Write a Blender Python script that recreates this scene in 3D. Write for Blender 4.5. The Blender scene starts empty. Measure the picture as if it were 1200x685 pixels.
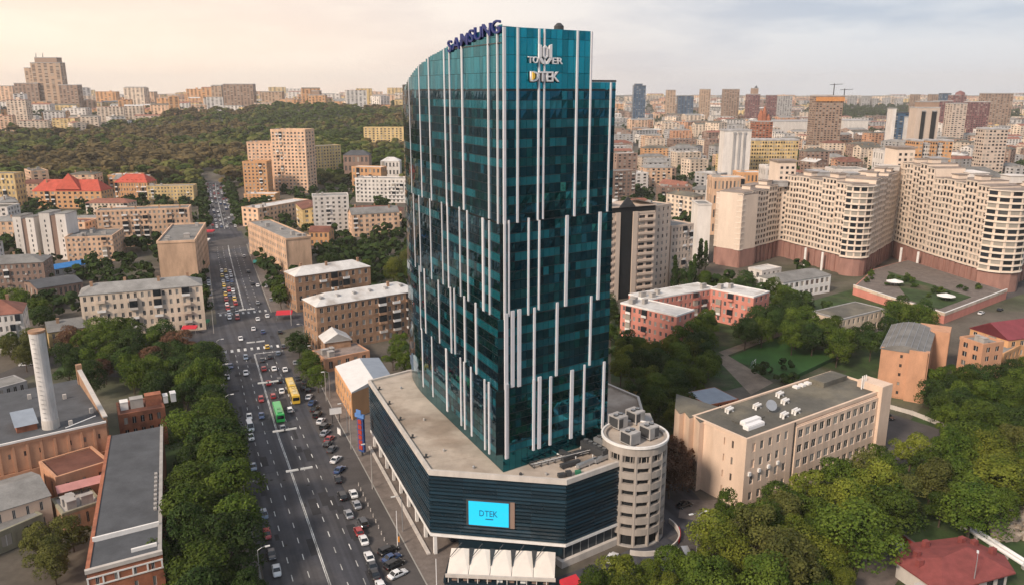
import bpy, math, random
import numpy as np
from mathutils import Vector
R = math.radians
random.seed(11)
rng = np.random.default_rng(7)
SC = bpy.context.scene
COL = SC.collection

# ------------------------------------------------------------------ camera
CAM_H = 100.0
PITCH = R(14.25)
FPX = 933.0                      # focal length in pixels of a 1200 px wide picture
cd = bpy.data.cameras.new('camera')
cd.sensor_width = 36.0
cd.lens = FPX / 1200 * 36
cd.clip_start = 1.0
cd.clip_end = 40000
cam = bpy.data.objects.new('camera', cd)
cam.location = (0, 0, CAM_H)
cam.rotation_euler = (R(90) - PITCH, 0, 0)
COL.objects.link(cam)
SC.camera = cam

# ------------------------------------------------------------------ light
SUN_EL, SUN_AZ = R(36), R(-138)   # azimuth from +Y, negative is to the left
W = bpy.data.worlds.new('World')
SC.world = W
W.use_nodes = True
wn, wl = W.node_tree.nodes, W.node_tree.links
wn.clear()
def wnode(t, **kw):
    n = wn.new(t)
    for k, v in kw.items(): setattr(n, k, v)
    return n
sky = wnode('ShaderNodeTexSky', sky_type='NISHITA', sun_disc=False)
sky.sun_elevation = SUN_EL
sky.sun_rotation = SUN_AZ
sky.dust_density = 3.0
bg = wnode('ShaderNodeBackground'); bg.inputs['Strength'].default_value = 0.12
out = wnode('ShaderNodeOutputWorld')
tc = wnode('ShaderNodeTexCoord')
nrm = wnode('ShaderNodeVectorMath', operation='NORMALIZE'); wl.new(tc.outputs['Generated'], nrm.inputs[0])
# nearness to the warm glow coloured into the left sky, apart from the sun lamp
dot = wnode('ShaderNodeVectorMath', operation='DOT_PRODUCT')
wl.new(nrm.outputs[0], dot.inputs[0])
dot.inputs[1].default_value = (math.sin(R(-56)), math.cos(R(-56)), 0.0)
side = wnode('ShaderNodeMapRange'); side.interpolation_type = 'SMOOTHSTEP'
side.inputs['From Min'].default_value = 0.15; side.inputs['From Max'].default_value = 0.98
wl.new(dot.outputs['Value'], side.inputs['Value'])
sep = wnode('ShaderNodeSeparateXYZ'); wl.new(nrm.outputs[0], sep.inputs[0])
# cloud streaks, flattened towards the horizon
mp = wnode('ShaderNodeMapping'); mp.inputs['Scale'].default_value = (2.0, 2.0, 9.0)
wl.new(nrm.outputs[0], mp.inputs['Vector'])
nz = wnode('ShaderNodeTexNoise'); nz.inputs['Scale'].default_value = 1.7; nz.inputs['Detail'].default_value = 7
nz.inputs['Roughness'].default_value = .55
wl.new(mp.outputs[0], nz.inputs['Vector'])
cov = wnode('ShaderNodeMapRange'); cov.inputs['From Min'].default_value = .42; cov.inputs['From Max'].default_value = .58
wl.new(nz.outputs['Fac'], cov.inputs['Value'])
alt = wnode('ShaderNodeMapRange'); alt.inputs['From Min'].default_value = 0.0; alt.inputs['From Max'].default_value = .22
wl.new(sep.outputs['Z'], alt.inputs['Value'])
def wmix(a, b, fac, blend='MIX'):
    m = wnode('ShaderNodeMix', data_type='RGBA', blend_type=blend)
    for s, v in ((m.inputs[6], a), (m.inputs[7], b), (m.inputs[0], fac)):
        if hasattr(v, 'is_linked'): wl.new(v, s)
        else: s.default_value = v
    return m.outputs[2]
SKYK = 1.07 / 0.12
def k(c, f=1.0): return (c[0]*SKYK*f, c[1]*SKYK*f, c[2]*SKYK*f, 1)
low = wmix(k((.46, .495, .56)), k((.96, .745, .575)), side.outputs[0])       # veil near the horizon
high = wmix(k((.225, .29, .40)), k((.70, .575, .50)), side.outputs[0])      # bellies of the higher cloud
cl_a = wmix(low, high, alt.outputs[0])
light = wmix(k((.56, .575, .61)), k((.93, .76, .61)), side.outputs[0])
cl = wmix(cl_a, light, cov.outputs[0])
mixed = wmix(sky.outputs[0], cl, 0.86)
wl.new(mixed, bg.inputs['Color'])
wl.new(bg.outputs[0], out.inputs['Surface'])

sd = bpy.data.lights.new('sun', 'SUN')
sd.energy = 3.1
sd.angle = R(9)
sd.color = (1.0, .83, .67)
sun = bpy.data.objects.new('sun', sd)
sun.rotation_euler = Vector((math.sin(SUN_AZ)*math.cos(SUN_EL), math.cos(SUN_AZ)*math.cos(SUN_EL), math.sin(SUN_EL))).to_track_quat('Z', 'Y').to_euler()
COL.objects.link(sun)
SC.view_settings.view_transform = 'Standard'
SC.view_settings.look = 'None'
SC.view_settings.gamma = 1
SC.view_settings.exposure = 0.46
SC.cycles.max_bounces = 6
SC.cycles.diffuse_bounces = 3
SC.cycles.glossy_bounces = 3
SC.cycles.volume_bounces = 0
SC.cycles.use_denoising = True

# ------------------------------------------------------------------ geometry of the view: a pixel of the photograph to a place on the ground
_s, _c = math.sin(PITCH), math.cos(PITCH)
def ray(x, y):
    u = (x-600)/FPX; v = (y-342.5)/FPX
    return u, _c - v*_s, -_s - v*_c
def Q(x, y, z=0.0):
    dx, dy, dz = ray(x, y); t = (z-CAM_H)/dz
    return (dx*t, dy*t)
def ZAT(x, y, Y):
    dx, dy, dz = ray(x, y); t = Y/dy
    return dx*t, CAM_H + dz*t
def PROJ(X, Y, Z):
    Z -= CAM_H
    d = Y*_c - Z*_s
    if d < 1: return (-9999, -9999, d)
    return (600+FPX*X/d, 342.5-FPX*(Y*_s+Z*_c)/d, d)
def sstep(a, b, x):
    t = min(1, max(0, (x-a)/(b-a))); return t*t*(3-2*t)
def gz(x, y):
    if y < 850: return 0.0
    w = sstep(-.03, -.14, x/y)
    h = 47*sstep(900, 2300, y)*w + (42*sstep(2300, 5200, y))*(1-w)
    n = 5*math.sin(x*.006+1.3)*math.sin(y*.005)+4*math.sin(x*.017+y*.011)+2.5*math.sin(x*.031-y*.023)
    return h + n*sstep(900, 1600, y)

# ------------------------------------------------------------------ materials
MATS = {}
def M(name, col, rough=.85, var=.2, scale=.35, metal=0.0, spec=.3, streak=1.0, objrand=0.0, island=0.0, alt=None, bump=0.0, emit=None, coat=0.0, fine=0.0):
    if name in MATS: return MATS[name]
    m = bpy.data.materials.new(name); m.use_nodes = True
    N, L = m.node_tree.nodes, m.node_tree.links
    b = N['Principled BSDF']
    b.inputs['Roughness'].default_value = rough
    b.inputs['Metallic'].default_value = metal
    b.inputs['Specular IOR Level'].default_value = spec
    if coat: b.inputs['Coat Weight'].default_value = coat
    geo = N.new('ShaderNodeNewGeometry')
    mp = N.new('ShaderNodeMapping'); L.new(geo.outputs['Position'], mp.inputs['Vector'])
    mp.inputs['Scale'].default_value = (scale, scale, scale*streak)
    nz = N.new('ShaderNodeTexNoise'); nz.inputs['Scale'].default_value = 1; nz.inputs['Detail'].default_value = 6; nz.inputs['Roughness'].default_value = .65
    L.new(mp.outputs[0], nz.inputs['Vector'])
    mr = N.new('ShaderNodeMapRange'); mr.inputs['From Min'].default_value = .3; mr.inputs['From Max'].default_value = .7
    mr.inputs['To Min'].default_value = 1-var; mr.inputs['To Max'].default_value = 1+var
    L.new(nz.outputs['Fac'], mr.inputs['Value'])
    fac = mr.outputs[0]
    def mul(a, src, lo, hi):
        r = N.new('ShaderNodeMapRange'); r.inputs['To Min'].default_value = lo; r.inputs['To Max'].default_value = hi
        L.new(src, r.inputs['Value'])
        q = N.new('ShaderNodeMath'); q.operation = 'MULTIPLY'; L.new(a, q.inputs[0]); L.new(r.outputs[0], q.inputs[1]); return q.outputs[0]
    oi = None
    if objrand:
        oi = N.new('ShaderNodeObjectInfo'); fac = mul(fac, oi.outputs['Random'], 1-objrand, 1+objrand)
    if island: fac = mul(fac, geo.outputs['Random Per Island'], 1-island, 1+island)
    if fine:
        n2 = N.new('ShaderNodeTexNoise'); n2.inputs['Scale'].default_value = scale*14; n2.inputs['Detail'].default_value = 3
        L.new(geo.outputs['Position'], n2.inputs['Vector']); fac = mul(fac, n2.outputs['Fac'], 1-fine, 1+fine)
    mx = N.new('ShaderNodeMix'); mx.data_type = 'RGBA'; mx.blend_type = 'MULTIPLY'; mx.inputs[0].default_value = 1
    base = (*col, 1)
    if alt:      # a second colour, chosen per island or per object or by broad noise
        a2 = N.new('ShaderNodeMix'); a2.data_type = 'RGBA'
        a2.inputs[6].default_value = base; a2.inputs[7].default_value = (*alt[0], 1)
        if alt[1] == 'island': src = geo.outputs['Random Per Island']
        elif alt[1] == 'object':
            oi = oi or N.new('ShaderNodeObjectInfo'); src = oi.outputs['Random']
        else:
            n3 = N.new('ShaderNodeTexNoise'); n3.inputs['Scale'].default_value = alt[4]; n3.inputs['Detail'].default_value = 4
            L.new(geo.outputs['Position'], n3.inputs['Vector']); src = n3.outputs['Fac']
        r = N.new('ShaderNodeMapRange'); r.inputs['From Min'].default_value = alt[2]; r.inputs['From Max'].default_value = alt[3]
        L.new(src, r.inputs['Value']); L.new(r.outputs[0], a2.inputs[0]); L.new(a2.outputs[2], mx.inputs[6])
    else: mx.inputs[6].default_value = base
    L.new(fac, mx.inputs[7]); L.new(mx.outputs[2], b.inputs['Base Color'])
    if bump:
        bp = N.new('ShaderNodeBump'); bp.inputs['Strength'].default_value = bump; bp.inputs['Distance'].default_value = .3
        L.new(nz.outputs['Fac'], bp.inputs['Height']); L.new(bp.outputs[0], b.inputs['Normal'])
    if emit:
        b.inputs['Emission Color'].default_value = (*emit[0], 1); b.inputs['Emission Strength'].default_value = emit[1]
    MATS[name] = m
    return m

ground_m = M('city ground', (.105, .090, .072), var=.45, scale=.05, alt=((.06, .075, .035), 'noise', .50, .66, .012), fine=.25)
asphalt = M('asphalt', (.048, .050, .060), var=.22, scale=.09, fine=.2, rough=.75, alt=((.064, .061, .064), 'noise', .47, .60, .045))
asphalt2 = M('worn asphalt', (.075, .068, .066), var=.25, scale=.12, fine=.2)
paving = M('paving', (.155, .13, .115), var=.3, scale=.4, fine=.3)
kerb_m = M('kerb stone', (.3, .29, .27), var=.15)
paint = M('road paint', (.62, .62, .60), var=.3, scale=1.2)
grass_m = M('lawn', (.035, .062, .018), var=.5, scale=.16, fine=.35, alt=((.085, .075, .045), 'noise', .52, .68, .05))
turf_m = M('pitch turf', (.035, .10, .022), var=.25, scale=.12, fine=.2)
dirt_m = M('bare earth', (.21, .165, .125), var=.3, scale=.2, fine=.3)
rubble_m = M('rubble', (.30, .25, .20), var=.35, scale=.8, island=.4)
concrete = M('concrete', (.34, .32, .30), var=.2, scale=.4, streak=.3)
light_conc = M('light concrete', (.50, .46, .42), var=.15, scale=.4, streak=.3)
white_m = M('white paint', (.72, .70, .67), var=.1, scale=.5)
white_panel = M('white metal', (.78, .77, .76), var=.05, rough=.45)
steel = M('galvanised steel', (.40, .41, .42), var=.15, rough=.4, metal=.6)
dark_steel = M('dark metal', (.05, .052, .055), var=.2, rough=.5)
tyre = M('rubber', (.018, .018, .018), var=.1)
bark = M('bark', (.075, .055, .04), var=.3, scale=2)
wglass = M('window glass', (.022, .028, .036), rough=.12, var=.1, spec=.6, island=.5, alt=((.24, .22, .19), 'island', .68, .76))
wglass_o = M('window pane', (.022, .028, .036), rough=.12, var=.1, spec=.6, objrand=.5, alt=((.22, .21, .19), 'object', .66, .76))
frame_m = M('window frame', (.52, .50, .47), var=.1)
frame_dk = M('brown window frame', (.17, .12, .09), var=.1)
roof_grey = M('grey roofing', (.20, .195, .185), var=.3, scale=.16, objrand=.25, fine=.2)
roof_felt = M('tar roofing', (.105, .10, .085), var=.3, scale=.12, fine=.2, alt=((.16, .145, .11), 'noise', .45, .62, .09))
roof_dark = M('dark bitumen', (.075, .08, .088), var=.25, scale=.2, fine=.15)
roof_white = M('white sheet roof', (.56, .545, .52), var=.16, scale=.25, alt=((.40, .37, .34), 'noise', .52, .66, .12))
roof_red = M('red roof', (.44, .085, .055), var=.2, scale=.3)
roof_rust = M('rust roof', (.20, .085, .06), var=.3, scale=.2, objrand=.3)
roof_maroon = M('maroon roof', (.20, .045, .055), var=.18, scale=.3)
roof_burg = M('brick red shingle roof', (.21, .055, .05), var=.2, scale=.5, fine=.2)
roof_blue = M('blue roof', (.035, .17, .42), var=.15)
roof_bluegrey = M('blue grey sheet roof', (.25, .29, .34), var=.12, scale=.3)
roof_terr = M('terrace screed', (.42, .355, .295), var=.22, scale=.14, alt=((.27, .215, .17), 'noise', .48, .66, .09), fine=.08)
cream = M('cream render', (.58, .47, .37), var=.30, scale=.25, streak=.3, objrand=.12)
pcream = M('hotel stone', (.64, .525, .43), var=.10, scale=.22, streak=.3)
pslab = M('hotel white band', (.70, .62, .53), var=.08)
granite = M('red granite', (.30, .165, .135), var=.2, scale=.3, streak=.4)
peach = M('peach render', (.60, .40, .27), var=.30, scale=.2, streak=.3, objrand=.15)  # peach tint also carries the warm glow over the left city
orange_w = M('orange render', (.56, .31, .155), var=.15, scale=.2, streak=.3, objrand=.12)
yellow_w = M('yellow render', (.56, .41, .20), var=.30, scale=.2, streak=.3, objrand=.12)
palew = M('pale render', (.60, .56, .52), var=.16, scale=.2, streak=.3, objrand=.12)
greyw = M('grey render', (.36, .35, .345), var=.30, scale=.2, streak=.3, objrand=.15)
brown_w = M('brown render', (.25, .17, .135), var=.18, scale=.2, streak=.3, objrand=.15)
brick_r = M('red brick', (.33, .125, .07), var=.25, scale=.5, fine=.25, alt=((.22, .085, .055), 'noise', .5, .66, .3))
brick_o = M('orange brick', (.50, .27, .165), var=.16, scale=.35, streak=.5, fine=.12)
brick_b = M('brown brick', (.33, .20, .125), var=.30, scale=.4, fine=.18)
school_w = M('buff brick', (.66, .50, .385), var=.13, scale=.22, streak=.35, fine=.06)
pink_w = M('pink render', (.56, .225, .175), var=.13, scale=.25, streak=.4)
olive_w = M('stained render', (.24, .225, .16), var=.3, scale=.3, streak=.3)
tower_beige = M('beige panel', (.52, .42, .345), var=.1, scale=.2, streak=.4)
blue_glass = M('blue curtain wall', (.05, .10, .17), rough=.2, var=.15)
maroon_w = M('maroon cladding', (.19, .085, .085), var=.2, scale=.2)

# ------------------------------------------------------------------ mesh and object helpers
class MB:
    def __init__(s): s.v, s.f, s.m = [], [], []
    def poly(s, pts, mi=0):
        n = len(s.v); s.v += [tuple(p) for p in pts]; s.f.append(tuple(range(n, n+len(pts)))); s.m.append(mi)
    def prism(s, foot, z0, z1, mi=0, top=None, bottom=True, zt=None):
        # foot runs anticlockwise seen from above; zt gives a height per corner
        n = len(foot); b = len(s.v)
        area = sum(foot[i][0]*foot[(i+1) % n][1]-foot[(i+1) % n][0]*foot[i][1] for i in range(n))
        idx = range(n)
        if area < 0: foot = foot[::-1]; zt = zt[::-1] if zt else None
        s.v += [(p[0], p[1], z0) for p in foot]
        s.v += [(p[0], p[1], zt[i] if zt else z1) for i, p in enumerate(foot)]
        for i in idx:
            j = (i+1) % n; s.f.append((b+i, b+j, b+n+j, b+n+i)); s.m.append(mi)
        s.f.append(tuple(b+n+i for i in idx)); s.m.append(mi if top is None else top)
        if bottom: s.f.append(tuple(b+n-1-i for i in idx)); s.m.append(mi)
        return s
    def box(s, x0, x1, y0, y1, z0, z1, mi=0):
        return s.prism([(x0, y0), (x1, y0), (x1, y1), (x0, y1)], z0, z1, mi)
    def edge(s, p0, p1, n, a, b, d0, d1, z0, z1, mi=0):
        # box standing along the edge p0->p1 between the lengths a and b, between d0 and d1 outwards
        L = math.hypot(p1[0]-p0[0], p1[1]-p0[1]); ux, uy = (p1[0]-p0[0])/L, (p1[1]-p0[1])/L
        f = [(p0[0]+ux*t+n[0]*d, p0[1]+uy*t+n[1]*d) for t, d in ((a, d1), (b, d1), (b, d0), (a, d0))]
        return s.prism(f, z0, z1, mi)
    def tube(s, pts, rads, seg=8, mi=0, caps=True):
        rings = []
        for i, p in enumerate(pts):
            p = Vector(p); d = Vector(pts[min(i+1, len(pts)-1)])-Vector(pts[max(i-1, 0)])
            if d.length < 1e-6: d = Vector((0, 0, 1))
            d.normalize(); a = d.orthogonal().normalized(); b2 = d.cross(a)
            base = len(s.v)
            for q in range(seg):
                t = 2*math.pi*q/seg; s.v.append(tuple(p+(a*math.cos(t)+b2*math.sin(t))*rads[i]))
            rings.append(base)
        for r0, r1 in zip(rings, rings[1:]):
            for q in range(seg):
                s.f.append((r0+q, r0+(q+1) % seg, r1+(q+1) % seg, r1+q)); s.m.append(mi)
        if caps:
            s.f.append(tuple(rings[0]+seg-1-q for q in range(seg))); s.m.append(mi)
            s.f.append(tuple(rings[-1]+q for q in range(seg))); s.m.append(mi)
        return s
    def mesh(s, name, mats):
        me = bpy.data.meshes.new(name); me.from_pydata(s.v, [], s.f)
        for m in (mats if isinstance(mats, (list, tuple)) else [mats]): me.materials.append(m)
        me.polygons.foreach_set('material_index', s.m)
        me.update(); return me
    def build(s, name, mats, parent=None, loc=(0, 0, 0), rz=0):
        return link(name, s.mesh(name, mats), parent, loc, rz)
def link(name, me, parent=None, loc=(0, 0, 0), rz=0):
    o = bpy.data.objects.new(name, me); o.location = loc; o.rotation_euler = (0, 0, rz)
    o.parent = parent; COL.objects.link(o); return o
PENDING = []       # (object, label, screen point): labels are made unique at the end
def tag(o, label, cat, group=None, at=None):
    o['category'] = cat
    if group: o['group'] = group
    PENDING.append([o, label, at]); return o
def thing(name, label, cat, loc, rz=0, group=None):
    o = bpy.data.objects.new(name, None); o.location = loc; o.rotation_euler = (0, 0, rz); o.empty_display_size = 1
    COL.objects.link(o); return tag(o, label, cat, group)
def struct(o): o['kind'] = 'structure'; return o
def stuff(o): o['kind'] = 'stuff'; return o
def sheet(name, pts, z, m, th=0.0):
    mb = MB()
    if th: mb.prism(pts, z-th-.2, z)
    else: mb.poly([(p[0], p[1], z) for p in (pts if sum(pts[i][0]*pts[(i+1) % len(pts)][1]-pts[(i+1) % len(pts)][0]*pts[i][1] for i in range(len(pts))) > 0 else pts[::-1])])
    return struct(mb.build(name, m))
OCC = []           # discs of ground already built on
def occ(pts, pad=6):
    for i in range(len(pts)):
        a, b = pts[i], pts[(i+1) % len(pts)]
        n = max(1, int(math.hypot(a[0]-b[0], a[1]-b[1])/10))
        for q in range(n): OCC.append((a[0]+(b[0]-a[0])*q/n, a[1]+(b[1]-a[1])*q/n, pad))
    c = (sum(p[0] for p in pts)/len(pts), sum(p[1] for p in pts)/len(pts))
    def ed(a, b):
        L = math.hypot(b[0]-a[0], b[1]-a[1]) or 1; return abs((c[0]-a[0])*(b[1]-a[1])-(c[1]-a[1])*(b[0]-a[0]))/L
    r = min(ed(pts[i], pts[(i+1) % len(pts)]) for i in range(len(pts)))
    far_ = max(pts, key=lambda p: math.hypot(p[0]-c[0], p[1]-c[1]))
    for p in pts:
        for q in (0, .25, .5): OCC.append((c[0]+(p[0]-c[0])*q, c[1]+(p[1]-c[1])*q, r*(1-q)))
def free(x, y, r): return all((x-a)**2+(y-b)**2 > (r+c)**2 for a, b, c in OCC)

WM = {}
def window_mesh(w, h, fm, gm, kind=0):
    key = (round(w, 2), round(h, 2), fm.name, gm.name, kind)
    if key not in WM:
        mb = MB(); t = .09
        def q(x0, x1, z0, z1, d, mi): mb.poly([(x0, -d, z0), (x1, -d, z0), (x1, -d, z1), (x0, -d, z1)], mi)
        q(0, w, 0, h, .02, 1)
        for x0, x1, z0, z1 in ((0, w, 0, t), (0, w, h-t, h), (0, t, t, h-t), (w-t, w, t, h-t), (w/2-.04, w/2+.04, t, h-t)):
            mb.box(x0, x1, -.09, -.03, z0, z1, 0)
        WM[key] = mb.mesh('window', [fm, gm])
    return WM[key]

def facade(root, wall, wins, p0, p1, z0, z1, fl, cols, ww=.48, wh=.55, t=.28, sill=None, objs=None, fm=None, sub=None, bandproud=.0, endsolid=0.0, skip=None, mull=True, double=False):
    """relief wall along p0->p1 (outward is to the right of that direction): storey bands, piers, and a pane in each opening"""
    L = math.hypot(p1[0]-p0[0], p1[1]-p0[1]); u = ((p1[0]-p0[0])/L, (p1[1]-p0[1])/L); n = (u[1], -u[0])
    fh = (z1-z0)/fl; a0, a1 = endsolid, L-endsolid
    cw = (a1-a0)/cols; w = cw*ww; h = fh*wh; zs = (fh-h)*.55 if sill is None else sill
    tb = t+bandproud
    prev = z0
    for f in range(fl+1):
        zt = z0+f*fh+zs if f < fl else z1
        wall.edge(p0, p1, n, .002, L+t-.004, 0, tb-.02 if bandproud <= 0 else tb, prev, zt)
        prev = zt+h
    xs = [0.0]
    edges = []
    for cI in range(cols):
        xa = a0+cw*(cI+.5)-w/2; edges.append((xs[-1], xa)); xs.append(xa+w)
    edges.append((xs[-1], L+t-.003))
    for xa, xb in edges:
        wall.edge(p0, p1, n, xa, xb, 0.001, t if bandproud <= 0 else t-.03, z0+zs*.5, z1-.05)
    rz = math.atan2(u[1], u[0])
    for f in range(fl):
        zz = z0+f*fh+zs
        for cI in range(cols):
            if skip and skip(f, cI): continue
            xa = a0+cw*(cI+.5)-w/2
            px, py = p0[0]+u[0]*xa+n[0]*.03, p0[1]+u[1]*xa+n[1]*.03
            if objs is not None and objs[0] > 0:
                objs[0] -= 1
                link('window', window_mesh(w, h, fm or frame_m, wglass_o), root, (px, py, zz), rz)
            else:
                wins.edge(p0, p1, n, xa, xa+w, .0, .05, zz, zz+h, 0)
                if mull: wins.edge(p0, p1, n, xa+w*.46, xa+w*.54, .05, .1, zz, zz+h, 1)

def flat_roof(root, foot, z, m, par=.7, pm=None, over=.3, name='roof'):
    c = (sum(p[0] for p in foot)/len(foot), sum(p[1] for p in foot)/len(foot))
    mb = MB(); mb.prism(foot, z-.02, z+.12, 0)
    r = mb.build(name, [m], root)
    if par > 0:
        pb = MB(); N = len(foot)
        area = sum(foot[i][0]*foot[(i+1) % N][1]-foot[(i+1) % N][0]*foot[i][1] for i in range(N))
        ft = foot if area > 0 else foot[::-1]
        for i in range(N):
            a, b = ft[i], ft[(i+1) % N]
            L = math.hypot(b[0]-a[0], b[1]-a[1])
            if L < .1: continue
            u = ((b[0]-a[0])/L, (b[1]-a[1])/L); n = (u[1], -u[0])
            pb.edge(a, b, n, -.0, L-.002+over, -.3, over, z-.3+.004*(i % 2), z+par+.006*(i % 2))
        pb.build('parapet', [pm or light_conc], root)
    return r
def gable_roof(root, Wd, D, z, rise, m, over=.5, hip=0.0, along='x', x0=0, y0=0, gm=None):
    """pitched roof on the rectangle x0..x0+Wd, y0..y0+D"""
    mb = MB(); t = .18
    a, b, c, d = x0-over, x0+Wd+over, y0-over, y0+D+over
    if along == 'x':
        r0, r1 = (x0-over+hip, (c+d)/2), (x0+Wd+over-hip, (c+d)/2)
        for dz in (0, -t):
            A, B, C, E = (a, c, z+dz), (b, c, z+dz), (b, d, z+dz), (a, d, z+dz)
            G, Hh = (*r0, z+rise+dz), (*r1, z+rise+dz)
            fs = [[A, B, Hh, G], [C, E, G, Hh], [B, C, Hh], [E, A, G]]
            if hip <= 0: fs = fs[:2]
            for q in fs: mb.poly(q if dz == 0 else q[::-1])
        eb = [(a, c), (b, c), (b, d), (a, d)]
        for i in ((0, 1), (2, 3)) if hip <= 0 else ((0, 1), (1, 2), (2, 3), (3, 0)):
            p, q = eb[i[0]], eb[i[1]]
            mb.poly([(*p, z-t), (*q, z-t), (*q, z), (*p, z)])
        if hip <= 0:
            for xx in (x0+.02, x0+Wd-.02):
                pass
            for xx, s in ((x0+.02, 1), (x0+Wd-.02, -1)):
                g = MB()
                f = [(xx, y0, z-.3), (xx, y0+D, z-.3), (xx, y0+D, z-.2), (xx, y0+D/2, z+rise-t-.1), (xx, y0, z-.2)]
                bk = [(p[0]+s*.25, p[1], p[2]) for p in f]
                g.poly(f[::-1] if s > 0 else f); g.poly(bk if s > 0 else bk[::-1])
                for i in range(5):
                    j = (i+1) % 5; g.poly([f[i], f[j], bk[j], bk[i]] if s > 0 else [f[j], f[i], bk[i], bk[j]])
                g.build('gable', [gm or cream], root)
    else:
        r0, r1 = ((a+b)/2, c+hip), ((a+b)/2, d-hip)
        for dz in (0, -t):
            A, B, C, E = (a, c, z+dz), (b, c, z+dz), (b, d, z+dz), (a, d, z+dz)
            G, Hh = (*r0, z+rise+dz), (*r1, z+rise+dz)
            fs = [[B, C, Hh, G], [E, A, G, Hh], [A, B, G], [C, E, Hh]]
            for q in fs: mb.poly(q if dz == 0 else q[::-1])
    return mb.build('roof', [m], root)

def frame(A, B):
    L = math.hypot(B[0]-A[0], B[1]-A[1]); return L, math.atan2(B[1]-A[1], B[0]-A[0])
def to_world(A, rz, p): return (A[0]+p[0]*math.cos(rz)-p[1]*math.sin(rz), A[1]+p[0]*math.sin(rz)+p[1]*math.cos(rz))
def clutter(root, Wd, D, z, n, m=None, seed=0):
    r = random.Random(seed)
    for i in range(n):
        w, d, h = r.uniform(1, 3.2), r.uniform(1, 2.6), r.uniform(.8, 2.4)
        if w > Wd*.5 or d > D*.5: w, d = Wd*.25, D*.25
        x, y = r.uniform(.8, max(1, Wd-w-.8)), r.uniform(.8, max(1, D-d-.8))
        MB().box(x, x+w, y, y+d, z+.1, z+h).box(x-.12, x+w+.12, y-.12, y+d+.12, z+h, z+h+.18).build('roof_box', [m or concrete], root)
    return root
def block(name, label, cat, A, B, D, h, fl, cf, cs, wall, rmat, roof='flat', rise=3.0, hip=0.0, ww=.45, wh=.55, win='stuff', z=0.0, group=None,
          balc=None, par=.6, pm=None, clut=0, fm=None, right=True, left=True, base=0.0, basem=None, chim=0, seed=1, endsolid=.4, mull=True, along='x', front=True):
    Wd, rz = frame(A, B)
    zb = min(gz(*A), gz(*B)) if z is None else z
    root = thing(name, label, cat, (A[0], A[1], zb), rz, group)
    wb, wi = MB(), MB()
    objs = [300] if win == 'obj' else None
    wb.box(0, Wd, 0, D, -1.0, h, 0)
    def f(p0, p1, cols):
        if cols > 0: facade(root, wb, wi, p0, p1, base, h, fl, cols, ww, wh, objs=objs, fm=fm, endsolid=endsolid, mull=mull)
    if front: f((0, 0), (Wd, 0), cf)
    # sides turned to the camera
    cx, cy = to_world(A, rz, (0, D/2)); nx, ny = -math.cos(rz), -math.sin(rz)
    if left and (nx*(-cx)+ny*(-cy) > 0): f((0, D), (0, 0), cs)
    cx, cy = to_world(A, rz, (Wd, D/2)); nx, ny = math.cos(rz), math.sin(rz)
    if right and (nx*(-cx)+ny*(-cy) > 0): f((Wd, 0), (Wd, D), cs)
    wb.build('wall', [wall], root)
    if wi.v: stuff(wi.build('windows', [wglass, fm or frame_m], root))
    if base and basem:
        MB().box(-.34, Wd+.34, -.34, D+.34, -.5, base).build('plinth', [basem], root)
    if roof == 'flat':
        flat_roof(root, [(0, 0), (Wd, 0), (Wd, D), (0, D)], h, rmat, par, pm or wall)
        if clut: clutter(root, Wd, D, h, clut, seed=seed)
    else:
        gable_roof(root, Wd, D, h+.05, rise, rmat, hip=(min(D, Wd)*.5 if roof == 'hip' else 0) if not hip else hip, along=along, gm=wall)
    r = random.Random(seed)
    for i in range(chim):
        x = Wd*(i+.5+r.uniform(-.25, .25))/max(1, chim); y = D*r.choice((.36, .62))
        MB().box(x-.5, x+.5, y-.35, y+.35, h, h+rise+.9).box(x-.6, x+.6, y-.45, y+.45, h+rise+.9, h+rise+1.1).build('chimney', [brick_b], root)
    if fl >= 3 and cf >= 4 and win and not balc and A[1] < 900 and cat not in ('factory', 'shed'):
        q = random.Random(seed*7+len(label)); bc, ac = MB(), MB(); fh = (h-base)/fl; cw = (Wd-.8)/cf
        cols_ = [c for c in range(cf) if q.random() < .24]
        for c in cols_:
            x = .4+cw*(c+.5); bw = min(1.5, cw*.46)
            for s in range(1, fl):
                if q.random() < .25: continue
                zz = base+s*fh; m_ = q.choice((0, 0, 1)); bc.box(x-bw, x+bw, -1.3, -.3, zz, zz+.14, m_).box(x-bw, x+bw, -1.3, -1.22, zz+.14, zz+1.0, m_)
                if q.random() < .5: bc.box(x-bw+.05, x+bw-.05, -1.2, -.3, zz+1.0, zz+fh-.3, 2)
        for s in range(fl):
            for c in range(cf):
                if q.random() < .13: x = .4+cw*(c+.92); ac.box(x-.4, x+.4, -.75, -.3, base+s*fh+fh*.25, base+s*fh+fh*.25+.6)
        if bc.v: stuff(bc.build('balconies', [white_m, wall, wglass], root))
        if ac.v: stuff(ac.build('air_conditioners', [light_conc], root))
    if balc:
        # stacked balconies: columns (fractions along the front), first storey
        fh = (h-base)/fl
        for q, xf in enumerate(balc):
            for s in range(1, fl):
                if r.random() < .15: continue
                x = Wd*xf; zz = base+s*fh+.1; bw = min(1.6, Wd*.06)
                b = MB().box(x-bw, x+bw, -1.45, -.3, zz, zz+.15).box(x-bw, x+bw, -1.45, -1.38, zz+.15, zz+1.05).box(x-bw, x-bw+.07, -1.38, -.3, zz+.15, zz+1.05).box(x+bw-.07, x+bw, -1.38, -.3, zz+.15, zz+1.05)
                if r.random() < .45:
                    b.box(x-bw+.1, x+bw-.1, -1.36, -.32, zz+1.06, zz+fh-.25, 1)
                b.build('balcony', [r.choice((white_m, light_conc, wall)), wglass], root)
    occ([to_world(A, rz, p) for p in ((0, 0), (Wd, 0), (Wd, D), (0, D))])
    return root

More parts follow.
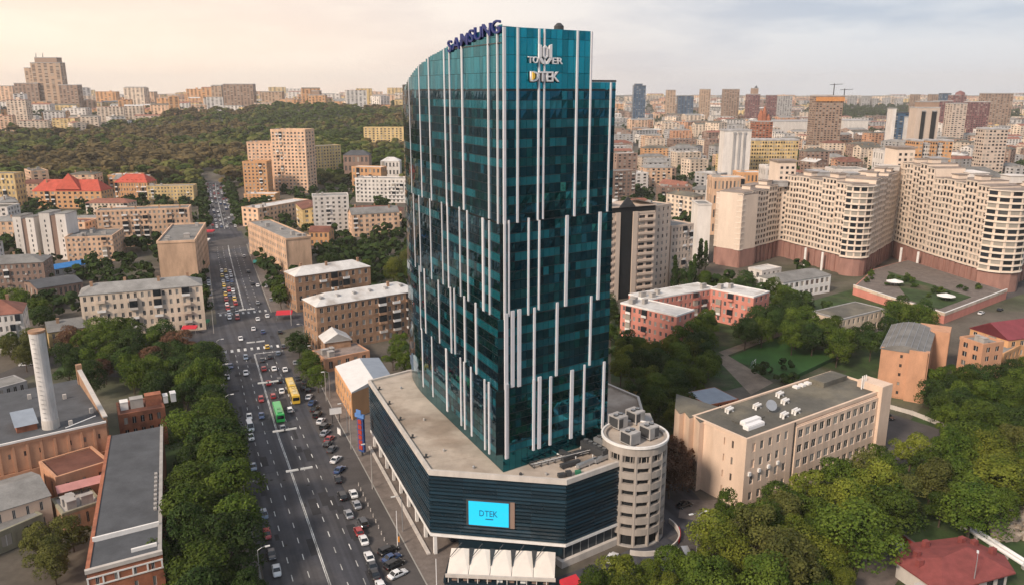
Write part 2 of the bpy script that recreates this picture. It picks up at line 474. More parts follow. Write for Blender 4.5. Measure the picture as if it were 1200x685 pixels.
# ------------------------------------------------------------------ ground, avenue, streets
def terrain():
    ys = [-1500, -900, -500, -250]+list(range(-100, 900, 100))+list(range(900, 3000, 75))+list(range(3000, 6000, 200))+list(range(6000, 9001, 1000))
    xs = sorted(set([-8000, -7000, -5500, -4500, -3600]+list(range(-3000, 3001, 100))+[3600, 4500, 5500, 7000, 8000]))
    v = [(x, y, gz(x, y)) for y in ys for x in xs]; n = len(xs)
    f = [(j*n+i, j*n+i+1, (j+1)*n+i+1, (j+1)*n+i) for j in range(len(ys)-1) for i in range(n-1)]
    me = bpy.data.meshes.new('ground'); me.from_pydata(v, [], f); me.materials.append(ground_m); me.update()
    for p in me.polygons: p.use_smooth = True
    struct(link('ground', me))
terrain()

CEN = [(-8.0, 72.0), Q(385, 680), Q(340, 549), Q(326, 510), Q(298, 414), Q(287.7, 372), Q(269, 297), Q(265.5, 277), Q(256, 239), (-305.0, 820.0), (-345.0, 930.0)]
CEN[0] = (CEN[1][0]+.43*75, CEN[1][1]-75)
def road_pt(y, off=0.0):
    for a, b in zip(CEN, CEN[1:]):
        if y <= b[1] or b is CEN[-1]:
            t = (y-a[1])/(b[1]-a[1]); L = math.hypot(b[0]-a[0], b[1]-a[1]); u = ((b[0]-a[0])/L, (b[1]-a[1])/L)
            return (a[0]+(b[0]-a[0])*t+u[1]*off, y-u[0]*off), math.atan2(u[1], u[0])
def strip(y0, y1, o0, o1, n=24):
    ys = [y0+(y1-y0)*i/n for i in range(n+1)]
    return [road_pt(y, o1)[0] for y in ys]+[road_pt(y, o0)[0] for y in ys[::-1]]
def strip_sheet(name, y0, y1, o0, o1, z, m, n=24):
    mb = MB(); ys = [y0+(y1-y0)*i/n for i in range(n+1)]
    for a, b in zip(ys, ys[1:]):
        p = [road_pt(a, o0)[0], road_pt(a, o1)[0], road_pt(b, o1)[0], road_pt(b, o0)[0]]
        mb.poly([(*q, z) for q in p])
    return struct(mb.build(name, m))
strip_sheet('avenue', 80, 572, -12.4, 11.2, .02, asphalt, 44)
strip_sheet('avenue', 572, 900, -8.8, 8.6, .02, asphalt, 20)
def lane_wear(m, ang, along, across, lo, hi):
    N, L = m.node_tree.nodes, m.node_tree.links; b = N['Principled BSDF']; src = b.inputs['Base Color'].links[0].from_socket
    geo = N.new('ShaderNodeNewGeometry'); r = N.new('ShaderNodeMapping'); r.inputs['Rotation'].default_value = (0, 0, -ang); L.new(geo.outputs['Position'], r.inputs['Vector'])
    sc = N.new('ShaderNodeMapping'); sc.inputs['Scale'].default_value = (along, across, 1); L.new(r.outputs[0], sc.inputs['Vector'])
    n = N.new('ShaderNodeTexNoise'); n.inputs['Scale'].default_value = 1; n.inputs['Detail'].default_value = 3; L.new(sc.outputs[0], n.inputs['Vector'])
    q = N.new('ShaderNodeMapRange'); q.inputs['From Min'].default_value = .35; q.inputs['From Max'].default_value = .65; q.inputs['To Min'].default_value = lo; q.inputs['To Max'].default_value = hi; L.new(n.outputs['Fac'], q.inputs['Value'])
    x = N.new('ShaderNodeMix'); x.data_type = 'RGBA'; x.blend_type = 'MULTIPLY'; x.inputs[0].default_value = 1; L.new(src, x.inputs[6]); L.new(q.outputs[0], x.inputs[7]); L.new(x.outputs[2], b.inputs['Base Color'])
lane_wear(asphalt, road_pt(220)[1], .012, .55, .72, 1.3)
lane_wear(paint, road_pt(220)[1], .25, .8, .45, 1.15)
patch_m = M('asphalt patch', (.030, .030, .034), var=.2, scale=.5, fine=.2)
pm_ = MB(); rp_ = random.Random(5)
for i in range(46):
    y0_ = rp_.uniform(90, 330); o0_ = rp_.uniform(-12, 9); w_, l_ = rp_.uniform(.8, 2.6), rp_.uniform(1.5, 9)
    pm_.poly([(*road_pt(y0_, o0_)[0], .030+i*.0001), (*road_pt(y0_, o0_+w_)[0], .030+i*.0001), (*road_pt(y0_+l_, o0_+w_)[0], .030+i*.0001), (*road_pt(y0_+l_, o0_)[0], .030+i*.0001)])
struct(pm_.build('road_patches', patch_m))
for i in range(16):
    p = road_pt(rp_.uniform(100, 300), rp_.uniform(-10, 10))[0]; MB().tube([(0, 0, 0), (0, 0, .006)], [.42, .42], 12).build('manhole_cover', M('cast iron', (.03, .028, .027)), bpy.data.objects['road_patches'], (p[0], p[1], .037))
# junctions
def street(name, pts, w, z, m):
    mb = MB(); prev = None; N = len(pts)
    for i, p in enumerate(pts):
        a, b = pts[max(0, i-1)], pts[min(N-1, i+1)]; L = math.hypot(b[0]-a[0], b[1]-a[1])
        n = ((b[1]-a[1])/L*w/2, -(b[0]-a[0])/L*w/2); q = ((p[0]+n[0], p[1]+n[1], z), (p[0]-n[0], p[1]-n[1], z))
        if prev: mb.poly([prev[0], q[0], q[1], prev[1]])
        prev = q
    return struct(mb.build(name, m))
street('cross_street', [Q(120, 440), Q(180, 410), Q(262, 390), Q(340, 372), Q(372, 366)], 30, .035, asphalt)
street('cross_street', [Q(200, 296), Q(262, 287), Q(296, 281)], 34, .035, asphalt2)
street('side_street', [Q(0, 446), Q(62, 420), Q(125, 398), Q(235, 392)], 13, .028, asphalt2)
street('side_street', [Q(660, 700), Q(745, 668), Q(796, 640), Q(812, 612), Q(790, 585), Q(768, 560)], 13, .028, asphalt)
street('side_street', [Q(800, 640), Q(850, 615), Q(905, 596)], 9, .03, asphalt2)
street('side_street', [Q(1000, 388), Q(1090, 372), Q(1150, 352), Q(1220, 330)], 12, .028, asphalt2)
sheet('car_park', [Q(1036, 482), Q(1110, 505), Q(1080, 545), Q(1030, 540)], .03, asphalt2)
sheet('yard', [Q(1010, 655), Q(1060, 625), Q(1080, 640), Q(1045, 690), Q(1000, 690)], .03, paving)
sheet('yard', [Q(798, 585), Q(840, 585), Q(830, 612), Q(795, 606)], .035, paving)
# pavements are kerbed slabs
def kerbed(name, y0, y1, o0, o1, m=paving, n=20):
    mb = MB(); ys = [y0+(y1-y0)*i/n for i in range(n+1)]
    for a, b in zip(ys, ys[1:]):
        P0, P1, P2, P3 = road_pt(a, o0)[0], road_pt(a, o1)[0], road_pt(b, o1)[0], road_pt(b, o0)[0]
        mb.poly([(*P0, .14), (*P1, .14), (*P2, .14), (*P3, .14)])
        mb.poly([(*P3, .14), (*P3, -.1), (*P0, -.1), (*P0, .14)]); mb.poly([(*P1, .14), (*P1, -.1), (*P2, -.1), (*P2, .14)])
    o = struct(mb.build(name, m))
    kb = MB()
    for off in ((o0-.02, o0+.22) if o0 > 0 else (o1-.22, o1+.02),):
        for a, b in zip(ys, ys[1:]):
            kb.prism([road_pt(a, off[0])[0], road_pt(a, off[1])[0], road_pt(b, off[1])[0], road_pt(b, off[0])[0]], -.1, .155)
    struct(kb.build('kerb', kerb_m)); return o
kerbed('pavement', 84, 296, 18.5, 30)
kerbed('pavement', 92, 292, -26, -12.8)
kerbed('pavement', 352, 520, 11.6, 24)
kerbed('pavement', 372, 520, -24, -12.8)
kerbed('pavement', 585, 890, 8.8, 18)
kerbed('pavement', 585, 890, -18, -9.0)
strip_sheet('parking_lane', 84, 296, 11.25, 18.45, .024, asphalt2, 24)
# markings
mk = MB()
def dash(y0, y1, off, w):
    mk.poly([(*road_pt(y0, off-w/2)[0], .045), (*road_pt(y0, off+w/2)[0], .045), (*road_pt(y1, off+w/2)[0], .045), (*road_pt(y1, off-w/2)[0], .045)])
for ya, yb in ((84, 296), (362, 520), (585, 880)):
    y = ya
    while y < yb:
        dash(y, min(y+8, yb), -.16, .2); dash(y, min(y+8, yb), .16, .2); y += 8
    y = ya
    while y < yb:
        for off in ((-3.5, -6.9, 3.5, 6.9) if y < 560 else (-3.5, 3.5)): dash(y, y+2.3, off, .2)
        y += 6.6
for y0 in (296, 358):
    dash(y0, y0+.5, 5.6, 10.6 if y0 == 296 else .2); dash(y0+1, y0+1.5, -6, 11 if y0 != 296 else .2)
for q in range(9):
    for yy in (301, 354):
        o = -11+q*2.5; p = road_pt(yy, o)[0]
        mk.poly([(*road_pt(yy, o)[0], .05), (*road_pt(yy, o+1)[0], .05), (*road_pt(yy+3.4, o+1)[0], .05), (*road_pt(yy+3.4, o)[0], .05)])
struct(mk.build('lane_markings', paint))
# lawns and earth under the trees on the right, sports pitch, park strips on the left
sheet('lawn', [Q(716, 372), Q(880, 372), Q(1030, 330), Q(1100, 372), Q(1030, 470), Q(960, 430), Q(800, 470), Q(790, 530), Q(716, 470)], .012, grass_m)
sheet('lawn', [Q(845, 600), Q(1030, 545), Q(1090, 520), Q(1250, 560), Q(1260, 700), Q(830, 700)], .012, grass_m)
sheet('lawn', [Q(1060, 500), Q(1110, 440), Q(1240, 420), Q(1300, 540), Q(1120, 515)], .016, grass_m)
sheet('sports_pitch', [Q(853, 419), Q(908, 396), Q(984, 416), Q(928, 444)], .03, turf_m)
sheet('dirt_path', [Q(838, 418), Q(853, 416), Q(906, 448), Q(880, 462)], .034, dirt_m)
sheet('dirt_path', [Q(842, 412), Q(915, 386), Q(922, 390), Q(850, 417)], .026, dirt_m)
strip_sheet('verge', 100, 290, -40, -26.1, .016, grass_m, 10)
sheet('lawn', [Q(60, 440), Q(240, 425), Q(235, 385), Q(150, 380), Q(100, 395)], .012, grass_m)
# forest floor on the left hill and green hill on the far right are painted by their trees

# ------------------------------------------------------------------ the glass tower
TF, TL, TR = (-1.9, 157.2), (-30.8, 216.0), (22.0, 174.2)
def lerp(a, b, t): return (a[0]+(b[0]-a[0])*t, a[1]+(b[1]-a[1])*t)
def gm_(name, col, rough=.06, metal=.9, bumpv=0.02):
    m = bpy.data.materials.new(name); m.use_nodes = True
    N, L = m.node_tree.nodes, m.node_tree.links; b = N['Principled BSDF']
    b.inputs['Roughness'].default_value = rough; b.inputs['Metallic'].default_value = metal
    geo = N.new('ShaderNodeNewGeometry'); r = N.new('ShaderNodeMapRange'); r.inputs['To Min'].default_value = .72; r.inputs['To Max'].default_value = 1.28
    L.new(geo.outputs['Random Per Island'], r.inputs['Value'])
    mx = N.new('ShaderNodeMix'); mx.data_type = 'RGBA'; mx.blend_type = 'MULTIPLY'; mx.inputs[0].default_value = 1; mx.inputs[6].default_value = (*col, 1)
    L.new(r.outputs[0], mx.inputs[7]); L.new(mx.outputs[2], b.inputs['Base Color'])
    return m
g_dark = gm_('dark teal glass', (.008, .074, .118), rough=.03)
g_mid = gm_('teal glass', (.012, .135, .175), rough=.03)
g_lite = gm_('teal glass with blinds', (.009, .150, .195), rough=.10, metal=.55)
g_blue = gm_('blue teal glass', (.014, .155, .235), rough=.06, metal=.8)
g_top = gm_('parapet glass', (.010, .20, .265), rough=.04, metal=.9)
GL = [g_dark, g_mid, g_lite, g_blue, g_top]
mull_m = M('black mullion', (.012, .016, .018), rough=.4, var=.1)
fin_m = M('white fin', (.64, .63, .655), rough=.4, var=.06, objrand=.06)

tower = thing('office_tower', 'tall dark teal glass tower with staggered white vertical fins above the avenue', 'tower', (0, 0, 20))
def face_pt(face, t, d=0.0):
    """t metres along a face from the front corner, d metres outwards"""
    if face == 'R':
        L = math.hypot(TR[0]-TF[0], TR[1]-TF[1]); u = ((TR[0]-TF[0])/L, (TR[1]-TF[1])/L); n = (u[1], -u[0])
        return (TF[0]+u[0]*t+n[0]*d, TF[1]+u[1]*t+n[1]*d), u, n
    L = math.hypot(TL[0]-TF[0], TL[1]-TF[1]); u = ((TL[0]-TF[0])/L, (TL[1]-TF[1])/L); n = (-u[1], u[0])
    s0 = L*.72; d *= 1-.8*min(1, max(0, t/L))
    if t <= s0: return (TF[0]+u[0]*t+n[0]*d, TF[1]+u[1]*t+n[1]*d), u, n
    rad = 85.0; a = (t-s0)/rad      # the far end of the long face bends away
    c = (TF[0]+u[0]*s0-n[0]*rad, TF[1]+u[1]*s0-n[1]*rad)
    nn = (n[0]*math.cos(a)+u[0]*math.sin(a), n[1]*math.cos(a)+u[1]*math.sin(a)); uu = (-nn[1], nn[0])
    if uu[0]*u[0]+uu[1]*u[1] < 0: uu = (-uu[0], -uu[1])
    return (c[0]+nn[0]*(rad+d), c[1]+nn[1]*(rad+d)), uu, nn
LR = math.hypot(TR[0]-TF[0], TR[1]-TF[1]); LL = math.hypot(TL[0]-TF[0], TL[1]-TF[1])
CORE_R = LR*.765                       # beyond this the lower wing
def top_of(face, t):
    if face == 'R': return 111.6 if t < CORE_R else 101.6
    q = t/LL
    if q < .55: return 112.0-4.0*(q/.55)**1.5
    return 108.0-9.0*((q-.55)/.45)**1.4
ZONES = [(24.6, 39.0, 1.7, 4), (39.0, 54.4, 1.15, 4), (54.4, 74.0, .6, 5), (74.0, 100.0, 0.0, 7), (100.0, 113.0, 0.0, 4)]
# dark core behind the glass
_nl, _nr = face_pt('L', 0)[2], face_pt('R', 0)[2]
corner_in = (TF[0]-(_nl[0]+_nr[0])*.45, TF[1]-(_nl[1]+_nr[1])*.45)
def foot(d, tr=None):
    pr = [face_pt('R', t, d)[0] for t in (0, tr or LR)]
    pl = [corner_in]+[face_pt('L', LL*q, d)[0] for q in (.3, .6, .8, .85, .9, .95, 1.0)]
    b = face_pt('R', tr or LR, d)[0]; u = face_pt('L', 0)[1]
    back = (b[0]+u[0]*46, b[1]+u[1]*46)
    return pl[::-1]+pr[1:]+[back]
cb = MB()
# core below the camera-height line, then the tall part under the sloping parapet
cb.prism(foot(-.35), -20, 80)
core_foot = foot(-.4, CORE_R)
cb.prism(foot(-.4), 80, 81.3)
cb.build('core', mull_m, tower)
cb = MB()
fo = [face_pt('L', LL*q, -.4)[0] for q in (1.0, .9, .8, .6, .3)]+[corner_in]+[face_pt('R', CORE_R, -.4)[0]]
zt = [top_of('L', LL*q)-20.3 for q in (1.0, .9, .8, .6, .3, 0.0)]+[91.2]
bk = face_pt('R', CORE_R, -.4)[0]; u_ = face_pt('L', 0)[1]
fo.append((bk[0]+u_[0]*44, bk[1]+u_[1]*44)); zt.append(84)
cb.prism(fo, 81.305, 90, zt=zt)
cb.build('upper_core', mull_m, tower)
# panes: every storey has a deep vision pane and a shallow spandrel pane
PW = 1.5
pane_specs = []
for face, L in (('R', LR), ('L', LL)):
    nc = round(L/PW); pw = L/nc
    for zi, (za, zb, d, nf) in enumerate(ZONES):
        if face == 'R': d *= .3
        fh = (zb-za)/nf
        for f in range(nf):
            run = 1; left = 0
            for c in range(nc):
                t0, t1 = c*pw, (c+1)*pw
                tp = min(top_of(face, t0), top_of(face, t1))
                if left <= 0:
                    left = random.randint(4, 16)
                    run = random.choices([0, 1, 2, 3], [2.4, 3, 5.2, 1.0])[0]
                left -= 1
                z0 = za+f*fh; z1 = z0+fh
                if z0 > tp-.3: continue
                z1 = min(z1, tp); zs = z0+fh*.47
                if zi == 4:
                    pane_specs.append((face, t0, t1, z0, z1, d, 4)); continue
                if z1-z0 > fh*.5:
                    pane_specs.append((face, t0, t1, z0, zs, d, run if random.random() < .88 else random.choice([1, 2, 0])))
                    pane_specs.append((face, t0, t1, zs, z1, d, random.choices([0, 1, 3], [14, 2, .6])[0]))
def pane_mb(mb, face, t0, t1, z0, z1, d, mi, rel=None):
    g = .035; (a, u, n), (b, _, n2) = face_pt(face, t0+g, d), face_pt(face, t1-g, d)
    tilt = [random.gauss(0, .011) for _ in range(4)]
    q = []
    for (p, nn), tl in (((a, n), 0), ((b, n2), 1)):
        for z, k2 in ((z0+g, 0), (z1-g, 1)):
            o = tilt[tl*2+k2]; q.append((p[0]+nn[0]*o, p[1]+nn[1]*o, z-20))
            q.append((p[0]-nn[0]*.12, p[1]-nn[1]*.12, z-20))
    a0, a0b, a1, a1b, b0, b0b, b1, b1b = q
    if face == 'L': a0, a0b, a1, a1b, b0, b0b, b1, b1b = b0, b0b, b1, b1b, a0, a0b, a1, a1b
    mb.poly([a0, b0, b1, a1], mi)
    for e in ((a0, a1, a1b, a0b), (b1, b0, b0b, b1b), (a1, b1, b1b, a1b), (b0, a0, a0b, b0b)): mb.poly(e, mi)
# the 300 largest of them (vision panes of the front corner) stand as objects of their own
order = sorted(range(len(pane_specs)), key=lambda i: (pane_specs[i][1]+(0 if pane_specs[i][0] == 'R' else 4))-2.5*(pane_specs[i][4]-pane_specs[i][3]) + abs(pane_specs[i][3]-75)*.25)
chosen = set(order[:300])
rest = MB()
for i, sp in enumerate(pane_specs):
    if i in chosen:
        mb = MB(); pane_mb(mb, *sp[:6], 0); mb.build('glass_pane', GL[sp[6]], tower)
    else: pane_mb(rest, *sp)
stuff(rest.build('glass_panes', GL, tower))
# thin dark lines: the belt at the foot of the parapet and the gap between the zones
for z, d, th in ((100.0, .06, .42), (73.9, .1, .6), (54.3, .7, .6), (38.9, 1.25, .6)):
    for face, L in (('R', LR), ('L', LL)):
        if face == 'R': d *= .3
        mb = MB(); n = 14
        for i in range(n):
            a, b = face_pt(face, L*i/n, d)[0], face_pt(face, L*(i+1)/n, d)[0]
            a2, b2 = face_pt(face, L*i/n, -.3)[0], face_pt(face, L*(i+1)/n, -.3)[0]
            mb.prism([a, b, b2, a2], z-20-th/2, z-20+th/2)
        mb.build('belt', mull_m, tower)
# base storey: smooth teal glass band, set back, with the front corner cut
for face, L in (('R', LR), ('L', LL)):
    n = 18
    for i in range(n):
        mb = MB(); pane_mb(mb, face, L*i/n, L*(i+1)/n, 20.05, 24.5, -.02, 0); mb.build('base_pane', g_mid, tower)
for za, zb, d, nf in ZONES[:4]:
    for face, L in (('R', LR), ('L', LL)):
        dd = d*(.3 if face == 'R' else 1); fh = (zb-za)/nf
        for f in range(nf):
            for zz in (za+f*fh, za+(f+.47)*fh):
                mb = MB(); n = 10
                for i in range(n):
                    a, b = face_pt(face, L*i/n, dd+.045)[0], face_pt(face, L*(i+1)/n, dd+.045)[0]; a2, b2 = face_pt(face, L*i/n, dd-.1)[0], face_pt(face, L*(i+1)/n, dd-.1)[0]
                    mb.prism([a, b, b2, a2], zz-20-.05, zz-20+.05)
                mb.build('floor_line', mull_m, tower)
# splayed corner panes where the long face steps out in front of the short one
for za, zb, d, nf in ZONES[:3]:
    a, b = face_pt('L', 0, d)[0], face_pt('R', 0, d*.3)[0]; fh = (zb-za)/nf; nn = (a[1]-b[1], b[0]-a[0])
    q = math.hypot(*nn); nn = (-nn[0]/q*.15, -nn[1]/q*.15) if nn[1] > 0 else (nn[0]/q*.15, nn[1]/q*.15)
    for f in range(nf):
        for z0, z1, mt in ((za+f*fh+.03, za+(f+.36)*fh-.03, g_dark), (za+(f+.36)*fh+.03, za+(f+1)*fh-.03, random.choice((g_dark, g_mid, g_lite)))):
            MB().prism([a, b, (b[0]-nn[0], b[1]-nn[1]), (a[0]-nn[0], a[1]-nn[1])], z0-20, z1-20).build('corner_pane', mt, tower)
    MB().prism([a, b, face_pt('R', 0, -.3)[0], face_pt('L', 0, -.3)[0]], za-20.2, zb-20.1).build('corner_core', mull_m, tower)
# white fins
FINS = {4: (150, [480, 492, 503, 521, 527, 541, 571, 581.6, 592, 607.6, 632.2, 638.2, 676, 692, 715.5], 74.0, None, .5),
        3: (310, [487, 493.5, 506, 519.5, 526, 540, 549, 567, 574.6, 586, 597, 620, 632.5, 664.5, 702.5], 54.6, 74.4, .6),
        2: (410, [495, 501, 517, 531, 535.5, 547.3, 560.5, 582, 601.2, 609, 626.7, 653, 692], 39.4, 55.6, .75),
        1: (480, [499, 510.5, 527.5, 544.5, 549, 557, 573.6, 578.5, 588.5, 595, 625.5, 632, 645, 669.7, 684, 706.5], 23.6, 40.0, .75)}
WIDE = {4: [541, 592], 3: [567, 664.5, 702.5], 2: [582, 601.2, 609], 1: [527.5, 588.5, 632, 669.7]}
def face_t(face, px, py, d):
    """where the sight line through a pixel meets a face"""
    dx, dy, _ = ray(px, py)
    best = None; L = LR if face == 'R' else LL*1.12
    n = 600; pv = None
    for i in range(n+1):
        t = L*i/n; p = face_pt(face, t, d)[0]; s = p[0]*dy-p[1]*dx
        if pv is not None and pv*s <= 0: return t
        pv = s
    pa, pb = PROJ(*face_pt(face, 0, d)[0], 60), PROJ(*face_pt(face, L, d)[0], 60)
    return 0.0 if abs(pa[0]-px) < abs(pb[0]-px) else L
for zn, (py, xs, za, zb, d) in FINS.items():
    for px in xs:
        corner_px = PROJ(*TF, 60)[0]
        face = 'L' if px < {4: 589, 3: 580, 2: 579, 1: 580}[zn] else 'R'
        t = face_t(face, px, py, d)
        if t is None: continue
        off = {4: 0, 3: .6, 2: 1.15, 1: 1.7}[zn]*(1 if face == 'L' else .3)
        w = .60 if px in WIDE[zn] else random.choice((.28, .33, .40)); w *= {4: 1, 3: 1.15, 2: 1.4, 1: 1.4}[zn]
        t = min(max(t, w/2+.05), (LR if face == 'R' else LL*.999)-w/2)
        # the edge of the zones is jagged: each fin ends at a height of its own
        lo = za+random.uniform(-.5, .5)-(t*.035 if face == 'R' and zn in (1,) else 0)
        hi = (top_of(face, t)-.1) if zb is None else zb+random.uniform(-.4, .5)
        if zn == 1: lo = 23.4
        a, u, n = face_pt(face, t-w/2, off+.015); b = face_pt(face, t+w/2, off+.015)[0]
        a2, b2 = face_pt(face, t-w/2, off+.35)[0], face_pt(face, t+w/2, off+.35)[0]
        MB().prism([a, b, b2, a2], lo-20, hi-20).build('fin', fin_m, tower)
# parapet capping on the wing and roof plant
mb = MB(); a, b = face_pt('R', CORE_R+.1, .1)[0], face_pt('R', LR, .1)[0]; a2, b2 = face_pt('R', CORE_R+.1, -.5)[0], face_pt('R', LR, -.5)[0]
mb.prism([a, b, b2, a2], 81.6, 82.0); mb.build('coping', dark_steel, tower)
p = face_pt('R', CORE_R*.66, -1.4)[0]
MB().tube([(p[0], p[1], 91), (p[0], p[1], 92.3), (p[0], p[1], 92.9)], [1.0, 1.0, .4], 12).build('roof_vent', dark_steel, tower)

# lettering
def text_mesh(ch, size, depth):
    cu = bpy.data.curves.new('letter', 'FONT'); cu.body = ch; cu.size = size; cu.extrude = depth/2; cu.offset = .012*size; cu.resolution_u = 3
    o = bpy.data.objects.new('letter', cu); COL.objects.link(o)
    bpy.context.view_layer.update()
    me = bpy.data.meshes.new_from_object(o.evaluated_get(bpy.context.evaluated_depsgraph_get()))
    bpy.data.objects.remove(o); bpy.data.curves.remove(cu)
    xs = [v.co.x for v in me.vertices]; return me, min(xs), max(xs)
def letters(root, word, p0, u, n, z, width, height, depth, mats, sink=.0, gap=.1, name='letter'):
    """stand a word upright along the unit direction u from p0, facing n"""
    ms = [text_mesh(ch, height*1.38, depth) for ch in word]
    tot = sum(b-a for _, a, b in ms)+gap*height*(len(ms)-1); sx = width/tot; x = 0
    for i, (me, a, b) in enumerate(ms):
        for v in me.vertices:
            lx, ly, lz = (v.co.x-a)*sx, v.co.y, v.co.z
            v.co = (u[0]*lx+n[0]*lz, u[1]*lx+n[1]*lz, ly)
        me.materials.clear(); me.materials.append(mats[i] if isinstance(mats, list) else mats)
        link(name, me, root, (p0[0]+u[0]*x+n[0]*sink, p0[1]+u[1]*x+n[1]*sink, z)); x += (b-a+gap*height)*sx
let_blue = M('blue letter', (.008, .018, .13), rough=.4, var=.05)
let_white = M('white letter', (.80, .78, .78), rough=.4, var=.04)
let_yel = M('yellow letter', (.85, .52, .06), rough=.4, var=.04)
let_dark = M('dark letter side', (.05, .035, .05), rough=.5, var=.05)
t0, t1 = face_t('L', 526, 50, 0), face_t('L', 588, 26, 0)
p0, ul, nl = face_pt('L', t0, .35); ul = (-ul[0], -ul[1])
q0 = face_pt('L', t1, .35)[0]
sgn = thing('rooftop_sign', 'row of blue capital letters standing on the left roof edge of the glass tower', 'sign', (p0[0], p0[1], top_of('L', t0)))
Lw = math.hypot(q0[0]-p0[0], q0[1]-p0[1])
MB().prism([(0, 0), (ul[0]*Lw, ul[1]*Lw), (ul[0]*Lw-nl[0]*.15, ul[1]*Lw-nl[1]*.15), (-nl[0]*.15, -nl[1]*.15)], -.9, -.7, zt=None).build('rail', dark_steel, sgn)
ms = [text_mesh(ch, 2.5*1.38, .4) for ch in 'SAMSUNG']
tot = sum(b-a for _, a, b in ms)+.2*6; x = 0
for me, a, b in ms:
    sx = Lw/tot
    for v in me.vertices: lx, ly, lz = (v.co.x-a)*sx, v.co.y, v.co.z; v.co = (ul[0]*lx+nl[0]*lz, ul[1]*lx+nl[1]*lz, ly)
    me.materials.clear(); me.materials.append(let_blue)
    tt = t0+(t1-t0)*(x/tot)
    link('letter', me, sgn, (ul[0]*x*sx, ul[1]*x*sx, top_of('L', tt)-top_of('L', t0)-1.45)); x += b-a+.2
# emblem and the two rows of the facade sign
uR, nR = face_pt('R', 0)[1:]
def on_R(px, py, d=.2):
    t = face_t('R', px, py, d); p = face_pt('R', t, d)[0]; return t, ZAT(px, py, p[1])[1]
tA, zA = on_R(618, 75.5); tB, _ = on_R(658, 77); tE0, zE1 = on_R(630.5, 51.5); tE1, zE0 = on_R(645.5, 75.5)
es = face_pt('R', tE0, .2)[0]
sg2 = thing('facade_sign', 'white emblem between split letters high on the right face of the glass tower', 'sign', (es[0], es[1], zE0))
ew, eh = tE1-tE0, zE1-zE0
def bar(pts, mi=0, d0=.0, d1=.4):
    """flat piece outlined in (along, up) metres, given its thickness"""
    mb = MB(); fr = [(uR[0]*x+nR[0]*d1, uR[1]*x+nR[1]*d1, z) for x, z in pts]; bk = [(uR[0]*x+nR[0]*d0, uR[1]*x+nR[1]*d0, z) for x, z in pts]
    mb.poly(fr); mb.poly(bk[::-1])
    for i in range(len(pts)): j = (i+1) % len(pts); mb.poly([fr[j], fr[i], bk[i], bk[j]])
    return mb
bw = ew*.2
bar([(0, eh*.28), (bw, eh*.34), (bw, eh*.93), (0, eh)]).build('emblem_bar', let_white, sg2)
bar([(ew-bw, eh*.34), (ew, eh*.28), (ew, eh), (ew-bw, eh*.93)]).build('emblem_bar', let_white, sg2)
bar([(0, eh*.26), (ew*.30, 0), (ew*.40, 0), (ew*.40, eh*.10), (bw, eh*.32)]).build('emblem_stroke', let_white, sg2)
bar([(ew, eh*.26), (ew-bw, eh*.32), (ew*.60, eh*.10), (ew*.60, 0), (ew*.70, 0)]).build('emblem_stroke', let_white, sg2)
bar([(ew*.40, eh*.0), (ew*.60, 0), (ew*.60, eh*.10), (ew*.5, eh*.22), (ew*.40, eh*.10)], d1=.3).build('emblem_point', let_white, sg2)
for sx in (0, 1):
    f = (lambda x: x) if sx == 0 else (lambda x: ew-x)
    pts = [(f(ew*.30), eh*.38), (f(ew*.5), eh*.26), (f(ew*.5), eh*.36), (f(ew*.41), eh*.42), (f(ew*.41), eh*.76), (f(ew*.5), eh*.82), (f(ew*.5), eh*.92), (f(ew*.30), eh*.82)]
    bar(pts if sx == 0 else pts[::-1]).build('emblem_ring', let_white, sg2)
lh = 1.25
letters(sg2, 'TO', (uR[0]*(tA-tE0), uR[1]*(tA-tE0)), uR, nR, eh*.04, tE0-tA-.15, lh, .35, let_white, .2)
letters(sg2, 'ER', (uR[0]*(ew+.15), uR[1]*(ew+.15)), uR, nR, eh*.02, tB-tE1-.1, lh, .35, let_white, .2)
tD0, zD0 = on_R(620.5, 95.5); tD1, zD1 = on_R(654, 83.5)
ds = face_pt('R', tD0, .2)[0]
sg3 = thing('facade_sign', 'row of four white letters with yellow first letter under the emblem on the glass tower', 'sign', (ds[0], ds[1], zD0))
letters(sg3, 'DTEK', (0, 0), uR, nR, 0, tD1-tD0, (zD1-zD0)*.98, .4, [let_white, let_white, let_white, let_white], .25, gap=.04)
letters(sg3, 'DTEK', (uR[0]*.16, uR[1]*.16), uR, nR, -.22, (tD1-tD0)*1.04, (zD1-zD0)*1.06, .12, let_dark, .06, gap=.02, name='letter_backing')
hh = (zD1-zD0)
mb = bar([(.3+.62*math.sin(R(a)), hh*.5-math.cos(R(a))*hh*.36) for a in range(0, 181, 15)], d0=.3, d1=.62); mb.build('yellow_half_disc', let_yel, sg3)
occ([TF, TR, (10, 230), TL], 10)

# ------------------------------------------------------------------ podium, screen, canopy, round ramp
clad = M('dark blue cladding', (.008, .022, .034), rough=.3, var=.2, scale=.3, spec=.6)
clad2 = M('slat blue', (.010, .030, .046), rough=.25, var=.2, scale=.25, spec=.7, objrand=.35)
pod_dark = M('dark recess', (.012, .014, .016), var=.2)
PA, PB_, PD, PE = (-40.6, 212.4), (-17.9, 157.3), (11.5, 152.8), (24.6, 162.1)
pod_foot = [PA, PB_, PD, PE, (33, 178), (34, 200), (8, 236), (-30, 221)]
pod = thing('podium_building', 'low wide podium with dark blue horizontal slats and pale roof terrace around the glass tower', 'building', (-10, 158, 0))
OX, OY = -10, 158
def L2(p): return (p[0]-OX, p[1]-OY)
lf = [L2(p) for p in pod_foot]
def inset(a, b, d):
    L = math.hypot(b[0]-a[0], b[1]-a[1]); n = ((b[1]-a[1])/L, -(b[0]-a[0])/L); return n, L
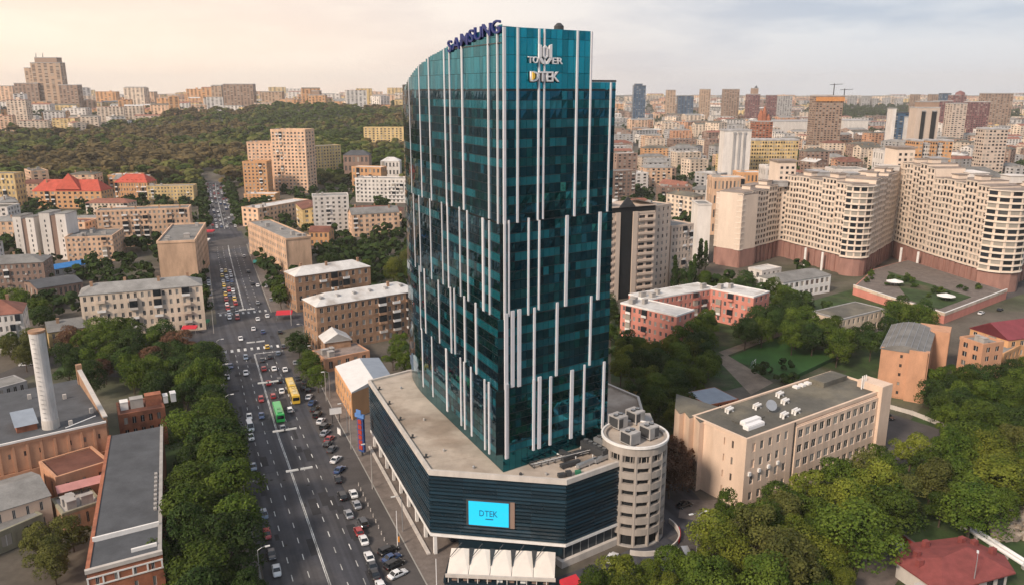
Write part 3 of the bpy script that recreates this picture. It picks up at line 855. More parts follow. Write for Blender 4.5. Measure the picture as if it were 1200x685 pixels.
def offs(foot_, d):
    """polygon moved inwards by d (foot anticlockwise)"""
    n = len(foot_); o = []
    for i in range(n):
        p0, p1, p2 = foot_[i-1], foot_[i], foot_[(i+1) % n]
        n1, _ = inset(p0, p1, d); n2, _ = inset(p1, p2, d); k2 = 1+n1[0]*n2[0]+n1[1]*n2[1]
        o.append((p1[0]-(n1[0]+n2[0])*d/k2, p1[1]-(n1[1]+n2[1])*d/k2))
    return o
MB().prism(offs(lf, .4), 5.3, 19.6).build('body', clad, pod)
MB().prism(offs(lf, 5.5), -.5, 5.25).build('ground_floor', wglass, pod)
mb = MB(); mb.prism(offs(lf, .35), 19.6, 19.98); mb.build('roof', roof_terr, pod)
pb = MB(); N_ = len(lf)
for i in range(N_):
    a, b = lf[i], lf[(i+1) % N_]; n, L = inset(a, b, 0)
    pb.edge(a, b, n, 0, L+.1, -.55, .12, 19.4, 20.55+.004*i)
pb.build('parapet', light_conc, pod)
pb = MB()
for i in range(3):
    a, b = lf[i], lf[i+1]; n, L = inset(a, b, 0)
    pb.edge(a, b, n, -.02, L+.12, -.9, .2, 4.75, 5.35+.004*i)
pb.build('soffit_edge', white_m, pod)
for i in range(3):
    a, b = lf[i], lf[i+1]; n, L = inset(a, b, 0)
    for s in range(16):
        z = 5.6+s*.86
        dp = .12+.08*((s*7+i*3) % 3)/2
        npn = max(1, round(L/7.5))
        for q in range(npn): MB().edge(a, b, n, .03+.002*s+(L-.06)*q/npn, (L-.06)*(q+1)/npn-.01, -.38, dp, z, z+.50).build('slat', clad2, pod)
    for s in range(5):
        z = 6.5+s*2.58
        MB().edge(a, b, n, .03, L-.03, -.35, .02, z-.03, z+.09).build('joint_strip', steel, pod)
# colonnade along the avenue side
for q in range(9):
    t = q/8; p = lerp(L2(PA), L2(PB_), t); n, L = inset(L2(PA), L2(PB_), 0)
    x, y = p[0]-n[0]*.9, p[1]-n[1]*.9
    u = ((PB_[0]-PA[0])/L, (PB_[1]-PA[1])/L)
    mb = MB(); mb.prism([(x+u[0]*a+n[0]*b, y+u[1]*a+n[1]*b) for a, b in ((-.4, -.35), (.4, -.35), (.4, .35), (-.4, .35))], -.3, 4.75)
    mb.build('column', white_m, pod)
n, L = inset(L2(PA), L2(PB_), 0)
MB().edge(L2(PA), L2(PB_), n, 0, L, .2, 1.0, -.2, .45).build('step', light_conc, pod)
# right-hand lower part: dark glass strip over a stone plinth
n, L = inset(L2(PD), L2(PE), 0)
MB().edge(L2(PD), L2(PE), n, -.4, L, -5.4, -.5, 1.6, 4.7).build('glass_strip', clad, pod)
MB().edge(L2(PD), L2(PE), n, -1.2, L-.3, -5.3, .35, -.5, 1.6).build('stone_plinth', light_conc, pod)
for q in range(7): MB().edge(L2(PD), L2(PE), n, L*q/7, L*q/7+.12, -.5, -.4, 1.62, 4.7).build('mullion', steel, pod)
n, L = inset(L2(PB_), L2(PD), 0)
MB().edge(L2(PB_), L2(PD), n, 6, L-.2, -5.4, -1.0, .1, 4.7).build('shopfront', clad, pod)
# seams, drains and stains-by-use on the pale roof
seam = M('roof seam', (.27, .225, .185), var=.2)
for q in range(9):
    a, b = lerp(L2(PA), L2(PB_), .06+.11*q), None
    n, L = inset(L2(PA), L2(PB_), 0); MB().prism([(a[0]-n[0]*.9, a[1]-n[1]*.9), (a[0]-n[0]*.9+.1, a[1]-n[1]*.9+.04), (a[0]-n[0]*13+.1, a[1]-n[1]*13+.04), (a[0]-n[0]*13, a[1]-n[1]*13)], 19.985, 20.0).build('roof_seam', seam, pod)
for px, py in ((470, 455), (497, 492), (520, 528), (555, 548), (610, 556), (640, 556), (690, 545)):
    x, y = L2(Q(px, py, 20)); MB().tube([(x, y, 19.98), (x, y, 20.5), (x, y, 20.62)], [.3, .3, .16], 8).build('roof_vent', random.choice((steel, concrete, dark_steel)), pod)
# small lamps along the parapet
for q in range(5):
    p = lerp(L2(PA), L2(PB_), .12+.19*q); n, L = inset(L2(PA), L2(PB_), 0)
    x, y = p[0]-n[0]*1.3, p[1]-n[1]*1.3
    MB().box(x-.5, x+.5, y-.2, y+.3, 20, 20.25).tube([(x, y, 20.2), (x+.2, y, 20.9)], [.2, .3], 6).build('floodlight', dark_steel, pod)
occ(pod_foot, 8)

# screen on the podium front
def on_plane(px, py, a, b, d):
    n, L = inset(a, b, 0); a = (a[0]+n[0]*d, a[1]+n[1]*d); u = ((b[0]-a[0]+n[0]*d)/L, (b[1]-a[1]+n[1]*d)/L)
    dx, dy, dz = ray(px, py); den = dx*u[1]-dy*u[0]
    s = (a[0]*u[1]-a[1]*u[0])/den
    return ((dx*s-a[0])*u[0]+(dy*s-a[1])*u[1]), CAM_H+dz*s
n, L = inset(PB_, PD, 0)
s0, zt_ = on_plane(549, 587, PB_, PD, .5); s1, zb_ = on_plane(596, 617.5, PB_, PD, .5)
zt_ = zt_+.15
u = ((PD[0]-PB_[0])/L, (PD[1]-PB_[1])/L); o = (PB_[0]+u[0]*s0+n[0]*.3, PB_[1]+u[1]*s0+n[1]*.3)
scr = thing('digital_screen', 'large bright blue digital screen on the dark slatted podium front', 'screen', (*o, zb_), math.atan2(u[1], u[0]))
w_, h_ = s1-s0, zt_-zb_
MB().box(-.55, w_+.35, -.1, .25, -.3, h_+.3).build('screen_frame', dark_steel, scr); MB().box(w_+.352, w_+1.3, -.1, .25, -.3, h_+.25).build('control_panel', brown_w, scr)
scr_m = M('lit screen', (.01, .10, .14), rough=.4, var=.05, emit=((.01, .50, .78), .95))
MB().box(0, w_, -.22, -.102, 0, h_).build('display', scr_m, scr)
scr_t = M('screen writing', (.01, .06, .10), rough=.6, var=.05, emit=((.0, .12, .22), .5))
letters(scr, 'DTEK', (w_*.27, 0), (1, 0), (0, -1), h_*.40, w_*.46, h_*.26, .02, scr_t, .24)
MB().box(w_*.42, w_*.62, -.24, -.224, h_*.26, h_*.31).build('caption_line', scr_t, scr)

# folded white canopy at the foot of the front
ca, cb2 = Q(529, 641, 4.4), Q(651, 646, 4.4)
cw_, crz = frame(ca, cb2)
can = thing('entrance_canopy', 'white folded canopy on a dark base below the screen on the podium front', 'canopy', (*ca, 0), crz)
nf = 5; fw = cw_/nf
canv = M('canopy fabric', (.70, .64, .57), rough=.7, var=.06)
for i in range(nf):
    x0, x1 = i*fw, (i+1)*fw; mb = MB()
    zf, zb2 = 2.75, 4.3
    A, B, Cc = (x0, 0, zb2), (x1, 0, zb2), ((x0+x1)/2+.5, -.3, zb2+.30)
    F0, F1 = (x0+.1, -7.2, zf), (x1-.02, -7.2, zf)
    for t in (0, -.12):
        a_ = [(p[0], p[1], p[2]+t) for p in (A, B, Cc, F0, F1)]
        f1, f2, f3 = [a_[0], a_[3], a_[2]], [a_[3], a_[4], a_[2]], [a_[2], a_[4], a_[1]]
        for f in (f1, f2, f3): mb.poly(f if t == 0 else f[::-1])
    mb.build('canopy_fold', canv, can)
    if i: MB().prism([(x0-.62, .02), (x0+.5, .02), (x0+.06, -4.6), (x0-.06, -4.6)], 3.0, 4.4, zt=[zb2+.24, zb2+.24, zb2-.62, zb2-.62]).build('slit', dark_steel, can)
    MB().tube([((x0+x1)/2, 0.1, zb2+1.3), (x0+.15, -3.0, zb2-.2)], [.12, .07], 6).build('strut', dark_steel, can)
MB().box(-.2, cw_+.2, -7.6, -7.22, 2.2, 2.9).build('front_fascia', light_conc, can)
MB().box(-.5, cw_+.1, -7.2, -.6, -.5, .9).build('base_wall', clad, can)
MB().box(-.6, -.1, -7.7, .3, .9, 1.7).build('side_wall', clad, can)
for i in range(11): MB().box(.3+i*cw_/11, .42+i*cw_/11, -7.3, -7.15, .9, 2.2).build('post', white_m, can)
for i in range(9):
    x = 1+i*cw_/9.4; MB().box(x, x+1.1, -6.6, -6.1, .9, 1.75).build('terrace_seat', random.choice((white_m, brown_w)), can)

# round parking ramp
gcx, gcy, gr = 27.9, 167.2, 7.3
ramp_c = M('ramp concrete', (.335, .295, .26), var=.2, scale=.35, streak=.25)
drum = thing('parking_ramp', 'round concrete parking ramp drum with dark slots behind the podium', 'building', (gcx, gcy, 0))
def ring(r0, r1, z0, z1, n=40, a0=0, a1=360):
    mb = MB()
    for i in range(n):
        a, b = R(a0+(a1-a0)*i/n), R(a0+(a1-a0)*(i+1)/n)
        mb.prism([(r1*math.cos(a), r1*math.sin(a)), (r1*math.cos(b), r1*math.sin(b)), (r0*math.cos(b), r0*math.sin(b)), (r0*math.cos(a), r0*math.sin(a))], z0, z1)
    return mb
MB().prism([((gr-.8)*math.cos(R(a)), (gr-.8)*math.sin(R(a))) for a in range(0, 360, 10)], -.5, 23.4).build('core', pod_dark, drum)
MB().prism([((gr-.2)*math.cos(R(a)), (gr-.2)*math.sin(R(a))) for a in range(0, 360, 10)], 23.4, 23.8).build('roof', roof_terr, drum)

ring(gr-.75, gr, -.5, .35).build('ring_beam', concrete, drum)
for s in range(6): ring(gr-.75, gr, 3.0+s*2.75, 4.55+s*2.75).build('ring_beam', ramp_c, drum)
ring(gr-.75, gr, 19.5, 20.6).build('ring_beam', ramp_c, drum)
ring(gr-.75, gr, 22.3, 24.5).build('ring_beam', ramp_c, drum)
ring(gr-.1, gr+.35, 24.2, 24.75).build('rim', white_m, drum)
for a in range(-176, 20, 27):
    x, y = (gr-.34)*math.cos(R(a)), (gr-.34)*math.sin(R(a))
    MB().tube([(x, y, -.3), (x, y, 22.3)], [.42, .42], 8).build('pillar', ramp_c, drum)
for a in range(-166, 10, 5):
    if (a+166) % 27 < 5: continue
    x, y = (gr-.36)*math.cos(R(a)), (gr-.36)*math.sin(R(a))
    MB().tube([(x, y, 20.55), (x, y, 22.35)], [.11, .11], 4).build('window_bar', ramp_c, drum)
ringlow = thing('curved_wall', 'low curved pale wall with red sign panels around the foot of the round ramp', 'wall', (gcx+1.5, gcy-1.2, 0))
ring(9.2, 9.5, -.3, 1.2, 20, -110, 30).build('wall', light_conc, ringlow)
for a in (-28, -16, -4): 
    MB().edge((9.6*math.cos(R(a)), 9.6*math.sin(R(a))), (9.6*math.cos(R(a+9)), 9.6*math.sin(R(a+9))), (math.cos(R(a+4)), math.sin(R(a+4))), 0, 1.6, 0, .1, .2, 1.3).build('sign_panel', M('red sign', (.38, .03, .035), var=.1), ringlow)
occ([(gcx+gr*math.cos(R(a)), gcy+gr*math.sin(R(a))) for a in range(0, 360, 60)], 6)

def on_roof(px, py, z): return Q(px, py, z)
def hvac(name, label, px, py, z, w, d, h, rz, fans=2, mat=steel, group=None):
    x, y = on_roof(px, py, z); r = thing(name, label, 'air conditioner', (x, y, z), rz, group)
    MB().box(-w/2, w/2, -d/2, d/2, .35, h).build('casing', mat, r)
    for sx in (-1, 1):
        MB().box(sx*w*.36-.1, sx*w*.36+.1, -d/2+.05, d/2-.05, 0, .345).build('foot_rail', dark_steel, r)
    for i in range(fans):
        x0 = -w/2+w*(i+.5)/fans
        MB().tube([(x0, 0, h+.003), (x0, 0, h+.3)], [min(d, w/fans)*.38]*2, 12).build('fan_ring', dark_steel, r)
        for b in range(4):
            a = R(b*45+20*i); q = min(d, w/fans)*.36
            MB().prism([(x0+q*math.cos(a)-.06*math.sin(a), q*math.sin(a)+.06*math.cos(a)), (x0+q*math.cos(a+.3), q*math.sin(a+.3)), (x0-q*math.cos(a), -q*math.sin(a)), (x0-q*math.cos(a+.3), -q*math.sin(a+.3))], h+.31, h+.34).build('fan_blade', steel, r)
    MB().box(-w/2-.02, -w/2+.0, -d*.4, d*.4, .6, h-.3).box(w/2, w/2+.02, -d*.4, d*.4, .6, h-.3).build('grille', dark_steel, r)
    n_ = max(2, int(w/1.2))
    for i in range(n_): MB().box(-w/2+w*i/n_+.1, -w/2+w*(i+1)/n_-.1, -d/2-.03, -d/2, .6, h-.35).build('side_panel', random.choice((dark_steel, steel)), r)
    return r
ct = M('weathered unit', (.36, .345, .33), var=.25, scale=.6)
for lb, px, py in (('front left grey cooling unit on the round ramp roof', 738, 513), ('front right grey cooling unit on the round ramp roof', 760, 506), ('rear left grey cooling unit on the round ramp roof', 724, 494), ('rear right grey cooling unit on the round ramp roof', 744, 488)):
    hvac('cooling_unit', lb, px, py+6, 23.8, 3.0, 3.5, 3.1, R(38), 2, ct, 'cooling units on the ramp roof')
MB().prism([(-6, -2.5), (3, -2.5), (6, 4), (6, 9), (-6, 9)], 22.6, 23.3).build('unit_deck', concrete, thing('roof_deck', 'concrete roof deck carrying cooling units behind the round ramp', 'deck', (gcx, gcy+6, 0)))
MB().box(-6, 5, 0, 8, 0, 22.6).build('deck_block', light_conc, bpy.data.objects['roof_deck'])
hvac('chiller', 'long dark chiller with fans on the podium roof nearest the tower', 697, 531, 20, 7.4, 2.2, 2.2, R(128), 5, dark_steel, 'chillers on the podium roof')
hvac('chiller', 'long grey chiller with fans on the podium roof nearest the ramp', 711, 527, 20, 6.6, 2.2, 2.4, R(128), 5, steel, 'chillers on the podium roof')
pr = thing('pipe_rack', 'long low pipe rack with railings along the right podium roof', 'pipes', (*Q(625, 548, 20), 20), math.atan2(TR[1]-TF[1], TR[0]-TF[0])-.12)
for i in range(4):
    MB().tube([(0, i*.55, .5+.2*(i % 2)), (15, i*.55, .5+.2*(i % 2))], [.13, .13], 6).build('pipe', random.choice((steel, dark_steel, concrete)), pr)
for i in range(9):
    MB().box(i*1.8, i*1.8+.15, -.2, 2.0, 0, .38).box(i*1.8, i*1.8+.1, -.3, -.2, 0, 1.2).build('bracket', dark_steel, pr)
MB().box(0, 15, -.31, -.24, 1.1, 1.2).build('handrail', white_m, pr)
for i, (px, py, l, r_) in enumerate(((672, 536, 7, 40), (688, 545, 6, 40), (668, 546, 5, 30), (704, 540, 4, 40), (660, 533, 4, 128))):
    t = thing('duct', 'grey ventilation duct run on the podium roof beside the chillers', 'duct', (*Q(px, py, 20), 20), R(r_), 'ducts on the podium roof')
    MB().box(-l/2, l/2, -.45, .45, .35, 1.15).build('trunking', random.choice((steel, concrete, dark_steel)), t)
    MB().tube([(-l/2+.3, .9, .3), (l/2-.4, .9, .3), (l/2-.4, .9, 1.5)], [.16]*3, 6).build('pipe', white_m, t)
    for q in range(3): MB().box(-l/2+.4+q*l*.38, -l/2+.7+q*l*.38, -.5, .5, 0, .345).build('support', dark_steel, t)
b_ = thing('crate_stack', 'dark crate stack with green box near the podium roof corner', 'crates', (*Q(655, 560, 20), 20), .3)
MB().box(0, 1.6, 0, 1.1, 0, .8).build('crate', dark_steel, b_); MB().box(1.8, 3.0, .1, 1.1, 0, 1.1).build('crate', dark_steel, b_); MB().box(4.0, 5.2, .2, 1.0, 0, .9).build('crate', M('green box', (.03, .16, .09)), b_)

# ------------------------------------------------------------------ buildings on the right
def at_px(x0, x1, ytop, D, D2=None):
    """roof corners at distance D (and D2): ground points and height"""
    (ax, az), (bx, bz) = ZAT(x0, ytop, D), ZAT(x1, ytop, D2 or D)
    return (ax, D), (bx, D2 or D), az

# the buff brick institute with the flat tar roof
S1, S2, S3 = Q(875, 514, 19), Q(1037, 455, 19), Q(790, 478, 19)
Wd, srz = frame(S1, S2)
sch = thing('school_building', 'buff brick flat-roofed building with rows of windows right of the round ramp', 'building', (*S1, 0), srz)
sw, sx = MB(), MB(); so = [300]
dl = (math.cos(-srz)*(S3[0]-S1[0])-math.sin(-srz)*(S3[1]-S1[1]), math.sin(-srz)*(S3[0]-S1[0])+math.cos(-srz)*(S3[1]-S1[1]))
SD = 17.0
sw.box(0, Wd, 0, SD, -1, 18.6)
facade(sch, sw, sx, (0, 0), (Wd*.30, 0), 1.0, 18.3, 4, 5, .42, .52, objs=so, fm=frame_m, skip=lambda f, c: c == 0 and f > 1, endsolid=1.0)
facade(sch, sw, sx, (Wd*.315, -.5), (Wd-4, -.5), 1.0, 17.6, 4, 12, .66, .54, objs=so, fm=frame_m, endsolid=.3)
sw.box(Wd*.315, Wd-4, -.5, -.005, -1, 17.9)
sw.box(Wd-4, Wd+1.0, -1.6, 6, -1, 20.8)
# left wing with its saw-tooth wall
tri = [(0, 0), (0, 0)]
zig = []; n = 4
for i in range(n):
    a, b = lerp((0, 0), dl, .42+.58*i/n), lerp((0, 0), dl, .42+.58*(i+1)/n)
    nl_ = (-(dl[1])/math.hypot(*dl), dl[0]/math.hypot(*dl))
    zig += [(a[0]+nl_[0]*(1.6 if i else 0), a[1]+nl_[1]*(1.6 if i else 0)), (b[0]-nl_[0]*.3, b[1]-nl_[1]*.3)]
sgnl = 1
wing = [(0.4, .4)]+[lerp((0, 0), dl, .42)]+zig+[(dl[0]+8, dl[1]+7), (10, 16.9)]
sw.prism(wing, -1, 18.9)
facade(sch, sw, sx, lerp((0, 0), dl, .42), (0.0, 0.0), 1.0, 18.3, 4, 2, .26, .45, objs=so, fm=frame_dk, endsolid=2.5, skip=lambda f, c: c == 0)
sw.build('wall', school_w, sch)
if sx.v: stuff(sx.build('windows', [wglass, frame_m], sch))
flat_roof(sch, [(0, 0), (Wd, 0), (Wd, SD), (0, SD)], 18.62, roof_felt, .55, school_w)
mb = MB(); mb.prism(wing, 18.95, 19.1); mb.build('roof', roof_felt, sch)
MB().box(Wd*.305, Wd*.312, -.45, -.3, 0, 19).build('drainpipe', dark_steel, sch)
for i in range(12): MB().box(1+i*1.2, 1.8+i*1.2, -.75, -.3, 9.2, 10.1).build('air_conditioner_box', white_m, sch) if i % 3 == 0 else None
MB().box(6, 15, 6.5, 11, 18.7, 19.0).build('roof_pad', roof_felt, sch)
for x, y, w, d in ((4.5, 3.2, 6.2, 1.7), (6.0, 5.4, 6.2, 1.7)):
    mb = MB(); mb.box(x, x+w, y, y+d, 18.75, 19.6); mb.prism([(x+.1, y+.1), (x+w-.1, y+.1), (x+w-.1, y+d-.1), (x+.1, y+d-.1)], 19.6, 19.85); mb.build('skylight', white_panel, sch)
for x, y in ((18, 3.2), (22.5, 3.0), (17, 11), (9, 13.5), (29, 13.0), (26, 9)):
    MB().tube([(x, y, 18.7), (x, y, 19.7), (x+2.2, y+.3, 19.7), (x+2.2, y+.3, 18.7)], [.34]*4, 8).tube([(x+.3, y+1.0, 18.7), (x+.3, y+1.0, 19.6), (x+2.5, y+1.3, 19.6), (x+2.5, y+1.3, 18.7)], [.34]*4, 8).build('roof_duct', white_m, sch)
MB().box(Wd-13, Wd-2, 10.5, 15.5, 18.7, 20.2).build('roof_house', roof_felt, sch)
for i in range(5): MB().box(Wd-20+i*2.6, Wd-18.4+i*2.6, 14.2, 15.8, 18.7, 19.3).build('roof_box', white_m, sch)
for q in range(3): MB().tube([(Wd-5+q*.9, 4, 18.7), (Wd-5+q*.9, 4, 22.6)], [.18, .18], 8).build('flue', white_m, sch)
dish = MB()
for i in range(5):
    pass
dish.tube([(19, 8.5, 18.7), (19, 8.5, 20)], [.12, .12], 6)
dish.tube([(19, 8.5, 20), (18.95, 8.3, 20.15), (18.8, 7.9, 20.5), (18.6, 7.4, 20.9)], [.25, .9, 1.35, 1.5], 14, caps=True); dish.build('satellite_dish', steel, sch)
occ([to_world(S1, srz, p) for p in ((0, 0), (Wd, 0), (Wd, SD), (0, SD))]+[S3], 4)
block('shed', 'low annex with blue grey sheet roof and dark red wall behind the buff building', 'building', Q(830, 474, 6), Q(864, 467, 6), 11, 6, 2, 4, 3, brick_r, roof_bluegrey, 'flat', par=.1, z=0)

# pink U-shaped school
pk = [Q(728, 353, 14), Q(793, 369, 14), Q(883, 347, 14)]
block('pink_building', 'front wing of the pink building with pale flat roof', 'building', Q(728, 355, 14), Q(793, 370, 14), 12, 14, 4, 10, 3, pink_w, roof_white, win='obj', par=.35, pm=white_m, clut=3, ww=.42, z=0)
pA, pB = Q(757, 352, 14), Q(838, 338, 14)
block('pink_building', 'long rear wing of the pink building seen behind trees', 'building', pA, pB, 11, 14.2, 4, 15, 3, pink_w, roof_white, win='obj', par=.35, pm=white_m, clut=4, ww=.42, z=0)
block('pink_building', 'right wing of the pink building facing the sports pitch', 'building', Q(833, 339, 14), Q(883, 349, 14), 13, 14.4, 4, 7, 3, pink_w, roof_white, win='obj', par=.35, pm=white_m, clut=2, ww=.42, z=0)

# orange brick block with the grey barrel roof
oA, oB = Q(1033, 406, 17), Q(1087, 414, 17)
Wd, orz = frame(oA, oB); ob = thing('orange_building', 'orange brick building with grey barrel roof and projecting corner towers', 'building', (*oA, 0), orz)
ow, oi_ = MB(), MB(); oo = [300]; OD = 32
# far end of its long right side from the photograph
dirR = to_world((0, 0), -orz, (Q(1140, 386, 17)[0]-oB[0], Q(1140, 386, 17)[1]-oB[1]))
ow.box(0, Wd, 0, OD, -1, 16.5)
facade(ob, ow, oi_, (Wd*.30, 0), (Wd*.62, 0), .5, 16.3, 5, 1, .18, .36, objs=oo, fm=frame_dk)
ow.box(0, Wd*.30, -.3, 0, -1, 17.2); ow.box(Wd*.62, Wd+.2, -1.0, 0, -1, 17.6)
facade(ob, ow, oi_, (Wd, 1), (Wd, OD-4), .5, 16.3, 5, 11, .7, .62, objs=oo)
ow.box(Wd-5, Wd+5, OD-4, OD+5, -1, 17.4); ow.box(Wd-1, Wd+.6, 0, 3.2, -1, 17.0)
ow.build('wall', brick_o, ob)
mb = MB(); n = 8
for i in range(n):
    a0, a1 = i/n, (i+1)/n; z0_, z1_ = 16.6+2.0*math.sin(math.pi*a0), 16.6+2.0*math.sin(math.pi*a1)
    x0, x1 = -.4+(Wd+.8)*a0, -.4+(Wd+.8)*a1
    mb.poly([(x0, -.4, z0_), (x1, -.4, z1_), (x1, OD, z1_), (x0, OD, z0_)])
    mb.poly([(x0, -.4, 16.4), (x1, -.4, 16.4), (x1, -.4, z1_), (x0, -.4, z0_)])
    MB().box(x0, x0+.12, -.4, OD, z0_+.0, z0_+.14).build('roof_seam', steel, ob)
mb.build('roof', roof_grey, ob)
occ([to_world(oA, orz, p) for p in ((0, 0), (Wd, 0), (Wd, OD), (0, OD))], 4)
block('orange_building', 'orange brick rear tower beside the grey barrel roof', 'building', Q(1152, 405, 16), Q(1175, 402, 16), 9, 16, 5, 2, 2, brick_o, roof_grey, par=.8, clut=2, z=0)
block('maroon_roof_building', 'long building with orange wall and maroon pitched roof at the right edge', 'building', Q(1138, 384, 11), Q(1182, 398, 11), 52, 11, 3, 4, 12, orange_w, roof_maroon, 'gable', 4.5, win='obj', along='y', z=0)
block('garage_block', 'long low tan building with grey flat roof below the maroon roof', 'building', Q(1176, 415, 8), Q(1215, 395, 8), 14, 8, 2, 8, 3, orange_w, roof_grey, z=0)
block('low_building', 'low cream building with grey pitched roof between trees below the big hotel', 'building', Q(986, 374, 8), Q(1036, 362, 8), 14, 8, 2, 9, 3, cream, roof_felt, 'flat', win='obj', par=.3, pm=greyw, z=0)
block('white_pavilion', 'white arcaded pavilion with grey roof in front of the big hotel', 'building', Q(918, 331, 9), Q(973, 322, 9), 16, 9, 2, 9, 4, white_m, roof_grey, 'hip', 2.2, hip=3, win='obj', ww=.6, z=0)
block('low_building', 'small white flat-roofed house behind the white pavilion', 'building', Q(893, 318, 5), Q(915, 314, 5), 9, 5, 1, 4, 2, palew, roof_white, z=0)

# the large hotel: a zigzag of wings round inner corners, with rounded bays
hot = thing('hotel_complex', 'huge cream zigzag residential complex on a red granite base', 'building', (0, 0, 0))
H0, H1, Hin, Hb1, Hin2, Hb2, H6 = (120, 466), (131, 451), (166, 486), (188, 428), (235, 484), (243, 396), (262, 402)
def lerps(a, b, n): return [lerp(a, b, i/n) for i in range(n+1)]
def arc(c, r, a0, a1, n): return [(c[0]+r*math.cos(R(a0+(a1-a0)*i/n)), c[1]+r*math.sin(R(a0+(a1-a0)*i/n))) for i in range(n+1)]
hw, hs, hg, hx, hr = MB(), MB(), MB(), MB(), MB()
FH = 3.25; HB = 10.5
hobj = [300]
def hwing(p0, p1, zt, depth, cols, ww=.55):
    n, L = inset(p0, p1, 0); fl = round((zt-HB)/FH)
    q0, q1 = (p0[0]-n[0]*depth, p0[1]-n[1]*depth), (p1[0]-n[0]*depth, p1[1]-n[1]*depth)
    hw.prism([p0, p1, q1, q0], HB, zt); hg.prism([(p0[0]-n[0]*.4, p0[1]-n[1]*.4), (p1[0]-n[0]*.4, p1[1]-n[1]*.4), q1, q0], -1, HB)
    facade(hot, hw, hx, p0, p1, HB, zt, fl, cols, ww, .56, t=.3, objs=hobj, fm=frame_dk, mull=False)
    for f in range(fl+1): hs.edge(p0, p1, n, 0, L, .0, .55, HB+f*(zt-HB)/fl-.22, HB+f*(zt-HB)/fl+.16)
    hr.prism([(p0[0]+n[0]*.5, p0[1]+n[1]*.5), (p1[0]+n[0]*.5, p1[1]+n[1]*.5), q1, q0], zt+.01, zt+.55)
    for i in range(max(2, int(L/9))):
        t = (i+.5)/max(2, int(L/9)); m = lerp(p0, p1, t)
        hg.edge(p0, p1, n, L*t-1.2, L*t+1.2, -.4, .25, -1, HB-.6)
    return fl
def hwings(p0, p1, zt, depth, cols, ww=.55):
    L = math.hypot(p1[0]-p0[0], p1[1]-p0[1]); n_, _ = inset(p0, p1, 0); ns = max(2, round(L/10)); ns += 1-ns % 2
    for i in range(ns):
        a, b = lerp(p0, p1, i/ns), lerp(p0, p1, (i+1)/ns)
        o_ = .3 if i % 2 else 0.0; zz = zt+(0, .5, -.3, 1.6, 0)[i % 5]
        a, b = (a[0]+n_[0]*o_, a[1]+n_[1]*o_), (b[0]+n_[0]*o_, b[1]+n_[1]*o_)
        hwing(a, b, zz, depth+o_, max(2, round(cols*1.15/ns)), ww*(1.2 if i % 2 else 1.08))
        if i % 2: hw.edge(a, b, n_, L/ns*.2, L/ns*.8, -8, -2.6, zz+.5, zz+2.6); hr.edge(a, b, n_, L/ns*.15, L/ns*.85, -8.4, -2.2, zz+2.6, zz+3.0)
def hbay(c, r, a0, a1, zt, n=7):
    pts = arc(c, r, a0, a1, n); fl = round((zt-HB)/FH)
    hw.prism([c]+pts, HB, zt); hg.prism([c]+arc(c, r-.5, a0, a1, n), -1, HB); hr.prism([c]+pts, zt+.01, zt+.45)
    for a, b in zip(pts, pts[1:]):
        nn, L = inset(a, b, 0); fh = (zt-HB)/fl
        for f in range(fl+1): hs.edge(a, b, nn, 0, L, .0, .6, HB+f*fh-.2, HB+f*fh+.22)
        for f in range(fl): hx.edge(a, b, nn, L*.12, L*.88, .0, .04, HB+f*fh+.8, HB+(f+1)*fh-.4)
hwing(H0, H1, 42, 14, 3, .3)
hwings(H1, Hin, 43, 15, 15)
hwings(Hin, lerp(Hin, Hb1, .88), 50, 16, 17)
hbay(lerp((Hb1[0]+5, Hb1[1]+4), Hin, .1), 8.5, 200, 385, 49.5)
hwings((Hb1[0]+11, Hb1[1]+9), Hin2, 52, 16, 16)
hwings(Hin2, lerp(Hin2, (236, 446), .98), 57.5, 17, 9)
hwings((236, 446), lerp((236, 446), Hb2, .86), 52.5, 17, 13)
hbay((251, 404), 11.5, 195, 390, 51.5)
hwings((263, 409), (300, 440), 50, 16, 12)
# stair turrets in the inner corners
for c, zt in (((166, 487), 58), ((236, 486), 66)):
    hw.prism([(c[0]-5, c[1]-3.4), (c[0]+5, c[1]-3.4), (c[0]+7, c[1]+9), (c[0]-7, c[1]+9)], HB, zt)
    hg.prism([(c[0]-4.6, c[1]-3), (c[0]+4.6, c[1]-3), (c[0]+7, c[1]+9), (c[0]-7, c[1]+9)], -1, HB)
    facade(hot, hw, hx, (c[0]-5, c[1]-3.4), (c[0]+5, c[1]-3.4), HB, zt-2, round((zt-HB)/FH), 3, .5, .5, objs=None, mull=False)
    hr.prism([(c[0]-6, c[1]-4.2), (c[0]+6, c[1]-4.2), (c[0]+7.5, c[1]+9.5), (c[0]-7.5, c[1]+9.5)], zt+.02, zt+.9)
hw.build('wall', pcream, hot); hs.build('floor_bands', pslab, hot); hg.build('granite_base', granite, hot); hr.build('roof', M('hotel roof', (.25, .205, .175), var=.3, scale=.2), hot)
stuff(hx.build('windows', [wglass, frame_dk], hot))
for i, (x, y, w, d, z, h) in enumerate(((150, 480, 16, 5, 43.5, 3), (178, 470, 9, 18, 50.5, 2.4), (192, 456, 6, 9, 50.5, 3.2), (220, 480, 12, 7, 52.5, 3.4), (247, 470, 8, 12, 58, 3), (252, 440, 10, 16, 53, 2.6), (262, 420, 9, 9, 52.5, 3.5))):
    mb = MB().box(x, x+w, y, y+d, z, z+h); mb.box(x-.4, x+w+.4, y-.4, y+d+.4, z+h, z+h+.4); mb.build('roof_house', random.choice((palew, greyw)), hot)
for p in ((172, 462), (177, 449), (228, 462), (232, 450)):
    MB().tube([(p[0], p[1]-4, -1), (p[0], p[1]-4, HB)], [.7, .7], 8).build('column', white_m, hot)
occ([H0, H1, Hin, Hb1, Hin2, Hb2, (300, 440), (300, 470), (240, 510), (160, 510)], 12)
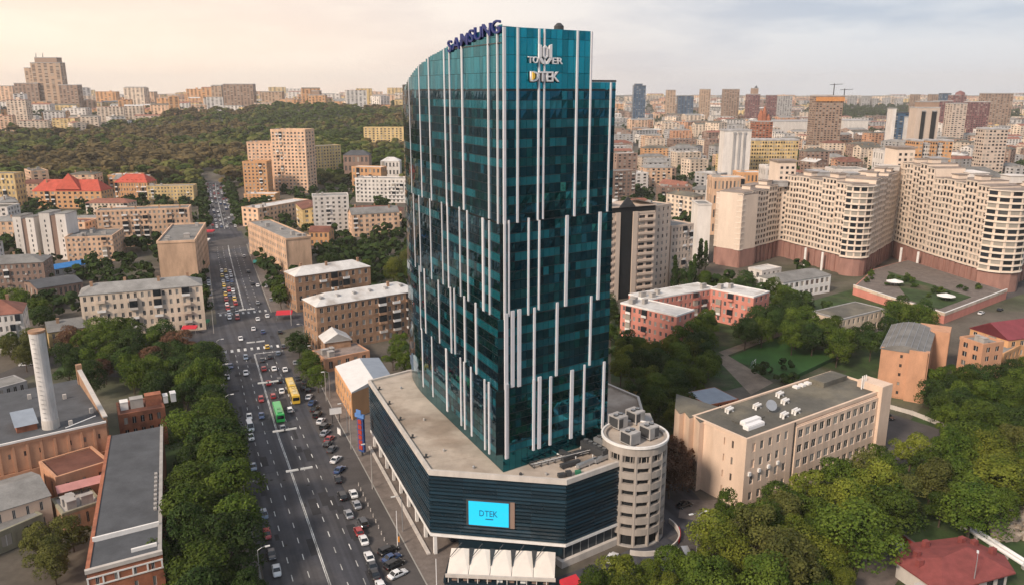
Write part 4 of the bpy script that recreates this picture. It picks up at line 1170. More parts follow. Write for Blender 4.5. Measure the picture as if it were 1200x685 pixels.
# raised forecourt with the pink wall
ter = thing('forecourt_terrace', 'raised planted terrace with pink parapet wall in front of the hotel', 'terrace', (0, 0, 0))
tf = [Q(1000, 336, 4), Q(1050, 352, 4), Q(1107, 369, 4), Q(1180, 341, 4), (240, 400), (231, 455), (200, 430)]
MB().prism(tf, -1, 4).build('base', pink_w, ter); MB().prism(offs(tf, .5), 4.0, 4.1).build('deck', paving, ter)
for i in range(3):
    nn, L = inset(tf[i], tf[i+1], 0); MB().edge(tf[i], tf[i+1], nn, 0, L, -.35, .15, 3.7, 5.0).build('parapet', cream, ter)
    MB().edge(tf[i], tf[i+1], nn, 0, L, -.4, .2, 5.0, 5.2).build('coping', white_m, ter)
g_ = offs(tf, 6); MB().prism([lerp(g_[1], g_[2], .1), g_[2], lerp(g_[2], g_[3], .6), (205, 424)], 4.1, 4.25).build('planting_bed', grass_m, ter)
occ(tf, 6)

# beige tower block with black slots and a dark pediment
bA, bB, bh = at_px(700, 768, 243, 374, 388)
Wd, brz = frame(bA, bB); bt = thing('tower_block', 'beige tower block with black vertical slots and dark triangular pediment', 'apartment block', (*bA, 0), brz)
bw_, bx_, bk_ = MB(), MB(), MB(); bh = 46
bw_.box(0, Wd, .6, 16, -1, bh-4); bo = [300]
for x0, x1 in ((0, Wd*.30), (Wd*.70, Wd)):
    facade(bt, bw_, bx_, (x0, .3), (x1, .3), 1, bh-4.2, 12, 2, .7, .42, objs=bo, fm=frame_dk, t=.4)
    for f in range(12): MB().box(x0+.4, x1-.4, -1.0, -.12, 1+f*3.4, 2.1+f*3.4).build('balcony', tower_beige, bt)
    bw_.box(x0-.05, x1+.05, -.2, .6, bh-4.1, bh-3.2)
for x0, x1 in ((Wd*.31, Wd*.39), (Wd*.61, Wd*.69)): bw_.box(x0, x1, -.6, .59, -1, bh-3)
bk_.box(Wd*.39, Wd*.61, .1, .59, -1, bh-.5); bk_.box(0, Wd, .2, 16.2, bh-3.15, bh-.6)
bk_.build('dark_slot', pod_dark, bt); bw_.build('wall', tower_beige, bt)
mb = MB(); mb.prism([(-.5, -.3), (Wd+.5, -.3), (Wd+.5, 16.5), (-.5, 16.5)], bh-.59, bh); mb.build('roof', tower_beige, bt)
mb = MB()
for y0, y1 in ((-.7, -.1),):
    f = [(Wd*.36, y0, bh-.5), (Wd*.64, y0, bh-.5), (Wd*.5, y0, bh+4.6)]; b2 = [(p[0], y1, p[2]) for p in f]
    mb.poly(f); mb.poly(b2[::-1])
    for i in range(3): j = (i+1) % 3; mb.poly([f[j], f[i], b2[i], b2[j]])
mb.build('pediment', dark_steel, bt)
mb = MB()
for s in (-1, 1): mb.poly([(Wd*.5+s*Wd*.5, -.3, bh+.1), (Wd*.5+s*Wd*.16, -.3, bh+3.2), (Wd*.5+s*Wd*.16, 16, bh+3.2), (Wd*.5+s*Wd*.5, 16, bh+.1)])
mb.build('roof_slope', roof_white, bt)
if bx_.v: stuff(bx_.build('windows', [wglass, frame_dk], bt))
occ([to_world(bA, brz, p) for p in ((0, 0), (Wd, 0), (Wd, 16), (0, 16))], 6)
a_, b_2, h_2 = at_px(769, 786, 240, 390, 398)
block('tower_block', 'narrow beige stair tower with a dark opening beside the pediment block', 'apartment block', a_, b_2, 14, h_2-1, 13, 3, 3, tower_beige, roof_grey, win='obj', ww=.36, z=0, clut=1)
a_, b_2, h_2 = at_px(787, 812, 266, 402, 410)
block('apartment_block', 'lower beige wing with small windows right of the pediment block', 'apartment block', a_, b_2, 14, h_2, 9, 6, 3, tower_beige, roof_grey, win='obj', z=0, clut=1)
a_, b_2, h_2 = at_px(818, 834, 240, 462, 462)
block('apartment_block', 'blank pale block at the left end of the hotel', 'apartment block', a_, b_2, 16, h_2, 10, 0, 0, palew, roof_grey, z=0)

# red-roofed restaurant, its yard fence, the white pipe and the rubble heap, bottom right
rr = thing('red_roof_house', 'low house with wide brick red hipped roof at the bottom right', 'house', (*Q(1112, 676, 0), 0), R(20))
MB().prism([(-10.6, -7), (7.6, -7), (11, -2), (9.6, 5), (-2.2, 7), (-10.6, 4)], -.5, 4.2).build('wall', light_conc, rr)
mb = MB(); eave = [(-11.5, -8), (8.5, -8), (12, -2.6), (10.5, 6), (-2.6, 8), (-11.5, 4.6)]; rg = [(-4, -1.0, 6.3), (4, 0, 6.5)]
E3 = [(*p, 4.2) for p in eave]
for f in ([E3[0], E3[1], rg[1], rg[0]], [E3[1], E3[2], rg[1]], [E3[2], E3[3], rg[1]], [E3[3], E3[4], rg[0], rg[1]], [E3[4], E3[5], rg[0]], [E3[5], E3[0], rg[0]]): mb.poly(f)
mb.prism(eave, 3.9, 4.195); mb.build('roof', roof_burg, rr)
for p in ((-7, 2.6), (-9, 0), (6.5, 3.4), (8, 1.6), (-2, 5), (9, -2)): MB().box(p[0]-.6, p[0]+.6, p[1]-.5, p[1]+.5, 4.5, 6.3).build('roof_vent', roof_burg, rr)
MB().box(-13.5, -7.5, -9, -3, 3.2, 3.6).build('entrance_roof', light_conc, rr)
for x in (-9, -6, -2, 2, 5): MB().box(x, x+1.6, -7.15, -7.02, 1, 3).build('window', wglass_o, rr)
occ([to_world(Q(1112, 676, 0), R(20), p) for p in eave], 3)
fence_red = M('red fence', (.23, .035, .03), var=.15)
def fence(name, label, pts, h, m, step=2.5, cat='fence', z=0):
    f = thing(name, label, cat, (*pts[0], z))
    for a, b in zip(pts, pts[1:]):
        nn, L = inset(a, b, 0); k2 = max(1, round(L/step)); la, lb = (a[0]-pts[0][0], a[1]-pts[0][1]), (b[0]-pts[0][0], b[1]-pts[0][1])
        for i in range(k2):
            MB().edge(la, lb, nn, L*i/k2+.06, L*(i+1)/k2-.06, -.04, .04, .15, h-.05*(i % 2)).build('panel', m, f)
            MB().edge(la, lb, nn, L*i/k2-.06, L*i/k2+.06, -.07, .07, -.2, h+.12).build('post', m, f)
    return f
fence('yard_fence', 'dark red panel fence behind the parked cars left of the red roof', [Q(1049, 632, 0), Q(1084, 654, 0)], 2.2, fence_red)
fence('yard_fence', 'dark red panel fence section at the near left of the yard', [Q(985, 660, 0), Q(1006, 645, 0)], 2.0, fence_red)
pa, pb2 = Q(1133, 614, 1), Q(1206, 660, 1)
for off_, lb in ((0, 'upper one of two white district pipes beside the rubble heap'), (1.5, 'lower one of two white district pipes near the red roof')):
    n_ = ((pb2[1]-pa[1]), -(pb2[0]-pa[0])); q_ = math.hypot(*n_); n_ = (n_[0]/q_*off_, n_[1]/q_*off_)
    pp = thing('pipeline', lb, 'pipe', (pa[0]+n_[0], pa[1]+n_[1], 0)); e = (pb2[0]-pa[0], pb2[1]-pa[1])
    MB().tube([(0, 0, -.2), (0, 0, 1.1), (e[0], e[1], 1.1)], [.45, .45, .45], 10).build('pipe', white_panel, pp)
    for i in range(5): MB().box(e[0]*i/4-.2, e[0]*i/4+.2, e[1]*i/4-.4, e[1]*i/4+.4, -.2, .7).build('support', concrete, pp)
mb = MB()
for i in range(420):
    x, y = Q(random.uniform(1160, 1215), random.uniform(596, 634), 0); s = random.uniform(.3, 1.1)
    a = random.uniform(0, 6.28); z = random.uniform(0, .9)
    mb.prism([(x+s*math.cos(a+t)*random.uniform(.6, 1), y+s*math.sin(a+t)*random.uniform(.6, 1)) for t in (0, 1.4, 2.9, 4.4)], z-.5, z+s*.6)
o = stuff(mb.build('rubble', rubble_m)); tag(o, 'heap of pale broken rubble beside the white pipes', 'rubble')
w1 = fence('low_wall', 'long low pale wall beside the car park behind the buff building', [Q(1032, 476, 0), Q(1068, 486, 0), Q(1112, 503, 0)], 1.6, light_conc, 4, 'wall')
# pitch goals
def goal(px, py, rz, lb):
    g = thing('football_goal', lb, 'goal', (*Q(px, py, 0), 0), rz)
    for x in (-1.6, 1.6): MB().tube([(x, 0, 0), (x, 0, 2.2)], [.09, .09], 6).build('post', white_m, g)
    MB().tube([(-1.7, 0, 2.2), (1.7, 0, 2.2)], [.09, .09], 6).build('crossbar', white_m, g)
    MB().box(-1.6, 1.6, 1.0, 1.06, 0, 1.5).build('net', steel, g)
goal(884, 428, R(60), 'white goal at the near left corner of the green pitch'); goal(966, 401, R(60), 'white goal at the far right end of the green pitch')
fence('pitch_fence', 'low wire fence of posts along the near side of the green pitch', [Q(928, 446, 0), Q(986, 418, 0)], 1.6, M('green mesh', (.03, .09, .035)), 3)
# striped kiosk roofs behind the ramp
ks = thing('kiosk', 'small kiosk with orange yellow striped roof behind the tower', 'kiosk', (*Q(730, 470, 0), 0), R(-25))
MB().box(-3.5, 3.5, -2.5, 2.5, 0, 2.8).build('wall', greyw, ks)
yel_r = M('amber roof', (.62, .33, .05), var=.12)
for i in range(6): MB().box(-4+i*1.34, -4+i*1.34+1.30, -3, 3, 2.85, 3.1).build('roof_panel', yel_r if i % 3 != 1 else brown_w, ks)
block('shed', 'small white and blue shed between the tower and the striped kiosk', 'shed', Q(708, 462, 3), Q(721, 458, 3), 6, 3, 1, 2, 1, palew, roof_bluegrey, par=.1, z=0)

# ------------------------------------------------------------------ left foreground: the old brick works with the chimney
fz = 15.0
f0, f1 = Q(-40, 527, fz), Q(122, 491, fz)
Wd, frz = frame(f0, f1); wk = thing('brick_factory', 'old orange brick factory with dark flat roof below the white chimney', 'factory', (*f0, 0), frz)
fw_, fx_ = MB(), MB(); FD = 40; fo_ = [300]
fw_.box(0, Wd, 0, FD, -1, 14.3)
facade(wk, fw_, fx_, (0, 0), (Wd, 0), 6.5, 14.0, 1, 9, .16, .18, objs=fo_, fm=frame_dk, sill=3.6)
fw_.box(0, Wd, -.55, -.0, -1, 6.3)
for i in range(10): fw_.box(Wd*i/10, Wd*i/10+.6, -.5, -.29, 6.3, 13.4)
fw_.box(0, Wd+.3, -.6, -.29, 13.5, 14.25)
fw_.build('wall', brick_o, wk)
if fx_.v: stuff(fx_.build('windows', [wglass, frame_dk], wk))
mb = MB(); mb.prism([(0, -.3), (Wd, -.3), (Wd, FD), (0, FD)], 14.31, 14.5); mb.build('roof', roof_dark, wk)
MB().box(-.2, Wd+.3, -.8, -.31, 14.25, 14.75).build('coping', white_m, wk)
# fire wall rising along the right end, and its pale coping
mb = MB(); mb.prism([(Wd, 1.0), (Wd+.9, 1.0), (Wd+.9, FD*.86), (Wd, FD*.86)], -1, 16, zt=[15.2, 15.2, 18.8, 18.8]); mb.build('fire_wall', brick_b, wk)
mb = MB()
q = [(Wd-.15, .8, 15.25), (Wd+1.05, .8, 15.25), (Wd+1.05, FD*.87, 18.9), (Wd-.15, FD*.87, 18.9)]
mb.poly([(a, b, c+.3) for a, b, c in q]); mb.poly([(q[0][0], q[0][1], q[0][2]+.3), (q[3][0], q[3][1], q[3][2]+.3), q[3], q[0]]); mb.poly([(q[1][0], q[1][1], q[1][2]), q[2], (q[2][0], q[2][1], q[2][2]+.3), (q[1][0], q[1][1], q[1][2]+.3)]); mb.poly([q[0], q[1], (q[1][0], q[1][1], q[1][2]+.3), (q[0][0], q[0][1], q[0][2]+.3)])
mb.build('coping', light_conc, wk)
MB().box(Wd-.3, Wd+1.2, FD*.86, FD*.86+1.4, 14, 20.6).build('wall_pier', brick_b, wk)
c = to_world((0, 0), -frz, (Q(30, 497, 16)[0]-f0[0], Q(30, 497, 16)[1]-f0[1]))
MB().box(c[0]-2.2, c[0]+2.4, c[1]-1, c[1]+7, 14.5, 16.2).build('roof_house', brick_r, wk)
mb = MB(); mb.poly([(c[0]-2.6, c[1]-1.5, 16.25), (c[0]+2.8, c[1]-1.5, 16.25), (c[0]+2.8, c[1]+7.4, 17.6), (c[0]-2.6, c[1]+7.4, 17.6)]); mb.build('roof_house_cover', roof_bluegrey, wk)
MB().tube([(Wd-9, 1.2, 14.6), (Wd-1.5, 2.6, 15.6)], [.14, .14], 6).build('pipe', white_panel, wk)
for x, y in ((Wd-2, 8), (Wd-8, 2), (Wd-6, 24), (Wd-14, 30)): MB().box(x, x+.9, y, y+.7, 14.5, 15.9).build('roof_vent', light_conc, wk)
occ([to_world(f0, frz, p) for p in ((0, 0), (Wd, 0), (Wd, FD), (0, FD))], 5)
cx, cy = Q(60, 500, 14.5)
ch = thing('chimney', 'tall tapered whitewashed round chimney rising from the dark factory roof', 'chimney', (cx, cy, 0))
MB().tube([(0, 0, -.5), (0, 0, 14.5), (0, 0, 16.2)], [2.3, 2.1, 2.05], 20).tube([(0, 0, 16.2), (0, 0, 17.0)], [2.05, 1.98], 20).build('base', light_conc, ch)
chm = M('whitewash', (.56, .54, .52), var=.30, scale=.5, streak=.25)
MB().tube([(0, 0, 17.0), (0, 0, 24), (0, 0, 33), (0, 0, 40.5)], [1.95, 1.86, 1.8, 1.86], 22).build('shaft', chm, ch)
MB().tube([(0, 0, 40.5), (0, 0, 41.1)], [1.98, 1.98], 22).build('rim', brick_b, ch)
for a in (.6, .9): pass
for i in range(18): MB().box(-.35, .35, -2.15, -2.08, 18+i*1.25, 18.06+i*1.25).build('ladder_rung', dark_steel, ch)

# low long building with the dark roof beside the trees
la, lb_, lc = Q(101, 668, 11), Q(188, 645, 11), Q(190, 497, 11)
Wd, lrz = frame(la, lb_); LD = 67
lw = thing('long_brick_building', 'long narrow red brick building with dark flat roof beside the street trees', 'building', (*la, 0), lrz)
lwm, lwx = MB(), MB(); lo = [60]
ldir = to_world((0, 0), -lrz, (lc[0]-lb_[0], lc[1]-lb_[1])); ld = math.hypot(*ldir); ld = (ldir[0]/ld, ldir[1]/ld)
far = (ld[0]*LD, ld[1]*LD)
fp = [(0, 0), (Wd, 0), (Wd+far[0], far[1]), (far[0], far[1])]
lwm.prism(fp, -1, 10.6)
facade(lw, lwm, lwx, (0, 0), (Wd, 0), 0, 10.4, 3, 4, .20, .62, objs=lo, fm=frame_m, sill=.5)
lwm.build('wall', brick_r, lw)
mb = MB(); mb.prism(offs(fp, .2), 10.61, 10.8); mb.build('roof', roof_dark, lw)
for i, z in enumerate((7.4, 9.2)): MB().box(-.2, Wd+.2, -.42, -.285, z, z+.3).build('stone_band', white_m, lw)
for i in range(6): MB().box(Wd*i/5-.15, Wd*i/5+.15, -.4, -.286, 7.72, 9.18).build('stone_strip', white_m, lw)
MB().box(-.3, Wd+.3, -.5, .3, 10.4, 11.2).build('parapet', light_conc, lw)
pb = MB(); n1, L1 = inset(fp[1], fp[2], 0); pb.edge(fp[1], fp[2], n1, .35, L1, -.5, .25, 10.4, 11.15); pb.build('parapet', concrete, lw)
pb = MB(); n1, L1 = inset(fp[3], fp[0], 0); pb.edge(fp[3], fp[0], n1, 0, L1-.35, -.5, .25, 10.4, 11.0); pb.build('parapet', brick_r, lw)
a5, b5 = (far[0]*.16+.3, far[1]*.16), (Wd+far[0]*.16-.3, far[1]*.16)
MB().prism([a5, b5, (b5[0], b5[1]+.45), (a5[0], a5[1]+.45)], 10.8, 11.8).build('cross_wall', white_m, lw)
MB().box(Wd*.62, Wd-.3, 2.6, 3.1, 10.8, 11.5).build('cross_wall', white_m, lw)
for i in range(9): MB().box(Wd-1.4+ld[0]*(18+i*2.2), Wd-.8+ld[0]*(18+i*2.2), 18+i*2.2, 19+i*2.2, 10.8, 11.25).build('roof_box', concrete, lw)
occ([to_world(la, lrz, p) for p in fp], 4)
# the courts between factory and long building
block('shed', 'grey gabled workshop with buff gable wall at the left edge', 'building', Q(-30, 607, 8), Q(57, 580, 8), 16, 8, 2, 5, 2, school_w, roof_grey, 'gable', 2.2, win='obj', ww=.24, z=0)
block('shed', 'low grey green stained building at the lower left edge', 'building', Q(-40, 640, 5), Q(48, 603, 5), 8, 5, 1, 3, 2, olive_w, roof_grey, par=.3, z=0)
block('brick_annex', 'orange brick annex between the factory and the long dark roof', 'building', Q(66, 560, 8.5), Q(127, 541, 8.5), 12, 8.5, 1, 3, 2, brick_o, roof_rust, par=.5, pm=brick_o, ww=.2, z=0)
block('brick_annex', 'low brick annex with worn boxes in front of the pink canopy', 'building', Q(74, 602, 5), Q(118, 588, 5), 9, 5, 1, 4, 2, brick_b, concrete, par=.4, pm=olive_w, ww=.3, clut=4, z=0)
cp = thing('loading_canopy', 'narrow faded pink canopy roof between the brick annexes', 'canopy', (*Q(67, 577, 7), 0), frame(Q(67, 577, 7), Q(122, 563, 7))[1])
L_ = frame(Q(67, 577, 7), Q(122, 563, 7))[0]
mb = MB(); mb.prism([(0, 0), (L_, 0), (L_, 2.6), (0, 2.6)], 6.7, 7, zt=[6.8, 6.8, 7.7, 7.7]); mb.build('roof', M('faded pink sheet', (.46, .22, .20), var=.15), cp)
for x in (.3, L_*.5, L_-.3): MB().tube([(x, .3, -.2), (x, .3, 6.75)], [.14, .14], 6).build('post', dark_steel, cp)
block('brick_annex', 'red brick rear building with white roof boxes behind the fire wall', 'building', Q(140, 487, 11), Q(192, 478, 11), 10, 11, 3, 5, 2, brick_r, roof_rust, par=.5, pm=brick_r, clut=0, z=0)
rb = thing('roof_cabin', 'row of pale plant boxes on the red brick roof left of the trees', 'roof plant', (*Q(142, 482, 11.2), 11.15), frame(Q(140, 487, 11), Q(192, 478, 11))[1])
for x, w, h, m in ((0, 2, 2.2, white_m), (2.6, 3.4, 2.6, concrete), (6.6, 4.2, 3.0, brick_r), (11.4, 1.2, 2.0, white_m), (13.4, 1.4, 2.4, white_m)): MB().box(x, x+w, 1, 3.6, 0, h).box(x-.1, x+w+.1, .9, 3.7, h+.003, h+.2).build('cabin', m, rb)

# ------------------------------------------------------------------ left middle distance; warm glow put into its peach and orange walls
block('corner_house', 'long cream corner house with ornate windows at the crossing', 'apartment block', Q(93, 346, 19.5), Q(236, 334, 19.5), 13, 19.5, 5, 17, 4, cream, roof_grey, 'hip', 3.2, win='obj', balc=(.16, .42, .62, .86), chim=4, z=0, seed=3, ww=.42)
block('apartment_block', 'tall narrow peach block with blank end wall behind the corner house', 'apartment block', Q(184, 285, 24), Q(228, 283, 24), 58, 24, 7, 0, 14, peach, roof_grey, par=.9, clut=5, z=0, seed=4)
block('apartment_block', 'long peach slab block with balconies above the narrow block', 'apartment block', Q(112, 248, 24), Q(221, 244, 24), 14, 24, 7, 20, 4, peach, roof_grey, win='obj', balc=(.1, .3, .42, .52, .78, .92), z=0, seed=5, chim=4, rise=.8)
block('apartment_block', 'brown peach block with flat grey roof right of the twin white towers', 'apartment block', Q(76, 279, 15), Q(131, 277, 15), 28, 15, 5, 9, 5, peach, roof_grey, win='obj', clut=5, z=0, seed=6)
for i, (x0, x1, yt, lb) in enumerate(((14, 39, 255, 'left one of two white slab towers with dark stair strip'), (45, 76, 251, 'right one of two white slab towers with dark stair strip'))):
    a_, b_2, h_2 = at_px(x0, x1, yt, 474)
    W_, rz_ = frame(a_, b_2); tt = thing('slab_tower', lb, 'apartment block', (*a_, 0), rz_, 'white slab towers')
    MB().box(0, W_*.40, 0, 13, -1, h_2+.6).build('wall', palew, tt); MB().box(W_*.62, W_, 0, 13, -1, h_2).build('wall', palew, tt)
    MB().box(W_*.40, W_*.62, .6, 12.5, -1, h_2-1).build('stair_strip', brown_w, tt)
    for x in (W_*.2, W_*.81):
        for f in range(8): MB().box(x-.35, x+.35, -.06, .0, 2+f*3.0, 3.5+f*3.0).build('window', wglass_o, tt)
    MB().box(-.2, W_*.42, -.2, 13.2, h_2+.61, h_2+.9).box(W_*.6, W_+.2, -.2, 13.2, h_2+.01, h_2+.3).build('roof', roof_grey, tt)
    occ([a_, b_2, (b_2[0], b_2[1]+13), (a_[0], a_[1]+13)], 4)
def red_house(x0, x1, ye, D, h, lb, rise, peak=None, z=None, wall=orange_w, fl=4, cf=12):
    a_, b_2, h_2 = at_px(x0, x1, ye, D)
    r = block('red_roof_building', lb, 'building', a_, b_2, 20, h_2, fl, cf, 4, wall, roof_red, 'hip', rise, hip=7, win='obj', z=0, group='red roofed buildings below the hill', chim=2)
    W_ = b_2[0]-a_[0]
    if peak:
        mb = MB(); x = W_*peak; A, B, Cc = (x-11, -1, h_2+1.5), (x+11, -1, h_2+1.5), (x, 4, h_2+rise+6)
        mb.poly([A, B, Cc]); mb.poly([B, (x+11, 18, h_2+1.5), Cc]); mb.poly([(x+11, 18, h_2+1.5), (x-11, 18, h_2+1.5), Cc]); mb.poly([(x-11, 18, h_2+1.5), A, Cc]); mb.poly([A, (x-11, 18, h_2+1.5), (x+11, 18, h_2+1.5), B]); mb.build('roof_peak', roof_red, r)
    for i in range(7): MB().box(W_*(i+.5)/7-.6, W_*(i+.5)/7+.6, 2.2, 5, h_2+.8, h_2+2.6).build('dormer', roof_red, r)
    return r
red_house(38, 118, 224, 690, 16, 'large red roofed building with a central roof peak below the forest', 9, .52)
red_house(134, 172, 214, 735, 15, 'smaller red roofed orange house right of the peaked red roof', 7, None)
def pxblock(name, lb, cat, x0, x1, yt, D, fl, cf, cs, wall, rmat=roof_grey, dep=14, D2=None, **k2):
    a_, b_2, h_2 = at_px(x0, x1, yt, D, D2); zb = min(gz(*a_), gz(*b_2))
    return block(name, lb, cat, a_, b_2, dep, max(3.5, h_2-zb), fl, cf, cs, wall, rmat, z=zb, **k2)
pxblock('building', 'orange yellow block right of the small red roof', 'building', 172, 226, 219, 720, 5, 14, 4, yellow_w, win='obj', clut=3, D2=726)
pxblock('building', 'cream block with grey roof directly below the large red roof', 'building', 100, 150, 238, 640, 4, 11, 3, cream, roof_rust, roof='hip', rise=3)
pxblock('building', 'narrow yellow block at the far left edge below the forest', 'building', -20, 16, 204, 700, 6, 7, 3, yellow_w, clut=2)
pxblock('building', 'grey brown house at the left edge beside the white slab towers', 'building', -20, 14, 263, 560, 4, 8, 3, brown_w, roof_rust, roof='hip', rise=3, chim=2)
block('brick_house', 'dark red brick house with pale window frames at the left edge', 'house', Q(-25, 311, 14), Q(50, 307, 14), 18, 14, 4, 11, 4, brown_w, roof_grey, 'hip', 3.0, win='obj', z=0, chim=3)
block('shed', 'low shed with bright blue sheet roof', 'shed', Q(62, 316, 4), Q(108, 308, 4), 12, 4, 1, 6, 2, greyw, roof_blue, 'gable', 1.6, z=0)
block('shed', 'long low dark roofed hall right of the blue shed', 'building', Q(44, 338, 6), Q(96, 330, 6), 22, 6, 1, 9, 3, brown_w, roof_dark, 'gable', 1.6, z=0)
block('white_house', 'pale pinkish house with steep grey roof at the left edge', 'house', Q(-35, 372, 15.5), Q(25, 366, 15.5), 16, 15.5, 4, 8, 3, palew, roof_rust, 'hip', 4.5, win='obj', z=0, chim=2)
block('yellow_house', 'small yellow two storey house with brown roof among trees', 'house', Q(57, 389, 7.5), Q(98, 383, 7.5), 12, 7.5, 2, 5, 3, yellow_w, roof_grey, 'gable', 3, win='obj', z=0, chim=1)
block('shed', 'grey sheet roofed row of garages at the far left street', 'garage', Q(-30, 462, 4), Q(30, 446, 4), 9, 4, 1, 7, 2, greyw, roof_grey, par=.2, z=0)
# right side of the avenue
block('apartment_block', 'long five storey peach block with blank end wall along the avenue', 'apartment block', Q(335, 281, 20), Q(364, 278, 20), 72, 20, 5, 0, 22, peach, roof_grey, par=.7, clut=7, z=0, win='obj', seed=8)
block('brick_apartments', 'brown brick block with pale hipped roof left of the glass tower', 'apartment block', Q(346, 324, 17), Q(433, 312, 17), 13, 17, 4, 11, 4, brick_b, roof_white, 'hip', 3, win='obj', balc=(.35, .5, .66), chim=3, z=0, seed=9)
bb = block('brick_apartments', 'brown brick block with pale roof and white balconies beside the glass tower', 'apartment block', Q(371, 359, 19), Q(490, 340, 19), 14, 19, 5, 15, 4, brick_b, roof_white, 'hip', 3.2, win='obj', balc=(.62, .76, .9), chim=2, z=0, seed=10)
for i in range(6): MB().box(3+i*7.0, 4.2+i*7.0, 3.2, 5.0, 19.4, 21.6).build('dormer', greyw, bb)
block('brick_annex', 'small brown brick gabled annex in front of the brick apartments', 'building', Q(381, 401, 8), Q(411, 397, 8), 9, 8, 2, 0, 2, brick_b, roof_white, 'gable', 3.0, z=0, along='y', right=False)
block('shop', 'low shop with flat brown roof in front of the brick apartments', 'shop', Q(381, 421, 5), Q(432, 411, 5), 12, 5, 1, 5, 3, brick_o, M('brown felt', (.24, .19, .165), var=.3, scale=.3), par=.3, clut=3, z=0)
w0, w1_, w2, w3 = Q(412, 460, 9), Q(459, 441, 9), Q(444, 419, 9), Q(393, 429, 9)
ws = thing('white_roof_building', 'orange fronted building with white and blue grey sheet roof by the podium', 'building', (*w0, 0))
fpw = [(p[0]-w0[0], p[1]-w0[1]) for p in (w0, w1_, w2, w3)]
wm_, wx_ = MB(), MB(); wm_.prism(fpw, -1, 8.8); wo = [60]
facade(ws, wm_, wx_, fpw[3], fpw[0], 0, 8.6, 2, 7, .5, .5, objs=wo); wm_.build('wall', orange_w, ws)
mid0, mid1 = lerp(fpw[0], fpw[1], .55), lerp(fpw[3], fpw[2], .55)
mb = MB(); mb.prism([fpw[0], mid0, mid1, fpw[3]], 8.81, 9, zt=[9.2, 10.4, 10.4, 9.2]); mb.build('roof', M('white sheet', (.66, .65, .63), var=.08, scale=.4), ws)
mb = MB(); mb.prism([mid0, fpw[1], fpw[2], mid1], 8.81, 9, zt=[10.4, 9.2, 9.2, 10.4]); mb.build('roof', roof_bluegrey, ws)
occ([w0, w1_, w2, w3], 4)
# tall illuminated shop sign at the podium end
sx_, sy_ = Q(431, 515, 0)
ss = thing('vertical_sign', 'tall blue and red vertical shop sign at the end of the podium', 'sign', (-42.2, 206.5, 0), R(-35))
MB().box(-1.1, 1.1, -.35, .35, 1.5, 12.6).build('board', M('blue sign', (.03, .07, .22), var=.15), ss)
MB().box(-1.7, 1.7, -.55, .0, 11.8, 12.9).build('cross_board', M('pale blue sign', (.10, .22, .50), var=.15), ss)
MB().box(-.9, .9, -.75, -.56, 12.95, 14.2).build('top_badge', M('pale blue sign', (.10, .22, .50)), ss)
for i in range(6): MB().box(-.65, .65, -.55, -.352, 2.2+i*1.55, 3.4+i*1.55).build('letter_panel', M('red letter panel', (.36, .045, .03), var=.2), ss)
MB().tube([(0, 0, -.3), (0, 0, 1.6)], [.3, .3], 8).build('post', dark_steel, ss)

pxblock('white_apartments', 'white panel tower block with dark window columns behind garden trees', 'apartment block', 366, 408, 231, 560, 9, 6, 3, palew, dep=16, win='obj', ww=.4, D2=566, clut=2)
pxblock('peach_block', 'long peach block with white roof left of the white panel tower', 'apartment block', 302, 362, 245, 590, 4, 14, 3, peach, roof_white, dep=16, win='obj', D2=640, clut=3)
pxblock('orange_house', 'small orange house tucked below the white panel tower', 'house', 362, 385, 272, 520, 2, 4, 2, orange_w, roof_rust, roof='gable', rise=3)
pxblock('high_rise', 'tallest orange cream stepped high rise left of the glass tower', 'apartment block', 317, 357, 154, 806, 18, 9, 3, peach, dep=22, win='obj', ww=.5, D2=800, clut=3, par=2)
pxblock('high_rise', 'left lower orange high rise with brown roof beside the tallest one', 'apartment block', 289, 318, 168, 826, 15, 6, 4, peach, roof_rust, dep=18, win='obj', clut=2, par=1.4)
pxblock('high_rise', 'front low orange high rise with brown roof at the avenue bend', 'apartment block', 284, 312, 191, 770, 10, 6, 4, orange_w, roof_rust, dep=16, win='obj', clut=1, par=1.4)
pxblock('high_rise', 'yellow orange slab right of the tallest high rise', 'apartment block', 357, 399, 173, 900, 11, 12, 4, yellow_w, dep=14, win='obj', clut=3, D2=940)
pxblock('apartment_slab', 'broad orange cream slab block in the forest behind the glass tower', 'apartment block', 426, 490, 150, 1308, 9, 14, 3, yellow_w, dep=16, win='obj', par=1)
pxblock('white_modern_block', 'white modern block with stepped roof left of the glass tower', 'building', 416, 478, 210, 730, 6, 13, 4, palew, roof_grey, dep=18, win='obj', clut=5, par=1, D2=724)
pxblock('orange_house', 'orange and white house above the white modern block', 'building', 412, 446, 196, 800, 4, 7, 3, orange_w, roof_white, dep=14, D2=792)
pxblock('villa', 'grey villa with dark hipped roof between slab and high rises', 'building', 402, 432, 182, 900, 3, 6, 3, brown_w, roof_dark, roof='hip', rise=5, dep=16)
pxblock('villa', 'small white roofed house in the trees below the orange slab', 'building', 446, 468, 189, 880, 3, 5, 3, palew, roof_white, roof='hip', rise=4, dep=14)
pxblock('building', 'peach and red roofed low building beside the glass tower edge', 'building', 408, 470, 247, 620, 3, 11, 3, peach, roof_rust, roof='hip', rise=3, dep=16, chim=3)
pxblock('building', 'orange block beside the avenue below the front high rise', 'building', 286, 322, 228, 730, 4, 8, 3, orange_w, roof_white, dep=15, clut=2)

